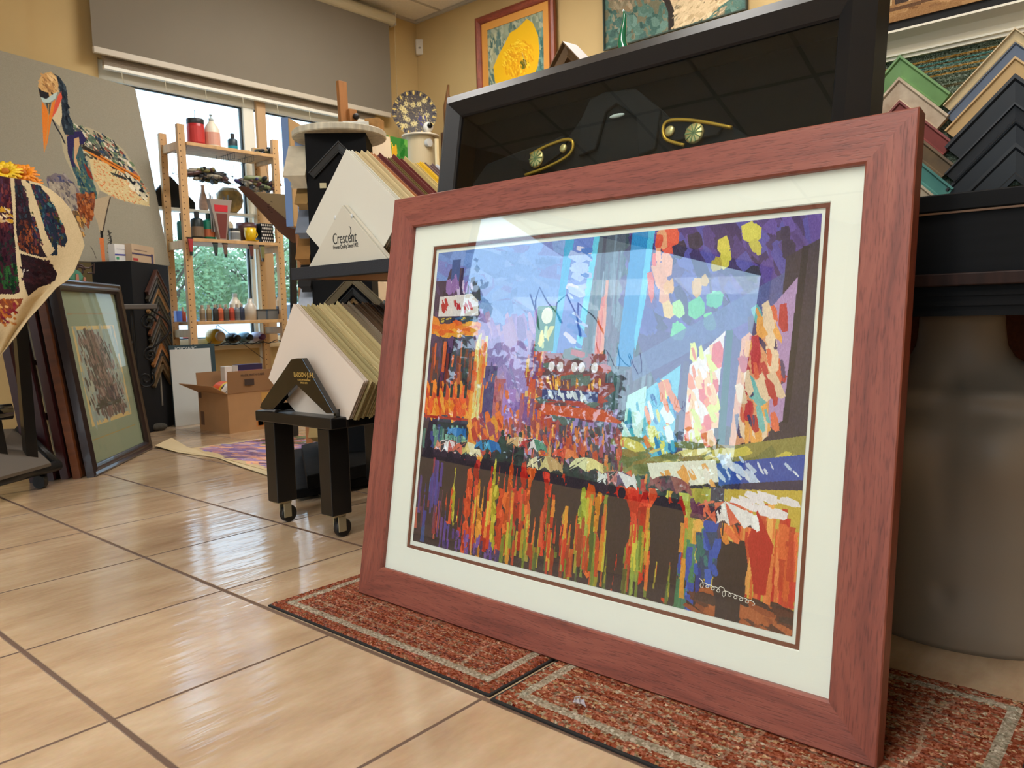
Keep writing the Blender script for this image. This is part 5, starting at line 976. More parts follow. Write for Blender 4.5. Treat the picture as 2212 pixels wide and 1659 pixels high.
small_box('postal_box', 'long tan postal box with a dark stripe on the black tower', (a0_+fd*.19+bdA*.055+Vector((0, 0, ztA+.001))), (.27, .085, .1), .7, mat('postal_tan', (186, 162, 134), .7), [('dark_stripe', (-.135, -.044, .042), (.1, -.0425, .05), mat('navy_stripe', (60, 50, 90), .6)), ('red_mark', (-.125, -.044, .006), (-.07, -.0425, .02), redm_), ('eagle_mark', (.09, -.044, .0), (.112, -.0425, .055), mat('navy_stripe', (60, 50, 90), .6)), ('print_line', (-.11, -.0438, .066), (.04, -.0425, .07), mat('grey_brown_print', (130, 110, 100), .7))])
# ---------------------------------------------------------------- iron scroll side table
q = at(300, 662, 'y', 3.02)
sc_ = thing('iron_scroll_stand', 'small black iron stand with scrolls and a grey top in front of the black tower', 'stand', (q.x, 3.02, 0)); iron = mat('black_iron', (22, 22, 24), .45, metal=.3)
MB().box((-.16, -.06, q.z-.015), (.075, .06, q.z+.012)).build('top', mat('grey_stone', (96, 92, 88), .5), sc_, bevel=.004)
def spiral(cx, cz, r0, turns, s=1, n=34, a0=0): return [(cx+s*(r0*(1-k/n*.85))*math.cos(a0+turns*6.28*k/n), -.02, cz+(r0*(1-k/n*.85))*math.sin(a0+turns*6.28*k/n)) for k in range(n)]
zt_ = q.z-.015
for k, (cx, cz, rr_, s_) in enumerate(((.035, zt_-.07, .045, 1), (.035, zt_-.245, .04, 1), (.0, zt_-.38, .05, -1), (-.1, zt_-.15, .05, -1))):
    MB().tube(spiral(cx, cz, rr_, 1.7, s_, a0=1.2*k), .006, 6).build('scroll', iron, sc_, smooth=True)
MB().tube([(.05+.1*math.sin(PI*k/16), -.02, zt_-.21*k/16) for k in range(17)], .006, 6).build('bow', iron, sc_, smooth=True)
mb = MB()
for x_ in (-.14, .05): mb.tube([(x_, .0, zt_), (x_, 0, .02), (x_-.0, 0, 0)], .007, 6)
MB().tube([(-.14, 0, zt_), (-.14, 0, 0)], .007, 6).build('leg', iron, sc_); MB().tube([(-.04, 0, zt_), (-.04, 0, .0)], .007, 6).build('leg', iron, sc_); MB().bar((-.14, 0, .1), (-.04, 0, .1), .01, .01).build('stretcher', iron, sc_)
tag(MB().ball((0, 0, .022), .045, 12, 8, (1.2, .8, .5)).ball((-.05, .01, .018), .035, 12, 8, (1, .9, .5)).build('grey_cloth_wad', mat('grey_cloth', (74, 70, 62), .9, var=.3, scale=60, bump=.8), smooth=True, M=Matrix.Translation(at(343, 930, 'z', 0))), 'crumpled grey rag on the floor at the foot of the black tower', 'rag')
# ---------------------------------------------------------------- leaning frames on the left
lx, ly, yaw, ln, Wf, Hf = .789, 2.142, .833, .123, .704, .831
exf = Vector((math.cos(yaw), math.sin(yaw), 0)); nb = Vector((-math.sin(yaw), math.cos(yaw), 0)); upf = nb*math.sin(ln)+Vector((0, 0, math.cos(ln)))
lf = thing('framed_print', 'dark framed print with a sage green mat leaning at the front of the left stack', 'framed picture', frame_m((lx, ly, .002), exf, upf, exf.cross(upf)))
drk = mat('dark_burgundy_wood', (44, 32, 32), .3, spec=.6, coat=.3)
frame_mb(Wf, Hf, [(0, -.035), (0, -.004), (.008, .002), (.018, -.004), (.028, .003), (.036, .0), (.042, -.010), (.046, -.014), (.046, -.03)]).build('frame', drk, lf)
c = Canvas(260, 310, (146, 154, 134)); r = random.Random(14)
c.line([(.1, .135), (.93, .13)], 1.6, (160, 136, 110)); c.line([(.1, .865), (.9, .865)], 1.8, (170, 144, 96)); c.rect(.13, .205, .87, .79, (214, 184, 130)); c.rect(.16, .23, .84, .765, (160, 170, 164))
c.dabs(160, (.16, .24, .84, .76), [(160, 172, 168), (150, 162, 160), (176, 176, 160)], .06, 1.4, 6, r)
for k in range(800):
    f = r.random(); x = .42+.2*f*.6+r.gauss(0, .085+.06*f); y = .25+.5*f
    if .17 < x < .82: c.dabs(1, (x, y, x, y), [(96, 84, 80), (116, 96, 92), (136, 108, 104), (84, 78, 74), (150, 130, 120)], .035, 1.3, 8, r)
c.dabs(30, (.3, .66, .8, .7), [(80, 78, 66)], .03, .1, 6, r); c.rect(.16, .23, .165, .765, (184, 156, 110)); c.line([(.33, .0), (.36, .2), (.45, .4)], 3, (150, 146, 130), .35)
c.mesh('matted_print', flat(Wf-.085, Hf-.085, 0), paint_mat('matte_print', .7), lf, M=Matrix.Translation((.0425, .0425, -.024)))
sheet(Wf-.08, Hf-.08, -.018, .001, .04, .04).build('glass', glass_mat('print_glass', (250, 252, 250), .35), lf); sheet(Wf-.03, Hf-.03, -.027, .006, .015, .015).build('backing', mat('black_card', (16, 14, 13), .8), lf)
for k, (off, sx_, w2_, h2_, m_, lb, full) in enumerate(((.055, -.01, .62, .77, mat('chestnut', (104, 58, 30), .4, var=.3, scale=5, stretch=(8, 8, 1)), 'chestnut wood frame leaning right behind the dark green matted print', 1),
        (.10, -.015, .6, .80, mat('dark_cherry', (58, 22, 22), .35, var=.2, scale=6), 'dark cherry frame leaning third in the left stack', 1), (.15, -.03, .6, .72, mat('maroon_lacquer', (52, 20, 26), .3), 'empty maroon frame near the back of the left stack', 0), (.20, -.06, .62, .70, mat('maroon_lacquer', (52, 20, 26), .3), 'empty maroon frame rearmost in the left stack by the trolley', 0))):
    o = Vector((lx, ly, .002))+nb*off+exf*sx_; l2 = ln*(.95-.0*k); u2 = nb*math.sin(l2)+Vector((0, 0, math.cos(l2)))
    t = thing('empty_frame' if not full else 'leaning_frame', lb, 'frame', frame_m(o, exf, u2, exf.cross(u2)))
    frame_mb(w2_, h2_, [(0, -.03), (0, 0), (.01, .004), (.04, 0), (.045, -.02), (.045, -.03)]).build('frame', m_, t)
    if full: sheet(w2_-.03, h2_-.03, -.018, .006, .015, .015).build('backing', mat('kraft_back', (120, 84, 50), .8), t)
    else:
        MB().box((.04, h2_*.66, -.02), (w2_-.04, h2_*.69, -.012)).box((.04, h2_*.34, -.02), (w2_-.04, h2_*.38, -.012)).build('cross_bar', m_, t)
        MB().box((.1, .03, -.026), (.17, h2_-.03, -.02)).build('paper_strip', mat('cream_strip', (176, 156, 120), .8), t)
# green hanging ornament on the frame corner
q = lf.matrix_world @ Vector((.22, Hf, -.015))
orn = thing('fish_ornament', 'small green fish shaped ornament on the top of the dark leaning frame', 'ornament', frame_m(q+Vector((0, 0, .001)), exf, (0, 0, 1), exf.cross(Vector((0, 0, 1)))))
MB().prism([(-.10, .02), (-.06, .045), (0, .052), (.06, .04), (.10, .012), (.075, .004), (.03, .0), (-.05, .002)], -.006, .006).build('fish', mat('green_enamel', (46, 122, 92), .5), orn, bevel=.002)
MB().tube([(-.03, .05, 0), (-.035, .09, 0), (-.02, .05, 0)], .0015, 5).build('string', mat('pale_string', (180, 200, 190), .7), orn); MB().prism([(.0, .0), (.03, .0), (.028, .028), (.006, .03)], .006, .009).prism([(.075, .0), (.10, .0), (.1, .018), (.08, .02)], .006, .009).build('copper_patch', mat('copper_patch', (176, 104, 70), .5), orn)
# iron wine-glass scroll ornament at the left of it
q = at(172, 598, 'y', 3.05)
wo = thing('wire_ornament', 'curly black wire ornament between the draped canvas and the dark frame', 'ornament', (q.x, 3.05, 0)); zq = q.z
mb = MB().tube([(-.04+.045*math.cos(a_), 0, zq+.10+.03*math.sin(a_)) for a_ in [k*.4-1 for k in range(12)]], .004, 6).tube([(.0+.03*math.cos(a_)*(1-k_*.03), 0, zq+.035+.03*math.sin(a_)*(1-k_*.03)) for k_, a_ in enumerate([k*.5 for k in range(22)])], .005, 6)
mb.tube([(-.02, 0, zq+.1), (.0, 0, zq+.05), (.05, 0, zq+.045), (.075, 0, zq+.07), (.07, 0, zq+.02), (.04, 0, zq+.02)], .005, 6).tube([(.01, 0, zq+.01), (-.01, 0, zq-.05), (.0, 0, zq-.3), (0, 0, .02)], .006, 6); mb.build('wire', mat('rusty_iron', (62, 40, 34), .5, metal=.3), wo)
MB().lathe([(.08, 0), (.08, .02), (.0005, .022)], 24).build('base', iron, wo)
mb = MB()
for k in range(16): a_ = k*.9; mb.tube([(-.09, 0, zq-.01), (-.13+.03*math.cos(a_), .02*math.sin(a_), zq+.03+.03*math.sin(a_*1.7)), (-.11+.05*math.cos(a_), .03*math.sin(a_), zq+.012*k%.06)], .002, 4)
mb.build('wire_tuft', mat('grey_wire', (120, 116, 108), .4, metal=.5), wo)
# ---------------------------------------------------------------- trolley, draped painted canvas, flowers
TY = [at(-70, 930, 'y', 2.3), at(30, 926, 'y', 2.3), at(110, 1000, 'z', .10), at(-70, 1050, 'z', .10)]
tro = thing('print_trolley', 'black wheeled print trolley at the left edge under the draped canvas', 'trolley', (0, 0, 0))
mb = MB(); lo = [p-Vector((0, 0, .012)) for p in TY]; mb.add([*TY, *lo], [(3, 2, 1, 0), (4, 5, 6, 7), (0, 1, 5, 4), (1, 2, 6, 5), (2, 3, 7, 6), (3, 0, 4, 7)]); mb.build('base_panel', mat('grey_panel', (92, 84, 74), .5), tro)
a = at(-90, 1062, 'z', .075); b = at(126, 1005, 'z', .075); MB().tube([a, b], .020, 14).build('front_tube', mat('dark_steel', (48, 50, 52), .35, metal=.5), tro, smooth=True)
b2 = at(40, 925, 'y', 2.3); MB().tube([b, b2], .018, 12).build('side_tube', mat('dark_steel', (48, 50, 52), .35, metal=.5), tro, smooth=True)
q = at(95, 1040, 'z', .022); cf = MB().box((q.x-.01, q.y-.01, .03), (q.x+.01, q.y+.01, .07)).build('caster_fork', iron, tro); MB().lathe([(.006, 0), (.025, 0), (.026, .004), (.026, .02), (.025, .024), (.006, .024)], 24, frame_m((q.x-.008, q.y-.01, .0265), (.6, -.8, 0), (0, 0, 1), Vector((-.8, -.6, 0)))).build('wheel', tyre_b, cf)
u1 = at(2, 940, 'y', 2.1); MB().bar((u1.x, u1.y, .11), (u1.x-.06, u1.y-.0, .85), .035, .035).build('upright', stm, tro, bevel=.004)
q = at(5, 890, 'y', u1.y-.05); MB().tube([(q.x-.12, q.y, q.z), (q.x+.03, q.y, q.z)], .03, 14).build('knob', acr, tro, smooth=True)
DYp = Vector((.36, 2.0, 0)); Dn = Vector((-.35, -.94, 0)).normalized()
def dp_(u, v, off=0): return atn(u, v, Dn, DYp+Dn*off)
rb = [(62, 391), (88, 398), (112, 412), (134, 430), (152, 452), (166, 480), (176, 505), (183, 530), (172, 560), (160, 588), (146, 606), (122, 622), (98, 650), (62, 688), (34, 726), (0, 768), (-40, 830)]
NU, NV = 150, 220
pcv = Canvas(500, 960, (206, 184, 144)); PX0, PY0 = -60.0, 370.0   # two canvas pixels per photo pixel
pq = lambda P: [((u-PX0)*2/500, (v-PY0)*2/960) for u, v in P]
P_ = lambda P, col, a=1: pcv.poly(pq(P), col, a)
r = random.Random(19)
def pd_(n, box, cols, size, ang): (x0, y0), (x1, y1) = pq([(box[0], box[1]), (box[2], box[3])]); pcv.dabs(n, (x0, y0, x1, y1), cols, size/250, ang, 12, r, aspect=2.4)
P_([(-60, 370), (22, 380), (28, 400), (30, 450), (32, 510), (38, 560), (42, 620), (44, 632), (30, 636), (-60, 634)], (60, 28, 38)); pd_(220, (-60, 378, 26, 500), [(84, 34, 40), (60, 26, 36), (110, 50, 50), (70, 40, 60)], 7, 1.5); pd_(160, (-60, 500, 34, 570), [(58, 26, 38), (40, 24, 36), (30, 40, 36)], 7, 1.5); pd_(120, (-60, 570, 40, 630), [(30, 60, 34), (24, 44, 32), (40, 84, 40)], 7, 1.3)
pd_(30, (-10, 450, 26, 482), [(206, 170, 120), (220, 196, 160), (190, 140, 40)], 6, .6)
P_([(32, 384), (44, 388), (56, 420), (66, 460), (80, 500), (90, 535), (102, 556), (88, 555), (60, 548), (42, 540), (36, 500), (34, 440)], (40, 30, 36)); pd_(120, (40, 480, 84, 545), [(110, 56, 34), (84, 40, 32), (50, 30, 34), (140, 74, 40)], 5, 1.4); pd_(60, (34, 390, 60, 470), [(40, 50, 60), (60, 34, 44)], 6, 1.4)
P_([(62, 398), (82, 400), (100, 418), (118, 450), (136, 490), (146, 518), (140, 534), (124, 528), (124, 552), (108, 552), (118, 540), (104, 515), (90, 480), (78, 440)], (34, 44, 58)); pd_(200, (70, 405, 140, 530), [(40, 70, 84), (30, 34, 52), (60, 100, 104), (70, 70, 40), (50, 44, 70), (90, 46, 50)], 6, 1.2)
# cut back the cream borders that cross the strokes
for P in ([(48, 386), (66, 400), (84, 450), (98, 500), (116, 540), (104, 552), (90, 520), (76, 470), (62, 425)], [(22, 378), (30, 382), (34, 440), (36, 500), (42, 560), (52, 610), (62, 660), (50, 660), (40, 600), (32, 510), (27, 440)], [(150, 440), (200, 440), (200, 560), (128, 560), (140, 540), (150, 520), (134, 480), (110, 430), (84, 398), (130, 380)]): P_(P, (206, 184, 144))
P_([(44, 548), (60, 552), (90, 560), (112, 574), (124, 590), (120, 606), (104, 614), (84, 620), (60, 640), (52, 610)], (38, 24, 28)); pd_(60, (50, 560, 112, 612), [(40, 24, 30), (52, 26, 30)], 6, .4)
P_([(-60, 648), (50, 645), (44, 660), (10, 690), (-60, 740)], (130, 66, 40)); pd_(90, (-60, 648, 36, 700), [(176, 100, 40), (130, 40, 50), (200, 150, 90), (100, 30, 50)], 6, .8)
pcv.line(pq([(50, 592), (53, 580), (54, 588), (62, 584)]), 2, (180, 170, 160))
pcv.noise(3)
cc = Canvas(NU, NV, (0, 0, 0)); Lb = [(-60, 372+(900-372)*k/(len(rb)-1)) for k in range(len(rb))]
ts = np.linspace(0, 1, len(rb)); rbx = np.array([p[0] for p in rb]); rby = np.array([p[1] for p in rb]); lby = np.array([p[1] for p in Lb])
def pxs(U, V): ru = np.interp(V, ts, rbx); rv = np.interp(V, ts, rby); lv = np.interp(V, ts, lby); return -60+U*(ru+60), lv+U*(rv-lv)*1.0
U, V = np.meshgrid((np.arange(NU)+.5)/NU, (np.arange(NV)+.5)/NV); pu, pv = pxs(U, V)
cc.a = pcv.a[np.clip(((pv-PY0)*2).astype(int), 0, 959), np.clip(((pu-PX0)*2).astype(int), 0, 499)]
def dfn(U, V):
    u, v = pxs(U, V); off = -.16*np.exp(-V*7)+.05*np.sin(V*3.0)*1.0+.012*np.sin(U*9+V*6)+.01*np.sin(U*17-V*3)*V
    rx = (u-1106)/FPX; ry = (829.5-v)/FPX; Rm = np.array(CR); d = np.stack([Rm[k, 0]*rx+Rm[k, 1]*ry-Rm[k, 2] for k in range(3)], -1)
    n = np.array(Dn); p0 = np.array(DYp)[None, None]+n*off[..., None]; t = ((p0-np.array(CAM))@n)/(d@n); P = np.array(CAM)+d*t[..., None]
    return P[..., 0], P[..., 1], P[..., 2]
dc = thing('draped_canvas', 'loose painted canvas sheet draped over the trolley at the left edge', 'canvas', (0, 0, 0))
o = cc.mesh('cloth', dfn, paint_mat('canvas_paint', .85, .3, .1), dc); sd = o.modifiers.new('s', 'SOLIDIFY'); sd.thickness = .002; sd.offset = 1
a = dp_(-60, 395, -.20); b = dp_(95, 425, -.14); MB().bar(Vector((a.x, a.y, a.z-.05)), Vector((b.x, b.y, b.z-.05)), .05, .05).build('top_rail', stm, tro, bevel=.01)
MB().bar(((a.x+b.x)/2, (a.y+b.y)/2, .11), ((a.x+b.x)/2, (a.y+b.y)/2, a.z-.07), .04, .04).build('upright', stm, tro)
# daisies in a pot behind the drape
def daisy(c_, r0, n, col, core, nrm, parent, seed):
    rr = random.Random(seed); z = Vector(nrm).normalized(); x = z.orthogonal().normalized(); y = z.cross(x); mb = MB()
    for ring_ in range(2):
        for k in range(n):
            a_ = 6.283*k/n+ring_*.2+rr.uniform(-.06, .06); d = x*math.cos(a_)+y*math.sin(a_); s_ = d.cross(z); L = r0*(1-.22*ring_)*rr.uniform(.9, 1.08); w_ = r0*.16
            b0_ = Vector(c_)+d*r0*.15; m_ = Vector(c_)+d*L*.6+z*r0*(.12+.1*ring_); e_ = Vector(c_)+d*L+z*r0*(.02+.14*ring_)
            mb.add([b0_-s_*w_*.4, b0_+s_*w_*.4, m_+s_*w_, e_+s_*w_*.35, e_-s_*w_*.35, m_-s_*w_], [(0, 1, 2, 5), (5, 2, 3, 4)])
    f = mb.build('petals', col, parent, smooth=True); f.modifiers.new('s', 'SOLIDIFY').thickness = .0015
    MB().ball(Vector(c_)+z*r0*.08, r0*.22, 12, 8).build('flower_centre', core, f, smooth=True)
yel = mat('yellow_petal', (250, 206, 30), .5); org = mat('orange_petal', (250, 150, 20), .5); cor = mat('flower_core', (200, 120, 20), .7)
q0 = at(45, 430, 'y', 2.75)
fp = thing('flower_pot', 'pot of yellow and orange artificial daisies behind the draped canvas', 'flowers', (q0.x, 2.75, 0)); o3 = Vector((q0.x, 2.75, 0))
MB().lathe([(.05, .0), (.075, .1), (.08, .12), (.07, .12)], 24, Matrix.Translation((0, 0, q0.z-.3))).build('pot', mat('clay', (150, 84, 50), .7), fp, smooth=True); MB().lathe([(.12, 0), (.12, .03), (.02, .05), (.02, q0.z-.32), (.11, q0.z-.31), (.11, q0.z-.3)], 24).build('plant_stand', iron, fp)
for k, (u, v, rr_, m_) in enumerate(((12, 372, .062, yel), (50, 376, .062, org), (-30, 385, .06, yel), (64, 395, .05, org), (26, 398, .055, org), (-5, 402, .05, yel))):
    p = at(u, v, 'y', 2.73)-o3; daisy(p, rr_*1.1, 15, m_, cor, (-.25+.1*(k % 3), -.7, .6), fp, k); MB().tube([p, (p.x*.5, .01, q0.z-.08), (0, 0, q0.z-.2)], .003, 5).build('stem', mat('stem_green', (70, 110, 50), .6), fp)
# paper painting on the floor
Q0, Q1, Q3 = at(405, 971, 'z', 0), at(640, 938, 'z', 0), at(640, 1036, 'z', 0)
c = Canvas(240, 170, (200, 176, 132)); r = random.Random(23)
c.rect(.06, .05, 1, .93, (150, 110, 130)); c.dabs(900, (.07, .06, 1, .92), [(170, 120, 140), (130, 100, 150), (200, 140, 110), (110, 80, 110), (190, 170, 190), (220, 160, 120), (120, 110, 170)], .05, .7, 14, r); c.dabs(60, (.55, .05, 1, .3), [(110, 116, 60), (150, 80, 50), (70, 60, 40)], .05, .3, 14, r); c.dabs(120, (.4, .6, 1, .92), [(170, 170, 200), (190, 150, 170), (206, 200, 206)], .05, .5, 10, r)
def pfn(U, V):
    P = [Q0[i]+(Q1[i]-Q0[i])*U*.98+(Q3[i]-Q0[i])*V for i in range(3)]; return P[0], P[1], .005+.004*np.sin(U*7)*np.sin(V*5)**2+.004*(1-V)*0
pt = thing('painted_paper', 'unframed pink and violet painting lying flat on the floor tiles', 'painting', (0, 0, 0)); o = c.mesh('sheet', pfn, paint_mat('matte_print', .7), pt); s_ = o.modifiers.new('s', 'SOLIDIFY'); s_.thickness = .0015
pb = [at(u, v, 'z', .001) for u, v in ((335, 967), (371, 952), (404, 967), (480, 990), (560, 1012), (640, 1036), (700, 1075), (640, 1048), (575, 1028), (520, 1010), (470, 990), (430, 984), (385, 979))]
t = MB(); n_ = len(pb); zz_ = [.012, .018, .006, .003, .003, .003, .003, .004, .006, .007, .005, .003, .006]
t.add([Vector((p.x, p.y, z)) for p, z in zip(pb, zz_)]+[Vector((p.x, p.y, z-.002)) for p, z in zip(pb, zz_)], [tuple(range(n_))[::-1], tuple(range(n_, 2*n_))]+[(i, (i+1) % n_, n_+(i+1) % n_, n_+i) for i in range(n_)])
tag(t.build('kraft_paper', mat('kraft_paper', (206, 186, 146), .8)), 'wavy strip of cream backing paper along the edge of the floor painting', 'paper')
# scrap of clear plastic on the near doormat
q = at(1252, 1524, 'z', .012); rr = random.Random(3); mb = MB()

pv = [Vector((rr.uniform(-.013, .013), rr.uniform(-.017, .017), rr.uniform(.001, .012))) for _ in range(16)]
for k in range(14): mb.add([pv[k], pv[(k+1) % 16]+Vector((.002, 0, .001)), pv[(k+2) % 16]], [(0, 1, 2)])
mb.tube([(0, .012, .004), (.006, .019, .009), (-.004, .024, .007), (-.008, .016, .004)], .0012, 5)
tag(mb.build('plastic_scrap', mat('clear_plastic', (214, 212, 222), .12, spec=.8, coat=.5, trans=.5), M=Matrix.Translation((q.x, q.y, .010)) @ Matrix.Rotation(-.7, 4, 'Z') @ Matrix.Diagonal((.75, .75, 1, 1))), 'small twisted scrap of clear plastic lying on the beige doormat', 'scrap')
# ---------------------------------------------------------------- pine shelf by the window and what is on it
pine = mat('pine', (206, 164, 112), .6, var=.18, scale=4, stretch=(6, 6, 1)); FY, BY2 = 3.46, 3.70
def X_(u, v, y): return at(u, v, 'y', y).x
def Z_(u, v, y): return at(u, v, 'y', y).z
shx = X_(388, 300, FY); shx2 = X_(612, 620, FY)+.02; ztop_f = Z_(388, 267, FY); ztop_b = Z_(345, 287, BY2)
pw = .045
zsh = [Z_(430, 310, FY), Z_(430, 515, FY), Z_(440, 694, FY)]
ps = thing('pine_shelf', 'open pine shelf unit with perforated posts in front of the window', 'shelf unit', (shx, FY, 0))
W_s = shx2-shx
for nm, x_, y_, zt__ in (('post', -.01, 0, ztop_f), ('post', -.01, BY2-FY-.0, ztop_b), ('post', W_s-pw, 0, ztop_f), ('post', W_s-pw, BY2-FY, ztop_b-.0)):
    mb = MB().box((x_, y_, 0), (x_+pw, y_+.03, zt__))
    for k in range(int(zt__/.035)-1): mb.lathe([(.0035, 0), (.0035, .0012)], 8, Matrix.Translation((x_+.012, y_-.0002, .04+k*.035)) @ Matrix.Rotation(PI/2, 4, 'X'))
    p = mb.build(nm, pine, ps); p.data.materials.append(mat('peg_hole', (60, 36, 20), .9))
    for f_ in list(p.data.polygons)[6:]: f_.material_index = 1
for z_ in (ztop_b-.13, zsh[1]-.06, zsh[2]-.1): MB().box((.0, .03, z_), (.03, BY2-FY, z_+.05)).build('side_rail', pine, ps, bevel=.002); MB().box((W_s-.035, .03, z_), (W_s-.005, BY2-FY, z_+.05)).build('side_rail', pine, ps, bevel=.002)
for z_ in zsh: MB().box((.037, -.012, z_-.022), (W_s-pw-.002, BY2-FY+.03, z_)).build('shelf_board', pine, ps, bevel=.002)
MB().tube([(W_s*.45, .26, zsh[2]-.025), (.12, .262, .2)], .002, 4).build('brace_wire', iron, ps); MB().tube([(W_s*.45, .26, zsh[2]-.025), (W_s-.03, .262, .35)], .002, 4).build('brace_wire', iron, ps)
LZ = at(430, 451, 'y', 3.7).z
# white ledge shelf across the glass
lg_ = thing('glass_ledge', 'slim white ledge across the window behind the pine shelf', 'shelf', (X_(326, 448, 3.745), 3.745, LZ)); LL = X_(556, 462, 3.745)-X_(326, 448, 3.745)
MB().box((0, -.012, -.02), (LL, .05, 0)).build('ledge_board', framem, lg_, bevel=.002)
for x_ in (.02, LL-.03): MB().box((x_, .0, -LZ+.0), (x_+.012, .02, -.02)).build('leg', framem, lg_)
def mpp(p): return (CR.inverted() @ (Vector(p)-CAM)).z*-1/FPX
def bottle(name, label, cat, u, vt, vb, wpx, y, prof, parts, group=None, zfix=None, squash=1.0):
    """lathe-turned container: prof in units of half width / height"""
    b_ = at(u, vb, 'y', y); t_ = at(u, vt, 'y', y); s = mpp(b_); z0 = b_.z if zfix is None else zfix; h_ = t_.z-b_.z; r_ = wpx*s/2
    t = thing(name, label, cat, (b_.x, y, z0+.0005), group)
    for nm, pr2, m_ in parts(prof): MB().lathe([(max(.0004, a_*r_), z_*h_) for a_, z_ in pr2], 20, Matrix.Diagonal((1, squash, 1, 1))).build(nm, m_, t, smooth=len(pr2) > 4)
    return t
def std(body, cap, label=None, neck=.7, capw=.4, lab=(.15, .5), sh=.62):
    def f(_):
        out = [('body', [(0, 0), (.9, 0), (1, .03), (1, sh), (.85, sh+.06), (capw*.9, neck), (capw*.9, neck+.03)], body), ('cap', [(capw, neck+.02), (capw, .99), (capw*.85, 1.0), (0, 1.0)], cap)]
        if label: out.append(('label', [(1.015, lab[0]), (1.015, lab[1])], label))
        return out
    return f
pl_ = lambda n, c_, r_=.4: mat(n, c_, r_)
# top shelf
Zt = zsh[0]
bottle('brush_tin', 'red plastic tub with a dark lid and a brush handle on the top pine shelf', 'tub', 424, 250, 308, 36, 3.55, None, lambda _: [('tub', [(0, 0), (.92, 0), (1, .05), (1, .8), (.96, .82)], pl_('red_tub', (176, 34, 40), .35)), ('lid', [(1.0, .8), (1.02, .82), (1.02, .97), (.98, 1), (0, 1)], pl_('dark_lid', (40, 44, 48))), ('label', [(1.012, .12), (1.012, .7)], pl_('tub_label', (190, 50, 48), .5)), ('handle', [(.04, 1), (.04, 1.35), (0, 1.36)], pl_('dark_lid', (40, 44, 48)))], zfix=Zt)
bottle('pump_bottle', 'white pump soap bottle on the top pine shelf', 'bottle', 459, 240, 313, 34, 3.55, None, lambda _: [('body', [(0, 0), (.95, 0), (1, .04), (1, .5), (.8, .64), (.35, .78), (.3, .82)], pl_('milky_plastic', (226, 216, 196), .3)), ('pump', [(.32, .8), (.32, .88), (.08, .89), (.08, .97), (.2, .97), (.2, 1), (0, 1)], pl_('pale_pump', (176, 184, 180))), ('label', [(1.01, .08), (1.01, .45)], pl_('pink_label', (214, 160, 140)))], zfix=Zt)
q = at(463, 237, 'y', 3.55); 
bottle('paint_bottle', 'dark bottle with a bright teal band on the top pine shelf', 'bottle', 503, 280, 319, 21, 3.55, None, std(pl_('dark_teal', (36, 56, 66)), pl_('dark_lid', (40, 44, 48)), pl_('bright_teal', (10, 140, 160)), .72, .4, (.05, .3)), zfix=Zt)
for k, (u, lb) in enumerate(((526, 'small dark cone nozzle beside the teal banded bottle'), (538, 'small pale cone nozzle near the right end of the top shelf'))):
    bottle('nozzle', lb, 'nozzle', u, 318, 327, 9, 3.55, None, lambda _, k=k: [('cone', [(1, 0), (.9, .1), (.2, 1), (0, 1)], [pl_('dark_teal', (36, 56, 66)), pl_('pale_pump', (176, 184, 180))][k])], zfix=Zt)
def clutter(name, label, x0, x1, y0, y1, z0, n, L, cols, seed, cat='clutter', basket=True, hmax=.06):
    """a wire basket holding squeezed paint tubes; each tube is a part"""
    rr = random.Random(seed); t = thing(name, label, cat, ((x0+x1)/2, (y0+y1)/2, z0)); w_, d_ = (x1-x0)/2, (y1-y0)/2
    if basket:
        mb = MB()
        for k in range(11): x = -w_+2*w_*k/10; mb.tube([(x, -d_, .045), (x*.92, -d_*.9, 0), (x*.92, d_*.9, 0), (x, d_, .045)], .0012, 4)
        mb.tube([(-w_, -d_, .045), (w_, -d_, .045), (w_, d_, .045), (-w_, d_, .045), (-w_, -d_, .045)], .0018, 5); mb.build('wire_basket', iron, t)
    for k in range(n):
        a_ = rr.uniform(-.5, .5)+(PI/2 if rr.random() < .25 else 0); l_ = L*rr.uniform(.7, 1.1); r_ = l_*.13; c_ = Vector((rr.uniform(-w_*.7, w_*.7), rr.uniform(-d_*.6, d_*.6), .012+hmax*k/n)); d = Vector((math.cos(a_), math.sin(a_), rr.uniform(-.25, .25)))*l_/2
        m_ = mat('tube_'+str(cols[k % len(cols)]), cols[k % len(cols)], .4)
        o_ = MB().tube([c_-d, c_-d*.6, c_+d*.6, c_+d*.78, c_+d*.8, c_+d], lambda q_: r_*(1 if .1 < q_ < .7 else .55), 8).build('paint_tube', m_, t, smooth=True)
    return t
dk = [(40, 44, 50), (120, 110, 60), (60, 62, 66), (150, 140, 120), (36, 40, 44), (90, 60, 56), (84, 90, 60)]
clutter('tube_pile', 'heap of used paint tubes at the right end of the top pine shelf', X_(548, 330, 3.55), X_(602, 335, 3.55), 3.48, 3.64, Zt+.001, 16, .09, dk, 4, 'paint tubes', False, .045)
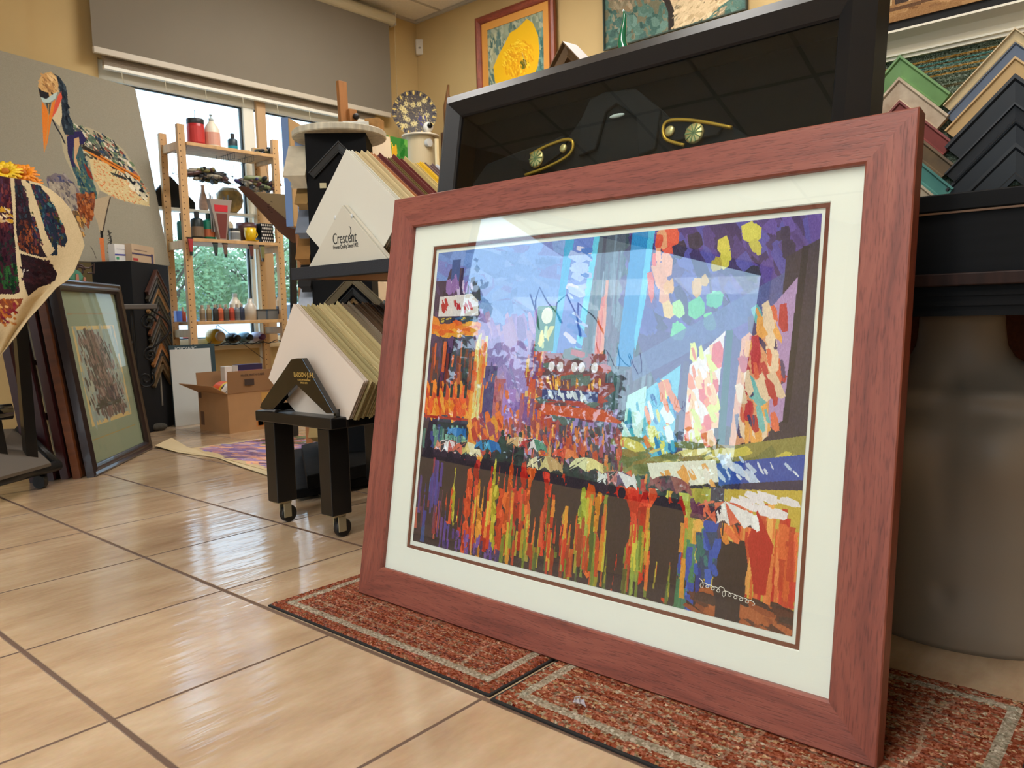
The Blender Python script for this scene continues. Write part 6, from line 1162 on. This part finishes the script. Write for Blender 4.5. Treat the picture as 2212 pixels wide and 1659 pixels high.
# wire organisers hung under the top shelf
for k, (u0, u1, lb) in enumerate(((392, 500, 'wire basket of dark paint tubes hanging under the left half of the top shelf'), (520, 604, 'wire basket of tubes and brushes hanging under the right half of the top shelf'))):
    z0 = Z_(450, 392, 3.5) if k == 0 else Z_(560, 412, 3.5); x0, x1 = X_(u0, 390, 3.5), X_(u1, 400, 3.5)
    t = clutter('hanging_basket', lb, x0, x1, 3.47, 3.62, z0, 30, .12, dk if k == 0 else dk+[(60, 56, 110), (120, 130, 90), (110, 60, 60)], 31+k, 'basket', True, .075)
    for (sx_, sy_) in ((-1, -1), (1, -1), (-1, 1), (1, 1)): MB().tube([(sx_*(x1-x0)/2*.98, sy_*.07, .045), (sx_*(x1-x0)/2*.8, sy_*.07, Zt-.024-z0)], .0014, 4).build('hanger', iron, t)
for k, u in enumerate((507, 548)):
    mb = MB(); x = X_(u, 340, FY)
    for j in range(8): y_ = FY-.0+j*.028; mb.tube([(x, y_, Zt-.022), (x-.0, y_, Zt-.06)], .0012, 4)
    mb.tube([(x, FY, Zt-.06), (x, FY+.2, Zt-.06)], .0012, 4).tube([(x, FY-.004, Zt-.024), (x, FY+.2, Zt-.024)], .0012, 4); tag(mb.build('wire_rack', iron), ['black wire hook rack under the middle of the top pine shelf', 'black wire hook rack under the right part of the top pine shelf'][k], 'rack')
# on the white ledge
q = at(368, 440, 'y', 3.76); s = mpp(q)
tag(MB().prism([(-46*s, 0), (52*s, 0), (52*s, 14*s), (0, 66*s), (-46*s, 18*s)], -.035, .0).build('black_house_box', mat('black_card', (16, 14, 13), .8), M=frame_m((q.x, 3.735, LZ+.001), (1, 0, 0), (0, 0, 1), (0, -1, 0)), bevel=.001), 'flat black house shaped board on the white ledge behind the posts', 'board')
bottle('bud_vase', 'slim pale pink bud vase on the white window ledge', 'vase', 440, 392, 446, 22, 3.76, None, lambda _: [('vase', [(0, 0), (.8, 0), (1, .12), (.95, .35), (.45, .7), (.3, .9), (.4, 1)], mat('pink_ceramic', (196, 160, 140), .4, var=.2, scale=40))], zfix=LZ)
bottle('painted_pot', 'round yellow painted pot on the white window ledge', 'pot', 498, 400, 452, 60, 3.745, None, lambda _: [('pot', [(0, 0), (.5, 0), (.85, .2), (1, .5), (.9, .8), (.55, 1), (.5, .96)], mat('yellow_pot', (206, 170, 96), .4, var=.4, scale=16, col2=(96, 90, 70)))], zfix=LZ, squash=.55)
# middle shelf
Zm = zsh[1]; my = 3.53
bottle('paint_bottle', 'big dark green paint bottle behind the front left post', 'bottle', 394, 455, 513, 20, 3.6, None, std(pl_('teal_green', (20, 86, 80)), pl_('dark_lid', (40, 44, 48)), None), zfix=Zm)
bottle('paint_bottle', 'black paint bottle with a pale label on the middle pine shelf', 'bottle', 427, 448, 508, 26, my, None, std(pl_('black_green', (18, 34, 36)), pl_('dark_lid', (40, 44, 48)), pl_('dull_label', (120, 100, 80)), .78, .42, (.1, .45), .68), zfix=Zm)
bottle('paint_bottle', 'emerald green paint bottle on the middle pine shelf', 'bottle', 452, 452, 510, 26, my+.02, None, std(pl_('emerald', (10, 120, 92)), pl_('dark_green_cap', (20, 70, 60)), pl_('orange_label', (170, 90, 50)), .78, .42, (.12, .4), .68), zfix=Zm)
q = at(478, 512, 'y', my-.03); s = mpp(q)
bb = thing('brush_box', 'tapered red and silver brush packet full of brushes on the middle pine shelf', 'packet', (q.x, my-.03, Zm+.001))
MB().prism([(-7*s, 0), (8*s, 0), (26*s, 86*s), (-26*s, 86*s)], -.02, .02, Matrix.Rotation(PI/2, 4, 'X')).build('packet', mat('silver_card', (150, 136, 126), .4), bb, bevel=.001)
MB().prism([(-15*s, 60*s), (14*s, 60*s), (15*s, 74*s), (-16*s, 74*s)], .02, .022, Matrix.Rotation(PI/2, 4, 'X')).build('red_label', pl_('packet_red', (196, 40, 50)), bb); MB().prism([(-6*s, 3*s), (7*s, 3*s), (13*s, 56*s), (-12*s, 56*s)], .02, .0215, Matrix.Rotation(PI/2, 4, 'X')).build('brown_panel', pl_('packet_brown', (110, 50, 44)), bb)
rr = random.Random(6)
for k in range(9): x_ = rr.uniform(-20, 20)*s; MB().tube([(x_, rr.uniform(-.01, .01), .05), (x_*1.1, rr.uniform(-.012, .012), 86*s+rr.uniform(.01, .05))], .003, 6).build('brush', mat('brush_%d' % (k % 3), [(80, 60, 40), (150, 150, 150), (60, 80, 90)][k % 3], .5), bb)
bottle('jar', 'squat white jar with a black lid on the middle pine shelf', 'jar', 507, 486, 513, 24, my-.02, None, lambda _: [('jar', [(0, 0), (1, 0), (1, .75), (.95, .8)], pl_('white_jar', (206, 204, 196))), ('lid', [(1.03, .8), (1.03, 1), (0, 1)], pl_('dark_lid', (40, 44, 48))), ('label', [(1.015, .12), (1.015, .65)], pl_('grey_label', (120, 124, 126)))], zfix=Zm)
bottle('jar', 'pale grey jar standing behind the brush packet', 'jar', 494, 468, 512, 22, my+.05, None, lambda _: [('jar', [(0, 0), (1, 0), (1, .85), (.6, 1), (0, 1)], pl_('beige_jar', (176, 160, 130)))], zfix=Zm)
bottle('bowl', 'brown round bowl behind the yellow cup on the middle pine shelf', 'bowl', 533, 469, 512, 44, my+.07, None, lambda _: [('bowl', [(0, 0), (.5, 0), (.9, .4), (1, .8), (.95, 1), (.9, .9), (0, .9)], pl_('brown_bowl', (84, 52, 48)))], zfix=Zm)
t = bottle('cup', 'yellow cup with a saucer on the middle pine shelf', 'cup', 541, 485, 515, 26, my-.02, None, lambda _: [('cup', [(0, .1), (.7, .1), (.9, .4), (1, 1), (.93, 1), (.8, .4), (0, .2)], pl_('yellow_cup', (214, 176, 20), .25)), ('saucer', [(0, 0), (1.3, .06), (1.35, .1), (0, .06)], pl_('yellow_cup', (214, 176, 20), .25))], zfix=Zm)
s = mpp(t.location); MB().tube([(12*s+5*s*math.sin(PI*k/8), 0, 24*s-14*s*k/8) for k in range(9)], 1.3*s, 6).build('handle', pl_('yellow_cup', (214, 176, 20), .25), t, smooth=True)
q = at(578, 516, 'y', my); s = mpp(q); c = Canvas(60, 70, (26, 24, 26))
for i in range(6):
    for j in range(6): c.ell((i+.5+(j % 2)*.5)/6, (j+.5)/6, .055, .05, (206, 200, 190))
dtp = thing('dotted_box', 'black box with white polka dots at the right of the middle shelf', 'box', (q.x, my, Zm+.001)); MB().box((-15*s, 0, 0), (15*s, .07, 42*s)).build('box', pl_('black_green', (18, 34, 36)), dtp); c.mesh('dotted_front', lambda U, V: ((U-.5)*30*s, -.0006+0*U, (1-V)*42*s), paint_mat('matte_print', .7), dtp)
bottle('bottle', 'small white bottle beside the polka dot box', 'bottle', 602, 490, 517, 12, my, None, std(pl_('white_jar', (206, 204, 196)), pl_('dark_lid', (40, 44, 48)), pl_('grey_label', (120, 124, 126))), zfix=Zm)
# tubes clipped under the middle shelf
for k, (u, vt, vb, col, lb) in enumerate(((465, 520, 553, (50, 66, 60), 'dark green paint tube hanging from the middle shelf'), (486, 521, 556, (110, 84, 70), 'brown forked paint tube hanging from the middle shelf'), (542, 525, 560, (96, 50, 44), 'maroon paint tube hanging from the middle shelf'), (566, 526, 565, (120, 116, 70), 'olive tipped paint tube hanging at the right of the middle shelf'), (411, 512, 552, (170, 50, 56), 'red and silver paint tube hung on the front left post'))):
    a_ = at(u, vt, 'y', FY-.02); b_ = at(u+3, vb, 'y', FY-.02); a_.z = Zm-.022 if k < 4 else a_.z
    t = thing('hanging_tube', lb, 'paint tube', (a_.x, FY-.018, a_.z)); L_ = a_.z-b_.z; m_ = mat('hang_%d' % k, col, .4)
    MB().box((-.018, -.002, -L_*.12), (.018, .006, .0)).build('clip', iron, t); MB().prism([(-.016, -L_*.1), (.016, -L_*.1), (.011, -L_*.8), (-.009, -L_*.8)], -.006, .006, frame_m((0, 0, 0), (1, 0, 0), (0, 0, 1), (0, -1, 0))).build('tube', m_, t, bevel=.002); MB().box((-.006, -.005, -L_), (.008, .005, -L_*.8)).build('cap', mat('tube_cap', (40, 40, 40), .5), t)
# bottom shelf: craft paint bottles
Zl = zsh[2]; cb = [(438, (150, 134, 110), 'grey beige'), (452, (146, 126, 92), 'khaki'), (466, (44, 46, 46), 'black'), (477, (206, 100, 64), 'orange'), (489, (96, 98, 90), 'grey'), (501, (196, 76, 54), 'brick red'), (513, (120, 124, 128), 'steel grey'), (523, (44, 56, 84), 'navy')]
tp = bottle
for k, (u, col, nm) in enumerate(cb):
    t = bottle('craft_paint_bottle', '%s craft paint bottle in the row on the lowest pine shelf' % nm, 'bottle', u, 657, 692, 12.5, 3.52, None, std(mat('craft_%d' % k, col, .4), pl_('clear_cap', (176, 160, 140), .3), pl_('craft_label_%d' % k, tuple(int(x*.8) for x in col)), .8, .55, (.12, .5), .68), 'craft paint bottles on the lowest shelf', zfix=Zl)
bottle('craft_paint_bottle', 'rust red craft paint bottle seen between the two left posts', 'bottle', 396, 660, 692, 13, 3.62, None, std(pl_('rust', (150, 60, 44)), pl_('clear_cap', (176, 160, 140), .3)), 'craft paint bottles on the lowest shelf', zfix=Zl)
tag(MB().box((-.018, -.02, 0), (.018, .02, .07)).build('blue_box', pl_('blue_box', (80, 120, 220)), M=Matrix.Translation((X_(385, 690, 3.62), 3.62, Zl+.001)), bevel=.002), 'tiny blue box between the two left posts', 'box')
bottle('jar', 'wide clear jar with cloudy contents on the lowest pine shelf', 'jar', 542, 645, 691, 26, 3.55, None, lambda _: [('jar', [(0, 0), (1, 0), (1, .55), (.8, .72), (.4, .82), (.4, 1), (0, 1)], pl_('cloudy_jar', (206, 196, 180), .2))], zfix=Zl)
bottle('glue_bottle', 'white shouldered bottle behind the craft paints', 'bottle', 510, 632, 690, 26, 3.62, None, std(pl_('milky_plastic', (226, 216, 196), .3), pl_('pale_pump', (176, 184, 180)), None, .85, .4), zfix=Zl)
for k, (u, w_) in enumerate(((563, 22), (587, 26))):
    small_box('paint_box', ['grey label box with a black rim on the lowest shelf', 'larger grey label box with a black rim on the lowest shelf'][k], Vector((X_(u, 690, 3.53), 3.54, Zl+.001)), (w_*.0029, .06, .062), 0, pl_('grey_box', (110, 110, 108)), [('rim', (-w_*.00155, -.032, .062), (w_*.00155, .032, .07), pl_('dark_lid', (40, 44, 48)))])
bottle('jar', 'tall jar with black lid and orange contents, right end of the lowest shelf', 'jar', 609, 634, 690, 22, 3.56, None, lambda _: [('jar', [(0, 0), (1, 0), (1, .7), (.65, .85)], pl_('orange_jar', (216, 170, 120))), ('lid', [(.62, .85), (.62, 1), (0, 1)], pl_('dark_lid', (40, 44, 48))), ('label', [(1.015, .2), (1.015, .5)], pl_('dark_label', (60, 44, 50)))], zfix=Zl)
# big flat moulding corner hanging in front of the shelf, right
q = at(525, 410, 'y', 3.2)
A = [at(u, v, 'y', 3.15) for u, v in ((522, 408), (590, 425), (640, 500), (640, 600))]
wd_ = thing('large_frame_corner', 'large brown frame corner with a tan panel jutting out left of the tower', 'frame sample', (0, 0, 0))
def pxprism(P, y, th_, name, m_, parent): 
    p = [at(u, v, 'y', y) for u, v in P]; return MB().prism([(a_.x, a_.z) for a_ in p], -y-th_, -y, Matrix.Rotation(PI/2, 4, 'X')).build(name, m_, parent, bevel=.001)
CY = 2.3
pxprism([(519, 402), (536, 404), (640, 492), (640, 524), (610, 500)], CY, .03, 'brown_rail', mat('brown_moulding', (104, 68, 46), .4), wd_)
pxprism([(548, 415), (620, 420), (622, 476)], CY+.012, .012, 'tan_panel', mat('tan_board', (176, 150, 104), .7), wd_)
for k, (u, v) in enumerate(((587, 436), (582, 441), (580, 447), (582, 453), (587, 458))): pxprism([(u-2, v-1.2), (u+2.5, v+.2), (u+1.5, v+1.6), (u-2.5, v+.4)], CY-.0005, .001, 'punched_mark', mat('peg_hole', (60, 36, 20), .9), wd_)
pxprism([(628, 470), (640, 476), (646, 1000), (636, 1000)], CY+.07, .02, 'hanging_post', mat('black_moulding', (26, 28, 32), .4), wd_)
# jars lying on the window stool
sz = WZ0; 
for k, (u, v, rr_, L_, col, cap, lb) in enumerate(((472, 757, .052, .09, (206, 160, 40), (196, 176, 150), 'yellow paint jar lying on its side on the window sill'), (508, 754, .036, .09, (36, 40, 40), (14, 14, 16), 'black capped clear jar lying on the window sill'), (535, 753, .036, .09, (120, 160, 176), (14, 16, 22), 'pale blue jar with a black cap lying on the window sill'), (562, 752, .036, .09, (214, 200, 214), (96, 40, 84), 'clear jar with a purple end lying on the window sill'))):
    p = at(u, v, 'y', 3.70); t = thing('lying_jar', lb, 'jar', frame_m((p.x, 3.775, sz+rr_+.012), (1, 0, 0), (0, 0, 1), (.12, -1, .0)), 'jars lying on the window sill')
    MB().lathe([(0, 0), (rr_*.95, 0), (rr_, .006), (rr_, L_*.75), (rr_*.6, L_)], 24, cap=False).build('jar', mat('lj_%d' % k, col, .25), t, smooth=True); MB().lathe([(rr_*.62, L_*.95), (rr_*.62, L_*1.25), (rr_*.5, L_*1.3), (0, L_*1.3)], 24, cap=False).build('cap', mat('ljc_%d' % k, cap, .3), t, smooth=True)
jr = thing('wire_jar_rack', 'black wire rack cradling the jars on the window sill', 'rack', (0, 0, 0)); x0, x1 = X_(450, 775, 3.66), X_(612, 762, 3.66); mb = MB()
mb.tube([(x0+(x1-x0)*k/60, 3.655, sz+.012+.010*math.cos(k*PI/60*2*4.4)) for k in range(61)], .003, 5); mb.build('front_wire', iron, jr); MB().tube([(x0, 3.76, sz+.004), (x1, 3.76, sz+.004)], .003, 5).build('back_wire', iron, jr)
for k in range(5): x_ = x0+(x1-x0)*k/4; MB().tube([(x_, 3.655, sz+.01), (x_, 3.76, sz+.004)], .003, 5).build('cross_wire', iron, jr)
# white poster with a dark board behind it
PY = 3.405
pb_ = [at(u, v, 'y', PY) for u, v in ((384, 918), (462, 920), (464, 742), (374, 742))]
ZH = pb_[2].z; xw0, xw1 = pb_[0].x-.02, pb_[2].x
po = thing('poster_board', 'dark teal poster board with white letters leaning on the pine shelf', 'poster', frame_m((xw0, PY, 0), (1, 0, 0), (0, .03, 1), (0, -1, .03)))
MB().box((0, 0, 0), (xw1-xw0, ZH, .006)).build('board', mat('teal_board', (44, 66, 74), .6), po)
text('IOIOWIC', .034, Matrix.Translation(((xw1-xw0)*.36, ZH-.036, .0065)), mat('poster_white', (216, 222, 222), .6), po, align='CENTER')
ws = thing('white_sheet', 'blank white foam sheet standing in front of the dark teal poster', 'sheet', frame_m((xw0, PY-.011, 0), (1, 0, 0), (0, .03, 1), (0, -1, .03)))
MB().box((0, 0, 0), (xw1-xw0-.035, ZH-.026, .004)).build('sheet', mat('foam_white', (206, 208, 204), .6, var=.03, scale=4), ws, bevel=.001)
# ---------------------------------------------------------------- cardboard box
kr = mat('cardboard', (176, 134, 92), .85, var=.06, scale=12); kr2 = mat('cardboard_inside', (150, 112, 76), .9)
BX0, BX1, BYa, BYb = 1.755, 2.17, 2.80, 3.14; bh = at(500, 852, 'x', BX0).z
cb_ = thing('cardboard_box', 'open brown shipping box full of supplies on the floor under the window', 'box', (BX0, BYa, 0)); w_, d_ = BX1-BX0, BYb-BYa; t_ = .005
MB().box((0, 0, 0), (w_, t_, bh)).box((0, d_-t_, 0), (w_, d_, bh)).box((0, t_, 0), (t_, d_-t_, bh)).box((w_-t_, t_, 0), (w_, d_-t_, bh)).box((t_, t_, 0), (w_-t_, d_-t_, t_)).build('walls', kr, cb_)
def quad_plate(P, th_, name, m_, parent):
    P = [Vector(p) for p in P]; n = (P[1]-P[0]).cross(P[3]-P[0]).normalized()*th_; return MB().add(P+[p+n for p in P], [(3, 2, 1, 0), (4, 5, 6, 7), (0, 1, 5, 4), (1, 2, 6, 5), (2, 3, 7, 6), (3, 0, 4, 7)]).build(name, m_, parent)
quad_plate([(0, 0, bh), (w_, 0, bh), (w_, -.01, bh+.125), (.0, -.01, bh+.125)], .004, 'flap', kr2, cb_)
quad_plate([(0, d_, bh), (0, 0, bh), (-.10, -.02, bh+.055), (-.10, d_+.02, bh+.055)], .004, 'flap', kr, cb_)
quad_plate([(w_, 0, bh), (w_, d_, bh), (w_+.08, d_, bh+.08), (w_+.08, 0, bh+.08)], .004, 'flap', kr, cb_)
quad_plate([(w_, d_, bh), (0, d_, bh), (0, d_+.01, bh+.11), (w_, d_+.01, bh+.11)], .004, 'flap', kr2, cb_)
bi_ = mat('box_ink', (60, 44, 36), .8)
MB().box((.10, -.0105-.006, bh+.04), (.16, -.0105-.0045, bh+.075)).build('printed_mark', bi_, cb_)
text('MADE WITH CARE', .018, frame_m((.155, -.0145, bh+.092), (1, 0, 0), (0, .08, 1), (0, -1, .08)), bi_, cb_)
for (xa, xb, za, zb__, m_) in ((.21, .32, .16, .215, mat('tape_yellow', (196, 150, 80), .5)), (.24, .27, .12, .15, bi_), (.28, .325, .12, .155, bi_), (.17, .22, .02, .10, mat('tape_orange', (190, 120, 60), .6)), (.18, .215, .025, .06, bi_), (.24, .262, .035, .07, bi_)): MB().box((xa, -.0012, za), (xb, .0, zb__)).build('printed_mark', m_, cb_)
for (ya, yb, za, zb__) in ((.28, .32, .03, .11), (.3, .33, .19, .235)): MB().box((-.001, ya, za), (0, yb, zb__)).build('printed_mark', mat('box_ink_soft', (110, 80, 60), .8), cb_)
MB().prism([(-.085, .26), (-.03, .27), (-.03, .29), (-.09, .28)], 0, .0005).build('tape_scrap', mat('yellow_tape', (206, 190, 60), .5), cb_, M=Matrix.Translation((0, -.1, bh+.04)))
small_box('product_box', 'purple and pink printed product box sticking out of the cardboard box', Vector((BX0+.26, BYa+.22, bh-.02)), (.16, .06, .165), .0, mat('product_purple', (96, 74, 130), .5, var=.4, scale=30, col2=(170, 90, 110)), [('dark_top', (-.08, -.0305, .135), (.08, .03, .167), mat('product_dark', (50, 40, 80), .5)), ('white_side', (-.0815, -.03, 0), (-.08, .03, .165), mat('white_paper', (222, 220, 212), .6))])
small_box('product_box', 'plain white small box behind the purple product box', Vector((BX0+.15, BYa+.27, bh-.02)), (.05, .05, .16), .0, mat('white_paper', (222, 220, 212), .6))
mg = thing('magazine', 'curled red and yellow magazine inside the cardboard box', 'magazine', Matrix.Translation((BX0+.11, BYa+.13, bh-.06)) @ Matrix.Rotation(-.35, 4, 'Y')); c = Canvas(60, 50, (220, 216, 206)); c.rect(0, 0, 1, .4, (226, 96, 60)); c.rect(0, .4, 1, .55, (226, 190, 40)); c.dabs(30, (0, .5, 1, 1), [(60, 50, 50), (230, 226, 220)], .08)
c.mesh('cover', lambda U, V: ((U-.5)*.17, (V-.5)*-.2, .07+.05*np.sin(U*PI)), paint_mat('glossy_cover', .3), mg); MB().box((-.08, -.1, 0), (.08, .1, .068)).build('pages', mat('pages', (190, 170, 130), .8), mg)
